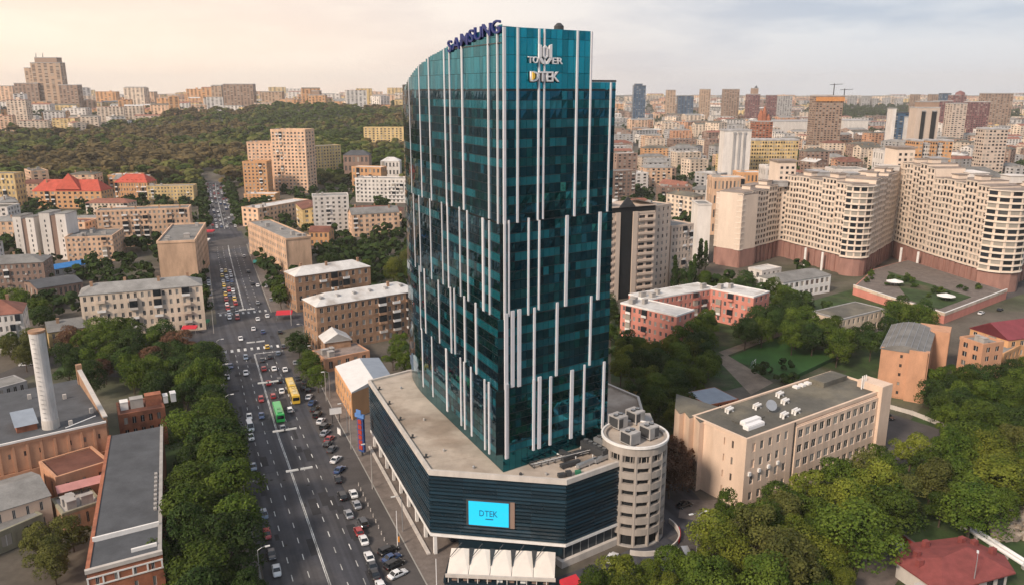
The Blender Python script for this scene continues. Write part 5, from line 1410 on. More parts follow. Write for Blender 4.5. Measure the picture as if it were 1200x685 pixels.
# ------------------------------------------------------------------ skyline
tw = thing('stepped_high_rise', 'large brown stepped twin tower on the far left horizon', 'high rise', (0, 0, 0))
def skyb(parent, x0, x1, yt, D, m, dep=26, win=True, wcols=6, yb=None, mat2=wglass):
    (ax, az), (bx, bz) = ZAT(x0, yt, D), ZAT(x1, yt, D); zb = min(gz(ax, D), gz(bx, D))-2
    mb = MB().box(ax, bx, D, D+dep, zb, az); mb.build('wall', m, parent)
    MB().box(ax-.4, bx+.4, D-.4, D+dep+.4, az+.01, az+1.6).build('roof', dark_steel if m is blue_glass else greyw, parent)
    if win:
        wb = MB(); h = az-zb; n = max(3, int(h/3.6)); w = (bx-ax)/wcols
        for f in range(n):
            for c in range(wcols):
                if random.random() < .07: continue
                wb.box(ax+w*(c+.24), ax+w*(c+.76), D-.35, D-.0, zb+h*(f+.25)/n, zb+h*(f+.72)/n)
        if abs((ax+bx)/2)/D > .05:
            xs = bx if ax < 0 else ax; k_ = max(2, int(dep/(abs(bx-ax)/wcols+.01)))
            for f in range(n):
                for c in range(k_):
                    d0 = D+dep*(c+.25)/k_; wb.box(xs-.3, xs+.3, d0, d0+dep*.5/k_, zb+h*(f+.25)/n, zb+h*(f+.72)/n)
        stuff(wb.build('windows', mat2, parent))
    OCC.append(((ax+bx)/2, D+dep/2, max(bx-ax, dep)*.6)); return parent
hz1 = M('tan tower wall', (.44, .305, .21), var=.12); hz2 = M('brown tower wall', (.30, .205, .15), var=.12)
skyb(tw, 35, 70, 74, 2200, hz1, wcols=5); skyb(tw, 28, 38, 80, 2215, hz1, wcols=2); skyb(tw, 40, 66, 68, 2225, hz2, win=False); skyb(tw, 16, 44, 98, 2190, hz2, wcols=6); skyb(tw, 68, 90, 100, 2190, hz2, wcols=5)
for x in (42, 50):
    (a, b), (c, d) = ZAT(x, 67, 2230), ZAT(x, 62, 2230); MB().tube([(a, 2230, b-3), (c, 2230, d)], [1.2, .5], 6).build('antenna', dark_steel, tw)
def sky1(lb, x0, x1, yt, D, m, cat='high rise', name='high_rise', **k2):
    (ax, az) = ZAT((x0+x1)/2, yt, D); r = thing(name, lb, cat, (0, 0, 0)); PENDING[-1][2] = (ax, D, az); skyb(r, x0, x1, yt, D, m, **k2); return r
sky1('brown rounded block on the left horizon above the forest', 261, 296, 99, 2300, hz2, wcols=9)
sky1('narrow cream tower left of the brown block on the left horizon', 247, 259, 101, 2400, hz1, wcols=3)
sky1('flat topped tan block on the horizon left of the glass tower', 306, 330, 108, 2300, hz1, wcols=6)
t_ = sky1('orange block with dark cap on the horizon left of the glass tower', 361, 381, 112, 2100, orange_w, wcols=5)
skyb(t_, 365, 374, 107, 2104, hz2, win=False)
sky1('wide orange domed block on the left horizon', 150, 180, 108, 2500, peach, wcols=8)
sky1('pale block row on the horizon nearest the glass tower', 424, 462, 111, 2600, peach, wcols=9)
sky1('orange pale block at the far left horizon edge', -10, 14, 101, 2500, peach, wcols=5)
t_ = sky1('dark blue glass tower on the horizon right of the glass tower', 743, 757, 101, 2300, blue_glass, wcols=5); skyb(t_, 744.5, 753, 99, 2306, blue_glass, win=False)
sky1('small beige domed tower on the right horizon', 782, 792, 106, 2800, hz1, wcols=3)
sky1('wide low blue glass block on the right horizon', 795, 813, 113, 2800, blue_glass, wcols=5)
sky1('narrow tan tower on the right horizon', 822, 833, 105, 2600, hz1, wcols=4)
sky1('square brown tower on the right horizon', 849, 867, 105, 2400, hz2, wcols=6)
t_ = sky1('pinkish tower with pointed crown on the right horizon', 877, 891, 111, 2300, maroon_w, wcols=5); skyb(t_, 883, 889, 104, 2304, hz2, win=False); (a, b) = ZAT(886, 104, 2310); MB().tube([(a, 2310, b), (a, 2310, b+9)], [6, .3], 8).build('spire', dark_steel, t_)
sky1('maroon slab right of the pointed tower on the horizon', 901, 911, 112, 2400, maroon_w, wcols=4)
sky1('pale grey block on the right horizon', 912, 929, 113, 2500, greyw, wcols=6)
t_ = sky1('unfinished brown tower with orange band and two cranes', 957, 989, 113, 1350, hz2, wcols=8, dep=30)
(a, za), (b, zb) = ZAT(956.5, 114, 1349), ZAT(989.5, 119, 1349); MB().box(a, b, 1348, 1349.2, zb, za).build('orange_band', M('orange netting', (.55, .24, .08)), t_)
for x, y in ((978, 98), (990, 104)):
    (a, b) = ZAT(x, y, 1352); MB().tube([(a, 1352, b-28), (a, 1352, b)], [.9, .7], 6).tube([(a-7, 1352, b-2), (a+14, 1352, b-1)], [.5, .4], 5).build('crane', dark_steel, t_)
t_ = sky1('white edged blue tower in the right middle distance', 1048, 1066, 133, 1300, blue_glass, wcols=3); skyb(t_, 1047, 1051, 128, 1297, palew, win=False, dep=20); skyb(t_, 1061, 1066, 138, 1297, palew, win=False, dep=20)
t_ = sky1('grey beige tower with black vertical slots on the right', 1075, 1102, 127, 1150, tower_beige, dep=22, wcols=1, win=False)
for x0, x1 in ((1081, 1085), (1093, 1098)): skyb(t_, x0, x1, 131, 1148, pod_dark, win=False, dep=1.5)
skyb(t_, 1078, 1101, 120, 1156, hz2, win=False, dep=14)
sky1('reddish slab behind the slotted tower on the right', 1101, 1117, 119, 1800, maroon_w, wcols=5)
sky1('beige tower right of the reddish slab', 1117, 1134, 122, 1500, tower_beige, wcols=4)
sky1('broad maroon block on the right', 1138, 1161, 120, 1600, maroon_w, wcols=8)
sky1('brown wide block with stepped top near the right edge', 1155, 1188, 110, 2000, hz2, wcols=9)
t_ = sky1('dark domed tower on the far right horizon', 1117, 1133, 112, 2300, maroon_w, wcols=5); (a, b) = ZAT(1125, 112, 2312); MB().tube([(a, 2312, b), (a, 2312, b+8), (a, 2312, b+13)], [14, 11, 1], 10).build('dome', maroon_w, t_)
sky1('thin dark tower on the far right horizon', 1071, 1079, 111, 2700, hz2, wcols=3)
sky1('small brown tower right of the thin dark one on the horizon', 1092, 1102, 111, 2800, hz2, wcols=4)
sky1('teal grey tower right of the small brown one on the horizon', 1105, 1115, 110, 2700, blue_glass, wcols=4)
for i, (x0, x1, yt) in enumerate(((996, 1005, 113), (1010, 1020, 115), (1023, 1030, 116), (1037, 1044, 115), (1051, 1059, 116))):
    sky1('small hazy grey tower above the green hill on the right', x0, x1, yt, 3600, greyw, wcols=3)
t_ = sky1('grey beige block with dark roof left of the right edge', 1155, 1182, 152, 900, tower_beige, wcols=6, dep=18)
t_ = sky1('orange twin tower building with pale middle behind the hotel', 1073, 1082, 166, 800, orange_w, wcols=2, dep=20, cat='apartment block'); skyb(t_, 1093, 1099, 166, 800, orange_w, wcols=2, dep=20); skyb(t_, 1108, 1117, 166, 800, orange_w, wcols=2, dep=20); skyb(t_, 1082.2, 1092.8, 170, 804, palew, wcols=4); skyb(t_, 1099.2, 1107.8, 170, 804, palew, wcols=4)
t_ = sky1('white block with grey vertical slots behind the hotel', 849, 881, 154, 810, palew, wcols=1, win=False, dep=18, cat='apartment block')
for x in (860, 866, 872): skyb(t_, x, x+2.4, 157, 809, greyw, win=False, dep=.6)
sky1('long yellow apartment block right of the white slotted block', 881, 936, 165, 860, yellow_w, wcols=18, dep=16, cat='apartment block')
t_ = sky1('white stadium roof behind the unfinished tower', 905, 956, 143, 1750, palew, win=False, dep=90, cat='stadium', name='stadium')
skyb(t_, 989, 1018, 142, 1760, palew, win=False, dep=90)
t_ = sky1('red brick church with pointed gables on the right', 886, 906, 143, 1250, brick_r, wcols=5, dep=30, cat='church', name='church')
for x, y in ((891, 128), (895, 124), (900, 134)):
    (a, b) = ZAT(x, 143, 1255); (c, d) = ZAT(x, y, 1255); MB().tube([(a, 1255, b-5), (a, 1255, (b+d)/2), (a, 1255, d)], [4.5, 4.2, .3], 6).build('spire', brick_r, t_)
pxblock('terraced_block', 'white terraced block directly behind the hotel turret', 'building', 1036, 1072, 178, 620, 7, 8, 4, palew, roof_grey, dep=18, clut=4, par=1)
pxblock('terraced_block', 'large cream block with sloping grey roof behind the right hotel wing', 'building', 1120, 1180, 208, 520, 4, 8, 4, cream, roof_grey, dep=20, roof='hip', rise=6)
pxblock('terraced_block', 'white block with cut corner behind the middle hotel wing', 'building', 978, 1016, 199, 600, 5, 7, 4, palew, roof_grey, dep=18, clut=3)
pxblock('terraced_block', 'white tower block behind the left hotel wing', 'building', 898, 926, 197, 560, 7, 5, 4, palew, roof_grey, dep=16, clut=2, par=1.2)
pxblock('terraced_block', 'orange and white house behind the left hotel wing', 'building', 836, 873, 209, 560, 4, 8, 3, peach, roof_white, dep=16, clut=3)
pxblock('terraced_block', 'orange topped house between white blocks behind the hotel', 'building', 866, 894, 203, 590, 5, 6, 3, orange_w, roof_white, dep=16, clut=2)

# ------------------------------------------------------------------ trees
def leaf(name, a, b, objr=.3):
    m = bpy.data.materials.new(name); m.use_nodes = True
    N, L = m.node_tree.nodes, m.node_tree.links; bs = N['Principled BSDF']; bs.inputs['Roughness'].default_value = .75; bs.inputs['Specular IOR Level'].default_value = .15
    geo = N.new('ShaderNodeNewGeometry'); oi = N.new('ShaderNodeObjectInfo')
    mx = N.new('ShaderNodeMix'); mx.data_type = 'RGBA'; mx.inputs[6].default_value = (*a, 1); mx.inputs[7].default_value = (*b, 1)
    nz = N.new('ShaderNodeTexNoise'); nz.inputs['Scale'].default_value = .16; nz.inputs['Detail'].default_value = 3; L.new(geo.outputs['Position'], nz.inputs['Vector'])
    r0 = N.new('ShaderNodeMapRange'); r0.inputs['From Min'].default_value = .35; r0.inputs['From Max'].default_value = .65; L.new(nz.outputs['Fac'], r0.inputs['Value'])
    ad = N.new('ShaderNodeMath'); ad.operation = 'MULTIPLY_ADD'; L.new(geo.outputs['Random Per Island'], ad.inputs[0]); ad.inputs[1].default_value = .45
    m2 = N.new('ShaderNodeMath'); m2.operation = 'MULTIPLY'; L.new(r0.outputs[0], m2.inputs[0]); m2.inputs[1].default_value = .55; L.new(m2.outputs[0], ad.inputs[2])
    L.new(ad.outputs[0], mx.inputs[0])
    r = N.new('ShaderNodeMapRange'); r.inputs['To Min'].default_value = 1-objr; r.inputs['To Max'].default_value = 1+objr; L.new(oi.outputs['Random'], r.inputs['Value'])
    mm = N.new('ShaderNodeMix'); mm.data_type = 'RGBA'; mm.blend_type = 'MULTIPLY'; mm.inputs[0].default_value = 1; L.new(mx.outputs[2], mm.inputs[6]); L.new(r.outputs[0], mm.inputs[7])
    L.new(mm.outputs[2], bs.inputs['Base Color'])
    tr = N.new('ShaderNodeBsdfTranslucent'); L.new(mm.outputs[2], tr.inputs['Color'])
    ms = N.new('ShaderNodeMixShader'); ms.inputs[0].default_value = .18; o = N['Material Output']
    L.new(bs.outputs[0], ms.inputs[1]); L.new(tr.outputs[0], ms.inputs[2]); L.new(ms.outputs[0], o.inputs['Surface'])
    MATS[name] = m; return m
LEAF = {'green': leaf('green leaves', (.018, .046, .006), (.11, .152, .020)), 'lime': leaf('lime leaves', (.04, .072, .008), (.19, .205, .028)),
        'dark': leaf('dark leaves', (.011, .033, .008), (.055, .088, .018)), 'olive': leaf('olive leaves', (.050, .062, .016), (.15, .15, .036)),
        'warm': leaf('warm leaves', (.085, .070, .028), (.23, .165, .065)), 'rust': leaf('rusty leaves', (.06, .03, .02), (.16, .085, .05))}
def crown_arrays(seed, nq, size, shape='round', nl=12, jit=.45):
    r = np.random.default_rng(seed)
    if shape == 'round':
        th = r.uniform(0, 2*np.pi, nl); ra = np.sqrt(r.uniform(0.02, 1, nl))*r.uniform(.22, .33); zc = r.uniform(.32, .86, nl)
        ra = ra*np.clip(1.35-np.abs(zc-.5)*2.2, .3, 1)
        cen = np.stack([ra*np.cos(th), ra*np.sin(th), zc], 1); rad = r.uniform(.075, .19, nl)
    else:
        zc = np.linspace(.2, .93, nl); cen = np.stack([r.normal(0, .015, nl), r.normal(0, .015, nl), zc], 1); rad = .10*np.clip(1.25-zc*.9, .3, 1)
    idx = r.integers(0, nl, nq*3); d = r.normal(size=(nq*3, 3)); d /= np.linalg.norm(d, axis=1)[:, None]
    d[:, 2] = np.where(d[:, 2] < -.55, -d[:, 2], d[:, 2])
    p = cen[idx]+d*rad[idx][:, None]*r.uniform(.72, 1.08, nq*3)[:, None]
    dist = np.linalg.norm(p[:, None, :]-cen[None], axis=2)/rad[None]
    keep = (dist.min(1) > .66); p, d = p[keep][:nq], d[keep][:nq]; n = len(p)
    nm = d+r.normal(size=(n, 3))*jit; nm /= np.linalg.norm(nm, axis=1)[:, None]
    t = np.cross(nm, r.normal(size=(n, 3))); t /= np.linalg.norm(t, axis=1)[:, None]; b = np.cross(nm, t)
    s = size*r.uniform(.6, 1.3, n)[:, None]
    return np.stack([p-t*s*.5-b*s*.35, p+t*s*.5-b*s*.35, p+t*s*.42+b*s*.4, p-t*s*.42+b*s*.4], 1)
def np_mesh(name, quads, mat):
    n = len(quads); me = bpy.data.meshes.new(name)
    me.vertices.add(n*4); me.vertices.foreach_set('co', quads.reshape(-1).astype(np.float32))
    me.loops.add(n*4); me.loops.foreach_set('vertex_index', np.arange(n*4, dtype=np.int32))
    me.polygons.add(n); me.polygons.foreach_set('loop_start', np.arange(0, n*4, 4, dtype=np.int32))
    me.update(calc_edges=True); me.materials.append(mat); return me
CROWN = {'near': [np_mesh('crown', crown_arrays(s, 5600, .025, nl=15+3*s), LEAF['green']) for s in range(9)],
         'mid': [np_mesh('crown', crown_arrays(40+s, 1300, .052, nl=11+s, jit=.3), LEAF['green']) for s in range(5)],
         'poplar': [np_mesh('crown', crown_arrays(80+s, 1500, .03, 'tall', 22), LEAF['green']) for s in range(2)]}
def trunk_mesh(seed):
    r = random.Random(seed); mb = MB()
    mb.tube([(0, 0, -.02), (0, 0, .04), (.006, .004, .22), (.0, .01, .5)], [.026, .019, .015, .006], 7)
    for i in range(5):
        a = i*1.26+r.uniform(-.3, .3); l = r.uniform(.14, .24); z = r.uniform(.20, .36)
        mb.tube([(0, 0, z), (l*.5*math.cos(a), l*.5*math.sin(a), z+.10), (l*math.cos(a), l*math.sin(a), z+.26)], [.010, .007, .003], 5)
    return mb.mesh('trunk', bark)
TRUNK = [trunk_mesh(s) for s in range(3)]
NT = 0
TREES = []
SPECS = []
def tree(x, y, h, wd, kind, label, lod='near', group=None):
    SPECS.append((x, y, h, wd, kind, label, lod, group)); OCC.append((x, y, 1.5))
def plant_trees():
    """the 300 that show largest stand as trees of their own, the rest join the mass"""
    def size(s):
        px, py, d = PROJ(s[0], s[1], s[2]*.6); return -(s[2]/d if -40 < px < 1240 and py < 740 else 0)
    SPECS.sort(key=size)
    for x, y, h, wd, kind, label, lod, group in SPECS[:298]:
        t = thing('tree', label, 'tree', (x, y, gz(x, y)), random.uniform(0, 6.28), group)
        PENDING[-1][2] = (x, y, gz(x, y)+h*.6)
        t.scale = (h*wd, h*wd, h)
        c = link('crown', random.choice(CROWN[lod]), t); c.material_slots[0].link = 'OBJECT'; c.material_slots[0].material = LEAF[kind]
        link('trunk', random.choice(TRUNK), t)
    return [(s[0], s[1], s[2]*1.0, s[3]) for s in SPECS[298:]]
def inpoly(p, poly):
    r = False
    for i in range(len(poly)):
        a, b = poly[i], poly[i-1]
        if (a[1] > p[1]) != (b[1] > p[1]) and p[0] < (b[0]-a[0])*(p[1]-a[1])/(b[1]-a[1])+a[0]: r = not r
    return r
def grove(poly, n, h, kinds, label, sp=6.5, lod='near', pad=1.0, wd=(.95, 1.3), group=None):
    """trees whose crowns fill a region of the ground seen at crown height"""
    rr = random.Random(hash(label) % 999 if False else len(label)*7+n); pts = []; tries = 0
    xs = [p[0] for p in poly]; ys = [p[1] for p in poly]
    while len(pts) < n and tries < n*60:
        tries += 1
        px, py = rr.uniform(min(xs), max(xs)), rr.uniform(min(ys), max(ys))
        if not inpoly((px, py), poly): continue
        hh = rr.uniform(*h); x, y = Q(px, py, hh*.55)
        if any((x-a)**2+(y-b)**2 < sp*sp for a, b in pts): continue
        if not free(x, y, pad): continue
        if y < 890 and abs(roadoff(x, y)) < 15: continue
        pts.append((x, y)); k2 = rr.choice(kinds)
        tree(x, y, hh, rr.uniform(*wd), k2, label.replace('KIND', KW[k2]), lod, group)
KW = {'green': 'leafy green', 'lime': 'yellow green', 'dark': 'dark green', 'olive': 'olive brown', 'warm': 'warm olive', 'rust': 'rusty brown'}
def roadoff(x, y):
    (cx, cy), a = road_pt(max(81, min(y, 895))); return (x-cx)*math.sin(a)-(y-cy)*math.cos(a)
# rows left of the avenue
rr = random.Random(3)
for off, lab in ((-17.5, 'nearest the kerb'), (-25, 'in the middle row'), (-32.5, 'beside the long brick building')):
    y = 116+rr.uniform(0, 4)
    while y < (282 if off > -30 else 262):
        p = road_pt(y, off+rr.uniform(-1.2, 1.2))[0]
        if free(p[0], p[1], 1.5):
            k2 = rr.choice(['green', 'green', 'dark', 'green', 'dark']) if y < 240 else rr.choice(['green', 'dark', 'dark'])
            tree(p[0], p[1], rr.uniform(9.5, 16.5), rr.uniform(.9, 1.35), k2, KW[k2]+' tree left of the avenue '+lab, group='street trees left of the avenue')
        y += rr.uniform(6.5, 8.5)
grove([(70, 400), (130, 372), (200, 385), (243, 400), (250, 440), (160, 448), (78, 440)], 34, (10, 14), ['dark', 'green', 'dark', 'green', 'rust'], 'KIND tree between corner house and factory', 6.2)
grove([(12, 345), (60, 338), (66, 372), (24, 388)], 8, (10, 13), ['dark', 'green'], 'KIND tree behind the small yellow house', 6)
grove([(8, 395), (50, 385), (50, 420), (12, 418)], 6, (9, 12), ['green', 'olive'], 'KIND tree left of the small yellow house', 6)
grove([(108, 298), (182, 296), (182, 326), (108, 322)], 11, (9, 13), ['green', 'dark'], 'KIND courtyard tree above the corner house roof', 7, 'mid')
grove([(30, 622), (92, 620), (95, 672), (25, 670)], 4, (8, 10), ['olive'], 'KIND tree in the yard left of the long brick building', 5)
grove([(46, 305), (72, 318), (58, 330), (40, 325)], 4, (8, 10), ['green'], 'KIND tree near the blue roofed shed', 6, 'mid')
for y0, y1, off, lab, ks in ((366, 525, -19, 'left pavement beyond the crossing', ['dark', 'green', 'dark']), (356, 470, 18, 'right pavement beyond the crossing', ['green', 'dark']), (590, 880, -13, 'left side of the far avenue', ['olive', 'dark']), (590, 880, 13, 'right side of the far avenue', ['olive', 'rust', 'dark'])):
    y = y0
    while y < y1:
        p = road_pt(y, off+rr.uniform(-2, 2))[0]
        if free(p[0], p[1], -3):
            k2 = rr.choice(ks); tree(p[0], p[1], rr.uniform(10, 13.5), rr.uniform(1.0, 1.3), k2, KW[k2]+' tree on the '+lab, 'mid')
        y += rr.uniform(6, 9)
grove([(344, 398), (372, 396), (380, 440), (352, 452)], 7, (9, 12), ['dark', 'green'], 'KIND pavement tree beside the low brown shop', 5.5)
grove([(372, 288), (480, 258), (482, 322), (440, 322), (385, 312)], 44, (11, 15), ['green', 'lime', 'olive', 'dark'], 'KIND garden tree behind the brown brick apartments', 8)
grove([(455, 396), (482, 392), (482, 436), (462, 432)], 4, (9, 11), ['dark', 'green'], 'KIND tree beside the podium and brick block', 5)
grove([(365, 205), (410, 195), (415, 235), (372, 226)], 14, (11, 14), ['warm', 'dark', 'olive'], 'KIND tree in the wooded slope below the orange slab', 9, 'mid')
grove([(448, 176), (480, 176), (480, 205), (448, 205)], 8, (11, 14), ['warm', 'olive', 'dark'], 'KIND tree at the wood edge beside the white house', 9, 'mid')
# right side
grove([(714, 385), (740, 400), (800, 402), (850, 420), (806, 470), (790, 500), (724, 436)], 40, (8.5, 12.5), ['green', 'dark', 'green', 'lime'], 'KIND tree between the pink building and the glass tower', 6)
grove([(800, 378), (835, 362), (850, 400), (812, 418)], 7, (11, 14), ['dark', 'green'], 'KIND tree in the pink building courtyard', 5.5, pad=-2)
grove([(712, 350), (735, 345), (732, 375), (712, 385)], 4, (9, 12), ['dark'], 'KIND tree at the left end of the pink building', 5)
grove([(770, 325), (800, 318), (845, 318), (905, 332), (960, 352), (880, 350), (830, 330)], 26, (10, 13), ['dark', 'green', 'dark'], 'KIND tree behind the pink building', 7)
grove([(866, 362), (920, 350), (985, 360), (1030, 405), (985, 412), (910, 388), (872, 392)], 32, (10, 14), ['dark', 'green', 'green'], 'KIND tree beyond the sports pitch', 6.5)
grove([(1036, 352), (1085, 360), (1082, 400), (1040, 404)], 9, (12, 15), ['dark', 'green'], 'KIND tree between the low cream building and the terrace', 6.5)
grove([(890, 418), (938, 420), (930, 445), (885, 440)], 5, (7, 9), ['lime', 'olive'], 'KIND tree at the near edge of the sports pitch', 5)
grove([(1085, 445), (1140, 420), (1205, 430), (1235, 505), (1105, 492)], 36, (9.5, 13), ['dark', 'green', 'green'], 'KIND tree right of the orange building', 6)
for pl in ([Q(1012, 650), Q(1060, 622), Q(1088, 640), Q(1050, 690), Q(1010, 690)], [Q(1040, 484), Q(1108, 505), Q(1085, 535), Q(1036, 530)]): occ(pl, 3)
for q in range(12): OCC.append((*lerp(Q(812, 606), Q(752, 662), q/11), 6)); OCC.append((*lerp(Q(800, 640), Q(850, 615), q/11), 3))
grove([(830, 605), (905, 580), (985, 560), (1060, 520), (1200, 510), (1240, 590), (1110, 600), (1030, 625), (960, 630), (890, 690), (830, 690)], 62, (8.5, 15.5), ['green', 'lime', 'green', 'green', 'olive', 'lime'], 'KIND tree in the wood below the buff building', 6.8, wd=(.9, 1.55))
grove([(690, 668), (765, 655), (830, 665), (830, 705), (690, 705)], 11, (7, 10), ['lime', 'green', 'lime'], 'KIND tree at the bottom edge below the ramp', 4.8)
grove([(900, 660), (985, 640), (1010, 690), (900, 700)], 9, (7, 9), ['green', 'lime'], 'KIND tree at the bottom edge left of the red roof', 5)
grove([(776, 520), (800, 520), (800, 562), (780, 560)], 3, (11, 13), ['rust'], 'KIND tree between the ramp and the buff building', 4, pad=-1.5)
for px, py in ((808, 325), (819, 300), (826, 296), (812, 318), (790, 322), (803, 312)):
    x, y = Q(px, py+22, 0)
    if free(x, y, -3): tree(x, y, random.uniform(17, 22), .9, 'dark', 'tall narrow dark poplar left of the hotel', 'poplar')
for px, py in ((945, 205), (962, 207), (935, 196), (950, 218), (870, 240)):
    x, y = Q(px, py+10, 0); tree(x, y, 15, 1.1, 'dark', 'dark tree among white blocks behind the hotel', 'mid')

# ------------------------------------------------------------------ the rest of the city
AVEX = 24
GREEN = [[(700, 360), (880, 330), (1110, 345), (1260, 400), (1300, 720), (690, 720)], [(640, 300), (820, 290), (900, 330), (700, 420)]]
FILLM = [cream, peach, palew, greyw, yellow_w, orange_w, brown_w, brick_o]
FILLN = {cream.name: 'cream', peach.name: 'peach', palew.name: 'whitish', greyw.name: 'grey', yellow_w.name: 'yellow', orange_w.name: 'orange', brown_w.name: 'brown', brick_o.name: 'brick'}
ROOFN = {roof_grey.name: 'grey', roof_rust.name: 'rust', roof_white.name: 'pale', roof_felt.name: 'tar', roof_dark.name: 'dark'}
cand = []
rr = random.Random(21)
def candidates(y0, y1, s0, s1, cell0, cellk):
    y = y0
    while y < y1:
        cell = cell0+cellk*y; x = s0*y
        while x < s1*y:
            cand.append((x+rr.uniform(-.2, .2)*cell, y+rr.uniform(-.22, .22)*cell, cell)); x += cell
        y += cell*.82
candidates(385, 5200, .09, .74, 21, .025)
candidates(400, 860, -.78, -.13, 26, .030)
candidates(1180, 5000, -.8, -.1, 30, .022)
cand.sort(key=lambda c: math.hypot(c[0], c[1]))
nb = 0; farb = {}; farwin = MB(); fartree = []
KEEP = [(10, 80, 250, 300, 474), (36, 124, 198, 244, 690), (130, 228, 204, 236, 735), (100, 224, 238, 268, 514), (76, 132, 266, 298, 470), (284, 400, 152, 222, 800), (364, 410, 226, 268, 560), (410, 474, 192, 234, 730)]
def forest_end(x, y): return 2180-760*sstep(-.30, -.58, x/y)+60*math.sin(x*.02)
for x, y, cell in cand:
    z = gz(x, y); px, py, d = PROJ(x, y, z)
    if px < -60 or px > 1260: continue
    if any(inpoly((px, py), g) for g in GREEN): continue
    if y < 900 and abs(roadoff(x, y)) < AVEX+cell*.30: continue
    if x < 0 and y > 900 and y < forest_end(x, y)-10: continue
    if not free(x, y, cell*.30): continue
    if x > .3*y and 2500 < y < 3700 and .38*y < x < .62*y: continue       # the green hill
    if rr.random() < .27: fartree.append((x, y, cell*.5)); continue
    L = cell*rr.uniform(.50, .80); D = cell*rr.uniform(.28, .45); fl = rr.choices([3, 4, 5, 6, 7, 9], [3, 4, 5, 4, 2, 1])[0]
    if y > 900: fl += rr.choice([0, 0, 1, 2])
    if x < 0 and y > 1400 and rr.random() < .2: fl += rr.choice([3, 6, 10])
    h = fl*3.2+rr.uniform(0, 1.5)
    if x < 0 and y < 900: wl_ = rr.choice([cream, peach, yellow_w, orange_w, palew, peach])  # warmer walls on the left: the glow there is put into their colour
    elif x < 0: wl_ = rr.choice([peach, yellow_w, palew, cream, orange_w])
    else: wl_ = rr.choices(FILLM, [4, 1.8, 2.2, 4.4, .8, .4, 3.4, 1.2])[0]
    if x < 0 and y < 760:
        w2 = L*.6*FPX/d; top = PROJ(x, y, z+h+3)[1]
        if any(y < D_ and px+w2 > a_ and px-w2 < b_ and top < d_ and py > c_ for a_, b_, c_, d_, D_ in KEEP): continue
    rm = rr.choices([roof_grey, roof_rust, roof_white, roof_felt], [4, 3, .8, 2.6])[0]
    ang = rr.choice([.12, .12, .2, .05, -.9, -1.2, .35, .3])+rr.uniform(-.06, .06)
    ux, uy = math.cos(ang), math.sin(ang); A = (x-ux*L/2, y-uy*L/2-D/2); B = (x+ux*L/2, y+uy*L/2-D/2)
    if nb < 175:
        nb += 1
        rf = rr.choices(['flat', 'hip', 'gable'], [4, 4, 2])[0]
        where = ('behind the left houses' if x < 0 and y < 900 else 'on the left skyline' if x < 0 else 'just behind the hotel' if y < 620 else 'in the right middle distance' if y < 950 else 'far off on the right')
        size = 'long' if L > 3.0*D else 'low' if fl <= 3 else 'tall' if fl >= 7 else 'plain'
        far_ = y > 760
        block('city_building', '%s %s building with %s %s roof %s' % (size, FILLN[wl_.name], ROOFN[rm.name], {'flat': 'flat', 'hip': 'hipped', 'gable': 'gabled'}[rf], where), 'building', A, B, D, h, fl, max(3, int(L/(4.2 if not far_ else 5.5))), max(2, int(D/(4.2 if not far_ else 5.5))), wl_, rm, rf, rise=rr.uniform(2.2, 4.2), z=z-.5, chim=rr.choice([0, 2, 3]) if rf != 'flat' else 0, clut=rr.choice([2, 4, 6]) if rf == 'flat' else 0, seed=nb, group='buildings filling the city distance', mull=not far_)
    else:
        key = (wl_.name, rm.name); mb = farb.setdefault(key, MB())
        f = [A, B, (B[0]-uy*D, B[1]+ux*D), (A[0]-uy*D, A[1]+ux*D)]
        mb.prism(f, z-4, z+h, 0)
        if rr.random() < .5:
            c0, c1 = lerp(f[0], f[3], .5), lerp(f[1], f[2], .5); e = h+rr.uniform(2, 4)
            mb.poly([(*f[0], z+h+.05), (*f[1], z+h+.05), (*c1, z+e), (*c0, z+e)], 1); mb.poly([(*f[2], z+h+.05), (*f[3], z+h+.05), (*c0, z+e), (*c1, z+e)], 1)
            mb.poly([(*f[1], z+h+.05), (*f[2], z+h+.05), (*c1, z+e)], 0); mb.poly([(*f[3], z+h+.05), (*f[0], z+h+.05), (*c0, z+e)], 0)
        else:
            mb.prism(f, z+h+.02, z+h+.6, 1)
            if rr.random() < .6: q = lerp(f[0], f[2], rr.uniform(.25, .6)); mb.box(q[0], q[0]+rr.uniform(3, 8), q[1], q[1]+rr.uniform(3, 6), z+h+.6, z+h+rr.uniform(2, 5), 0)
        for a, b in ((f[0], f[1]), (f[1], f[2]), (f[3], f[0])):
            nn, LL_ = inset(a, b, 0); mxy = lerp(a, b, .5)
            if nn[0]*mxy[0]+nn[1]*mxy[1] > 0: continue
            cw = max(4.5, y*.0042); c_ = max(2, int(LL_/cw)); fh = h/fl
            for fl_ in range(fl):
                for c in range(c_):
                    if rr.random() < .08: continue
                    farwin.edge(a, b, nn, LL_*(c+.25)/c_, LL_*(c+.72)/c_, 0, .25, z+fl_*fh+fh*.28, z+fl_*fh+fh*.78)
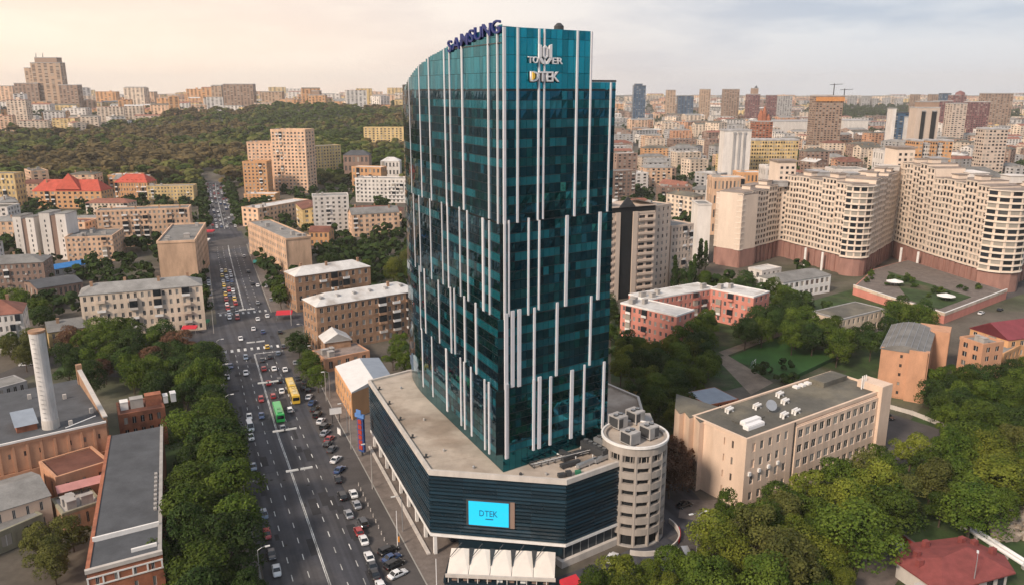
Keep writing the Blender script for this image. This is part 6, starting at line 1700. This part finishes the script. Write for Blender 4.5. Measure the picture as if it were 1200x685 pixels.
for i in range(150):      # the town behind the viewpoint, which the tower's glass mirrors
    x, y = rr.uniform(-700, 600), rr.uniform(-900, 60)
    if abs(x) < 60 and y > -120 or abs(roadoff(x, 81)) < 25: continue
    wl_, rm = rr.choice(FILLM), rr.choice([roof_grey, roof_rust, roof_white, roof_felt]); mb = farb.setdefault((wl_.name, rm.name), MB())
    L, D, h = rr.uniform(20, 50), rr.uniform(12, 18), rr.choice([12, 16, 20, 24, 30]); f = [(x, y), (x+L, y+4), (x+L-4, y+4+D), (x-4, y+D)]
    mb.prism(f, -3, h, 0); mb.prism(f, h+.02, h+.6, 1)
    for a, b in ((f[2], f[3]), (f[3], f[0]), (f[1], f[2])):
        nn, LL_ = inset(a, b, 0); c_ = max(2, int(LL_/4))
        for q in range(int(h/3.3)):
            for c in range(c_): farwin.edge(a, b, nn, LL_*(c+.25)/c_, LL_*(c+.7)/c_, 0, .2, q*3.3+1, q*3.3+2.6)
    for q in range(4): fartree.append((x+rr.uniform(-30, 30), y-18, 9))
far = MB(); mats = []; 
for (wn_, rn), mb in farb.items():
    ids = []
    for nme in (wn_, rn):
        if nme not in mats: mats.append(nme)
        ids.append(mats.index(nme))
    o = len(far.v); far.v += mb.v; far.f += [tuple(i+o for i in f) for f in mb.f]; far.m += [ids[m] for m in mb.m]
mats.append(wglass.name); o = len(far.v); far.v += farwin.v; far.f += [tuple(i+o for i in f) for f in farwin.f]; far.m += [len(mats)-1]*len(farwin.f)
o = stuff(far.build('distant_buildings', [MATS[m] for m in mats])); tag(o, 'mass of small distant city buildings up to the horizon', 'buildings')

# woods and scattered far trees as one mass each
def mass(name, label, pts, mat, nq, size):
    base = [crown_arrays(200+i, nq, size, nl=5, jit=.10) for i in range(8)]; out_ = []
    for x, y, h, w in pts:
        q = base[random.randrange(8)].copy(); a = random.uniform(0, 6.28); c, s = math.cos(a), math.sin(a)
        X, Y = q[..., 0].copy(), q[..., 1].copy(); q[..., 0] = (X*c-Y*s)*h*w+x; q[..., 1] = (X*s+Y*c)*h*w+y; q[..., 2] = q[..., 2]*h+gz(x, y)-h*.22; out_.append(q)
    o = stuff(link(name, np_mesh(name, np.concatenate(out_), LEAF[mat]))); tag(o, label, 'trees'); return o
fw = {'warm': [], 'olive': [], 'dark': []}
y = 862
while y < 2180:
    sp = 12+y*.0055; x = -.80*y
    while x < -.095*y:
        a, b = x+rr.uniform(-.5, .5)*sp, y+rr.uniform(-.5, .5)*sp
        if b < forest_end(a, b) and free(a, b, 1) and not (b < 1000 and abs(roadoff(a, b)) < 14):
            q = math.sin(a*.012+b*.004)+math.sin(b*.013-a*.006)+rr.uniform(-1.3, 1.3)+ (b-1500)/1600+(a/b+.4)*2.4
            fw['warm' if q < -.5 else 'olive' if q < .5 else 'dark'].append((a, b, rr.uniform(15, 27), rr.uniform(1.3, 2.0)))
        x += sp
    y += sp*.9
mass('wooded_hill_warm', 'warm brown crowns of the wooded hill on the left', fw['warm'], 'warm', 210, .115)
mass('wooded_hill_olive', 'olive crowns of the wooded hill on the left', fw['olive'], 'olive', 210, .115)
mass('wooded_hill_dark', 'dark green crowns of the wooded hill on the left', fw['dark'], 'green', 210, .115)
pts = []
for x, y, r_ in fartree:
    for i in range(6 if y < 1200 else 4): pts.append((x+rr.uniform(-1, 1)*r_, y+rr.uniform(-1, 1)*r_, rr.uniform(11, 16)*(1 if y < 1500 else 1.4), 1.15))
for i in range(1300):
    y = rr.uniform(400, 2600); x = rr.uniform(.12, .72)*y
    px, py, d = PROJ(x, y, 0)
    if free(x, y, 3) and not any(inpoly((px, py), g) for g in GREEN): pts.append((x, y, rr.uniform(9, 14), 1.1))
for i in range(700):
    y = rr.uniform(350, 860); x = rr.uniform(-.7, -.14)*y
    if free(x, y, 2) and abs(roadoff(x, y)) > 17: pts.append((x, y, rr.uniform(10, 15), 1.25))
for i in range(260):
    y = rr.uniform(2200, 4500); x = rr.uniform(-.75, -.12)*y; pts.append((x, y, rr.uniform(13, 20), 1.3))
y = 2500
while y < 3900:
    x = .36*y
    while x < .66*y:
        pts.append((x+rr.uniform(-12, 12), y+rr.uniform(-12, 12), rr.uniform(20, 30), 1.2)); x += 26
    y += 40
pts += plant_trees()
mass('city_trees', 'scattered dark trees between the distant buildings', pts, 'dark', 70, .17)

# ------------------------------------------------------------------ vehicles
def car_paint(name, col, metal=.2): return M('car paint '+name, col, rough=.28, var=.04, metal=metal, spec=.5, coat=.6)
CARC = {'white': car_paint('white', (.72, .72, .72), 0), 'black': car_paint('black', (.012, .012, .014)), 'silver': car_paint('silver', (.36, .37, .39), .5), 'dark grey': car_paint('dark grey', (.055, .058, .065)),
        'red': car_paint('red', (.36, .02, .02)), 'blue': car_paint('blue', (.03, .07, .18)), 'yellow': car_paint('yellow', (.68, .44, .05), 0), 'green': car_paint('green', (.03, .38, .09), 0), 'pale blue': car_paint('pale blue', (.16, .22, .30), .4)}
carglass = M('car glass', (.01, .013, .016), rough=.08, var=.1, spec=.7)
head_m = M('headlamp lens', (.75, .75, .72), rough=.2, var=.02); tail_m = M('tail lamp lens', (.35, .01, .01), rough=.3, var=.02)
def hull(st, mb, mi=0):
    """loft through stations (x, half width, z low, z high), edges rounded off"""
    rings = []
    for x, w, z0, z1 in st:
        b = len(mb.v); r = min(.14, (z1-z0)*.3)
        for y, z in ((-w+r, z0), (w-r, z0), (w, z0+r), (w, z1-r), (w-r*1.2, z1), (-w+r*1.2, z1), (-w, z1-r), (-w, z0+r)): mb.v.append((x, y, z))
        rings.append(b)
    for a, b in zip(rings, rings[1:]):
        for q in range(8): mb.f.append((a+q, a+(q+1) % 8, b+(q+1) % 8, b+q)); mb.m.append(mi)
    mb.f.append(tuple(rings[0]+7-q for q in range(8))); mb.m.append(mi); mb.f.append(tuple(rings[-1]+q for q in range(8))); mb.m.append(mi)
KIND = {'sedan': dict(L=4.5, W=.88, belt=.86, roof=1.42, cab=(-1.55, 1.05), cr=(-.95, .35)), 'hatchback': dict(L=4.0, W=.86, belt=.9, roof=1.5, cab=(-1.9, 1.0), cr=(-1.6, .3)), 'suv': dict(L=4.7, W=.95, belt=1.05, roof=1.75, cab=(-2.2, 1.05), cr=(-2.0, .5)), 'van': dict(L=5.6, W=1.0, belt=1.2, roof=2.35, cab=(-2.75, 1.9), cr=(-2.7, 1.2))}
def car_meshes(kd):
    d = KIND[kd]; h = d['L']/2; W_, bl, rf = d['W'], d['belt'], d['roof']
    body = MB(); hull([(-h, W_*.86, .35, bl*.86), (-h+.25, W_, .25, bl), (-.9, W_, .22, bl+.02), (.9, W_, .22, bl), (h-.5, W_*.97, .25, bl*.86), (h, W_*.82, .34, bl*.66)], body)
    (a, b), (c, e) = d['cab'], d['cr']; w2 = W_*.80
    body.v += [(c, -w2, rf-.05), (e, -w2, rf-.05), (e, w2, rf-.05), (c, w2, rf-.05), (c+.1, -w2*.9, rf), (e-.1, -w2*.9, rf), (e-.1, w2*.9, rf), (c+.1, w2*.9, rf)]
    o = len(body.v)-8
    for f in ((4, 5, 6, 7), (0, 1, 5, 4), (1, 2, 6, 5), (2, 3, 7, 6), (3, 0, 4, 7), (3, 2, 1, 0)): body.f.append(tuple(o+q for q in f)); body.m.append(0)
    g = MB(); g.v = [(a, -W_*.93, bl-.02), (b, -W_*.93, bl-.02), (b, W_*.93, bl-.02), (a, W_*.93, bl-.02), (c, -w2+.01, rf-.055), (e, -w2+.01, rf-.055), (e, w2-.01, rf-.055), (c, w2-.01, rf-.055)]
    g.f = [(4, 5, 6, 7), (0, 1, 5, 4), (1, 2, 6, 5), (2, 3, 7, 6), (3, 0, 4, 7)]; g.m = [0]*5
    wh = MB(); wh.tube([(0, -.11, 0), (0, .11, 0)], [.33, .33], 12); wh.tube([(0, -.13, 0), (0, .13, 0)], [.19, .19], 8, 1)
    hl = MB().box(-.06, .03, -.2, .2, -.08, .08); 
    pil = MB()
    for s in (-1, 1):
        pil.tube([(b, s*W_*.93, bl), (e, s*w2, rf-.06)], [.045, .045], 4); pil.tube([(a, s*W_*.93, bl), (c, s*w2, rf-.06)], [.06, .06], 4); m_ = (c+e)/2; pil.tube([(m_, s*W_*.945, bl), (m_, s*w2*1.01, rf-.06)], [.05, .05], 4)
    o = len(body.v); body.v += pil.v; body.f += [tuple(q+o for q in f) for f in pil.f]; body.m += [0]*len(pil.f)
    one = MB()
    for m_, mi in ((body, 0), (g, 1)):
        o = len(one.v); one.v += m_.v; one.f += [tuple(q+o for q in f) for f in m_.f]; one.m += [mi]*len(m_.f)
    for x in (-h*.6, h*.62):
        for y in (-W_+.1, W_-.1): o = len(one.v); one.v += [(v[0]+x, v[1]+y, v[2]+.33) for v in wh.v]; one.f += [tuple(q+o for q in f) for f in wh.f]; one.m += [2]*len(wh.f)
    bm_ = body.mesh('body', CARC['white'])
    return dict(body=bm_, glass=g.mesh('cabin_glass', carglass), wheel=wh.mesh('wheel', [tyre, steel]), head=hl.mesh('headlight', head_m), tail=hl.mesh('tail_light', tail_m), one=one.mesh('car', [CARC['white'], carglass, tyre]), d=d)
CM = {q: car_meshes(q) for q in KIND}
def car(x, y, rz, col, kd, label, group, full=True):
    m = CM[kd]; d = m['d']; h, W_ = d['L']/2, d['W']; nm = 'van' if kd == 'van' else 'car'
    z = .04
    if not full:
        o = link(nm, m['one'], None, (x, y, z), rz); o.material_slots[0].link = 'OBJECT'; o.material_slots[0].material = CARC[col]; tag(o, label, nm, group); return
    t = thing(nm, label, nm, (x, y, z), rz, group)
    b = link('body', m['body'], t); b.material_slots[0].link = 'OBJECT'; b.material_slots[0].material = CARC[col]
    link('cabin_glass', m['glass'], t)
    for qx in (-h*.6, h*.62):
        for qy in (-W_+.1, W_-.1): link('wheel', m['wheel'], t, (qx, qy, .33))
    for qy in (-W_*.6, W_*.6): link('headlight', m['head'], t, (h-.05, qy, d['belt']*.60)); link('tail_light', m['tail'], t, (-h+.06, qy, d['belt']*.72))
CW = {'w': 'white', 'k': 'black', 's': 'silver', 'g': 'dark grey', 'r': 'red', 'b': 'blue', 'y': 'yellow', 'p': 'pale blue'}
CK = {'s': 'sedan', 'h': 'hatchback', 'u': 'suv', 'v': 'van'}
CARPOS = []
def put(px, py, code, place, ang=0, group='cars'):
    x, y = Q(px, py, .7); a = road_pt(max(81, min(y, 890)))[1]; off = roadoff(x, y)
    if off < 0: a += math.pi
    if any((x-q[0])**2+(y-q[1])**2 < 5.0 for q in CARPOS): return
    CARPOS.append((x, y)); col, kd = CW[code[0]], CK[code[1]]
    car(x, y, a+R(ang)+random.gauss(0, .03), col, kd, '%s %s %s' % (col, {'suv': 'suv', 'van': 'van'}.get(kd, kd), place), group, y < 330)
KL, KR = 'parked along the left kerb of the avenue', 'parked on the right side of the avenue'
for px, py, c in ((296.6, 545.8, 'ps'), (309.4, 602, 'ph'), (313, 625, 'rh'), (318, 648, 'gs'), (324, 667, 'ws'), (293, 500, 'wv'), (294, 511, 'ws'), (292, 487, 'ws'), (270, 428, 'bs'), (266, 441, 'ws'), (283, 520, 'ss')): put(px, py, c, KL, group='cars parked along the left kerb')
for px, py, c, a in ((386, 513, 'rs', -35), (384, 519, 'kh', -35), (381, 506, 'ss', -35), (381, 499, 'ku', -35), (372, 485, 'ku', -30), (366, 471, 'bs', -30), (356, 453, 'ku', -10), (361, 455, 'ku', -10), (393.7, 537, 'ws', -40), (401, 580, 'ku', 0), (414, 577, 'ws', 0), (408.5, 601, 'ss', 0), (425, 611, 'gu', 0), (426, 631, 'ws', 0), (432.5, 651, 'ws', 0), (439, 671, 'ks', 0), (455, 644, 'ku', -70), (459, 652, 'bs', -70), (462, 660, 'ku', -70), (466, 671, 'ws', -70), (348, 442, 'gs', 0), (352, 430, 'kh', 0), (346, 424, 'ss', 0), (376, 492, 'ws', -30), (389, 525, 'gs', -35), (369, 478, 'ks', -30), (398, 549, 'bs', -40), (396, 560, 'ks', 0), (418, 590, 'ss', 0), (420, 621, 'rh', 0), (436, 661, 'gs', 0), (446, 685, 'ws', 0), (362, 464, 'ws', -20), (357, 446, 'gh', -10)): put(px, py, c, KR, a, 'cars parked on the right of the avenue')
DL, DR = 'driving in the left lanes of the avenue', 'driving in the right lanes of the avenue'
for px, py, c in ((288, 418, 'ph'), (288, 436, 'ws'), (306.4, 486, 'bs'), (306, 467, 'rh'), (282, 396, 'ws'), (297, 384.5, 'ws')): put(px, py, c, DL, group='cars driving down the left lanes')
for px, py, c in ((316, 417, 'ks'), (307, 421, 'gs'), (309, 431, 'rs'), (321, 431, 'ws'), (334, 432, 'ws'), (314.6, 447.6, 'rs'), (327, 445, 'ku'), (330, 457, 'ws'), (320, 463, 'rh'), (339.5, 479, 'wh'), (331, 500, 'ss'), (326, 413, 'ph'), (332, 405, 'gs'), (308, 388, 'bs'), (313, 405.5, 'yh'), (328, 388, 'ks')): put(px, py, c, DR, group='cars driving up the right lanes')
JL = 'queuing beyond the crossing in the left lanes'
for x0 in (262.5, 267.5, 272.5):
    for i in range(11):
        py = 318+i*5.4+random.uniform(-.8, .8); put(x0+(py-318)*.17+random.uniform(-.6, .6)-3, py, random.choice(['ws', 'ks', 'ss', 'bs', 'wh', 'gu', 'ws', 'ru', 'yh']), JL, group='cars queuing beyond the crossing')
for px, py, c in ((313, 369.5, 'ws'), (302, 354, 'ss'), (302, 373, 'ws'), (296, 332, 'ks'), (302, 334, 'ws'), (291, 318, 'ks'), (286, 300, 'wh')): put(px, py, c, 'on the far right lanes beyond the crossing', group='cars beyond the crossing')
y = 590
while y < 880:
    for off in (-7.9, -5.2, -1.9, 1.9, 5.2, 7.8):
        if random.random() < .6:
            p, a = road_pt(y+random.uniform(-3, 3), off); kd = random.choice(['sedan', 'hatchback', 'suv']); col = random.choice(['white', 'black', 'silver', 'red', 'blue', 'dark grey', 'white'])
            car(p[0], p[1], a+(math.pi if off < 0 else 0), col, kd, '%s %s far up the avenue' % (col, kd), 'cars far up the avenue', False)
    y += 11
y = 520
for y in range(372, 520, 7):
    if random.random() < .6:
        off = random.choice((-14, 13.6)); p, a = road_pt(y, off); col = random.choice(['white', 'black', 'silver', 'dark grey']); car(p[0], p[1], a, col, 'sedan', '%s sedan parked beside the avenue beyond the crossing' % col, 'cars beyond the crossing', False)
def pc(px, py, rz, c, lb):
    x, y = Q(px, py, .7); car(x, y, R(rz), CW[c[0]], CK[c[1]], lb, 'parked cars on the right', y < 330)
pc(1048, 644, -50, 'ks', 'dark sedan parked in the yard by the red fence'); pc(1056, 640, -50, 'ws', 'white sedan parked in the yard by the red fence')
pc(803, 650, 95, 'sv', 'silver van on the side street right of the ramp'); pc(828, 630, 40, 'ks', 'black sedan on the side street under the trees')
pc(1117, 477, 20, 'bs', 'blue sedan beside the orange building'); pc(1128, 482, 20, 'bh', 'blue hatchback beside the orange building'); pc(1040, 487, -60, 'ks', 'black car at the end of the buff building')
pc(1184, 412, 30, 'bu', 'blue van like car below the maroon roof'); pc(1192, 408, 30, 'wh', 'white car below the maroon roof'); pc(717, 652, 60, 'ws', 'white sedan beside the stone plinth'); pc(802, 590, 30, 'ks', 'black sedan in the yard of the buff building')
pc(1150, 366, 40, 'ws', 'white sedan on the street below the terrace'); pc(1172, 362, 40, 'ks', 'black sedan on the street below the terrace'); pc(30, 426, 20, 'ws', 'white sedan on the far left street'); pc(70, 416, 20, 'ks', 'black sedan on the far left street')

def bus(px, py, L, W_, H_, col, label, roofm, joints=1, name='bus'):
    x, y = Q(px, py, H_); a = road_pt(y)[1]; t = thing(name, label, name if name != 'trolleybus' else 'bus', (x, y, .04), a)
    seg = L/joints
    for j in range(joints):
        x0, x1 = -L/2+j*seg+(.35 if j else 0), -L/2+(j+1)*seg-(.35 if j < joints-1 else 0)
        b = MB(); hull([(x0, W_*.96, .35, H_-.1), (x0+.15, W_, .3, H_), (x1-.15, W_, .3, H_), (x1, W_*.96, .35, H_-.1)], b); b.build('body', col, t)
        for s in (-1, 1): 
            n = max(3, int((x1-x0)/1.5))
            for i in range(n): MB().box(x0+.3+(x1-x0-.6)*i/n, x0+.3+(x1-x0-.6)*(i+.86)/n, s*W_-.03, s*W_+.03, 1.2, 2.3).build('window', carglass, t)
        for q in (x0+.9, x1-1.4):
            for s in (-1, 1): MB().tube([(q, s*(W_-.28), .48), (q, s*(W_-.02), .48)], [.48, .48], 12).build('wheel', tyre, t)
        MB().box(x0+1, x0+3.4, -.7, .7, H_-.05, H_+.28).build('roof_unit', roofm, t)
        MB().box(x0+4.2, x0+5.4, -.5, .5, H_-.05, H_+.16).build('roof_hatch', roofm, t)
    for j in range(joints-1): MB().box(-L/2+(j+1)*seg-.36, -L/2+(j+1)*seg+.36, -W_*.93, W_*.93, .5, H_-.15).build('bellows', tyre, t)
    MB().box(L/2-.05, L/2+.04, -W_*.85, W_*.85, 1.2, 2.5).build('windscreen', carglass, t); MB().box(-L/2-.04, -L/2+.05, -W_*.8, W_*.8, 1.4, 2.5).build('rear_window', carglass, t)
    return t
bus(326, 477, 11.5, 1.27, 3.0, CARC['green'], 'bright green city bus in the right lanes of the avenue', car_paint('deep green', (.02, .24, .06), 0))
tb = bus(342.5, 452, 18.5, 1.27, 3.2, CARC['yellow'], 'long yellow articulated trolleybus beside the green bus', car_paint('cream', (.62, .5, .22), 0), 2, 'trolleybus')
for s in (-.4, .4): MB().tube([(-1.5, s, 3.3), (-8.8, s, 5.4)], [.07, .05], 5).build('trolley_pole', dark_steel, tb)

# ------------------------------------------------------------------ street furniture
lamp_head = M('lamp head', (.62, .62, .60), rough=.4, var=.05)
for px, py in ((340, 549), (332, 503), (309, 447), (296, 400), (288, 362)):
    x, y = Q(px, py, 9.2); (c, a) = road_pt(y)
    t = thing('hanging_lamp', 'twin white lamp hanging on a cable over the avenue centre line', 'street lamp', (*c, 0), a, 'lamps hanging over the avenue')
    PENDING[-1][2] = (c[0], c[1], 9)
    MB().tube([(0, -18, 9.9), (0, 0, 9.4), (0, 14, 9.9)], [.035]*3, 4).build('cable', dark_steel, t)
    for s in (-1, 1): MB().box(-.32, .32, s*1.7-1.5, s*1.7+1.5, 9.0, 9.35).build('lamp_housing', lamp_head, t)
    MB().box(-.12, .12, -.3, .3, 9.1, 9.5).build('hanger', dark_steel, t)
    for yy, lb in ((-18, 'right'), (14, 'left')): MB().tube([(0, yy, -.2), (0, yy, 5), (0, yy, 10.2)], [.16, .13, .09], 8).build('mast', concrete, t)
def lamp(x, y, rz, label, h=9, group='street lamps', arms=1):
    t = thing('street_lamp', label, 'street lamp', (x, y, 0), rz, group)
    MB().tube([(0, 0, -.2), (0, 0, h*.6), (0, 0, h)], [.14, .11, .08], 8).build('pole', steel, t)
    for k_ in range(arms):
        s = (1, -1)[k_ % 2]
        MB().tube([(0, 0, h-.05), (s*.9, 0, h+.45), (s*1.9, 0, h+.5)], [.06, .05, .05], 6).build('arm', steel, t)
        MB().box(min(s*1.5, s*2.5), max(s*1.5, s*2.5), -.2, .2, h+.38, h+.56).build('lamp_housing', lamp_head, t)
for y in range(150, 292, 28):
    p, a = road_pt(y, -13.4); lamp(p[0], p[1], a-R(90), 'grey lamp post on the left kerb among the trees')
    p, a = road_pt(y+9, 19.6); lamp(p[0], p[1], a+R(90), 'grey lamp post on the right pavement by the podium')
p = Q(816, 650, 0); lamp(p[0], p[1], R(20), 'tall lamp post with a crossed head on the side street by the ramp', 10, None, 2)
for px, py, rz in ((945, 500, 10), (1138, 700, 60), (890, 402, 0), (1135, 545, 40)):
    p = Q(px, py, 0); lamp(p[0], p[1], R(rz), 'single lamp post among the trees on the right', 9)
def panel_sign(name, label, px, py, h, w, hh, col, rz, two=True):
    x, y = Q(px, py, 0); t = thing(name, label, 'billboard', (x, y, 0), rz)
    for s in ((-w*.3, w*.3) if two else (0,)): MB().tube([(s, .1, -.2), (s, .1, h)], [.14, .14], 8).build('post', dark_steel, t)
    MB().box(-w/2, w/2, -.12, .0, h-.2, h+hh).build('panel', col, t); MB().box(-w/2-.1, w/2+.1, -.13, .02, h+hh, h+hh+.12).build('frame', steel, t)
panel_sign('billboard', 'white billboard on posts on the pavement before the white roofed building', 394, 495, 3.2, 3.6, 1.8, white_panel, R(20))
panel_sign('billboard', 'narrow white poster stand on the pavement below the billboard', 398, 512, 1.2, 2.0, 1.7, white_panel, R(-50), False)
def awning(px, py, L, D, col, lb, rz, h=3):
    x, y = Q(px, py, h); t = thing('awning', lb, 'awning', (x, y, 0), rz)
    mb = MB(); mb.prism([(-L/2, -D/2), (L/2, -D/2), (L/2, D/2), (-L/2, D/2)], h-.4, h, zt=[h-.3, h-.3, h+.5, h+.5]); mb.build('cover', col, t)
    for sx in (-1, 1):
        for sy in (-1, 1): MB().tube([(sx*(L/2-.2), sy*(D/2-.2), -.1), (sx*(L/2-.2), sy*(D/2-.2), h-.35)], [.07, .07], 6).build('post', steel, t)
redc, teal_c, greenc = M('red awning cloth', (.50, .03, .045), var=.1), M('teal awning cloth', (.05, .25, .22), var=.1), M('green awning cloth', (.04, .22, .10), var=.1)
awning(333, 366, 7, 5, redc, 'bright red awning at the crossing corner', R(10)); awning(306, 306, 9, 5, teal_c, 'teal awning on the right pavement beyond the crossing', R(15))
awning(222, 383, 6, 3, redc, 'red awning at the corner house shop front', R(5)); awning(235, 376, 7, 3, greenc, 'green awning at the corner house shop front', R(5))
awning(240, 271, 12, 7, redc, 'red market awning left of the far avenue', R(5)); awning(237, 281, 9, 6, canv, 'white market awning left of the far avenue', R(5))
awning(670, 682, 4, 3, redc, 'red awning at the foot of the podium plinth', R(30), 2.6)
for i, (px, py) in enumerate(((466, 640), (512, 700))):
    x, y = Q(px, py, 0); t = thing('flag_pole', 'thin pole with an orange and white pennant near the podium', 'flag pole', (x, y, 0), 0, 'poles by the podium')
    MB().tube([(0, 0, -.2), (0, 0, 9)], [.1, .07], 8).build('pole', white_panel, t)
    MB().box(.1, .5, -.02, .03, 1.2, 2.6).build('pennant', M('orange cloth', (.6, .25, .05)), t)
for q in range(14):
    p = lerp((-36, 190), (-22, 156), q/13); t = thing('bollard', 'small pale bollard on the paving in front of the colonnade', 'bollard', (p[0]-4, p[1]-1, .14), 0, 'bollards along the podium')
    MB().tube([(0, 0, -.1), (0, 0, .7), (0, 0, .85)], [.14, .12, .05], 8).build('post', light_conc, t)
    MB().tube([(0, 0, .55), (0, 0, .62)], [.15, .15], 8).build('band', dark_steel, t)

for i in range(26):
    px, py = random.choice([(1055, 330), (1075, 335), (1100, 345), (1030, 325), (1130, 338)]); x, y = Q(px+random.uniform(-18, 18), py+random.uniform(-4, 8), 4)
    t = thing('shrub', 'dark rounded shrub on the terrace in front of the hotel', 'shrub', (x, y, 3.4), random.uniform(0, 6), 'shrubs on the hotel terrace'); q = random.uniform(2.4, 4.5); t.scale = (q*1.3, q*1.3, q)
    c = link('crown', random.choice(CROWN['mid']), t); c.material_slots[0].link = 'OBJECT'; c.material_slots[0].material = LEAF[random.choice(('dark', 'green'))]
    link('trunk', random.choice(TRUNK), t)
for px, py, lb in ((1048, 335, 'white parasol on the hotel terrace'), (1108, 352, 'white garden pavilion on the hotel terrace')):
    x, y = Q(px, py, 4); t = thing('parasol', lb, 'parasol', (x, y, 4)); MB().tube([(0, 0, 0), (0, 0, 3)], [.12, .1], 6).build('pole', steel, t); MB().tube([(0, 0, 2.4), (0, 0, 3.6)], [4.2, .1], 8).build('cover', white_m, t)
# ------------------------------------------------------------------ the air
hzm = bpy.data.materials.new('haze'); hzm.use_nodes = True
hn, hl_ = hzm.node_tree.nodes, hzm.node_tree.links; hn.clear()
pv = hn.new('ShaderNodeVolumePrincipled'); pv.inputs['Color'].default_value = (.98, .95, .92, 1); pv.inputs['Density'].default_value = 6.5e-5; pv.inputs['Anisotropy'].default_value = 0
ho = hn.new('ShaderNodeOutputMaterial'); hl_.new(pv.outputs[0], ho.inputs['Volume'])
hzo = MB().box(-8200, 8200, -1600, 9300, -25, 260).build('haze', hzm); stuff(hzo)

# ------------------------------------------------------------------ labels: make each one single out its thing
ORD = ['', 'first', 'second', 'third', 'fourth', 'fifth', 'sixth', 'seventh', 'eighth', 'ninth', 'tenth', 'eleventh', 'twelfth']
def ordn(i): return ORD[i] if i < len(ORD) else ('%d' % i + ('th' if 10 <= i % 100 <= 20 else {1: 'st', 2: 'nd', 3: 'rd'}.get(i % 10, 'th')))
bpy.context.view_layer.update()
by = {}
for o, lab, at in PENDING:
    p = at or o.matrix_world.translation
    by.setdefault(lab, []).append((o, PROJ(p[0], p[1], p[2])))
for lab, l in by.items():
    if len(l) == 1: l[0][0]['label'] = lab; continue
    xs = [p[0] for _, p in l]; ys = [p[1] for _, p in l]
    horiz = (max(xs)-min(xs)) >= (max(ys)-min(ys))*1.3
    l.sort(key=lambda q: q[1][0] if horiz else -q[1][1])
    for i, (o, p) in enumerate(l):
        o['label'] = lab+', '+(ordn(i+1)+(' from the left' if horiz else ' from the bottom'))
        if not o.get('group'): o['group'] = lab
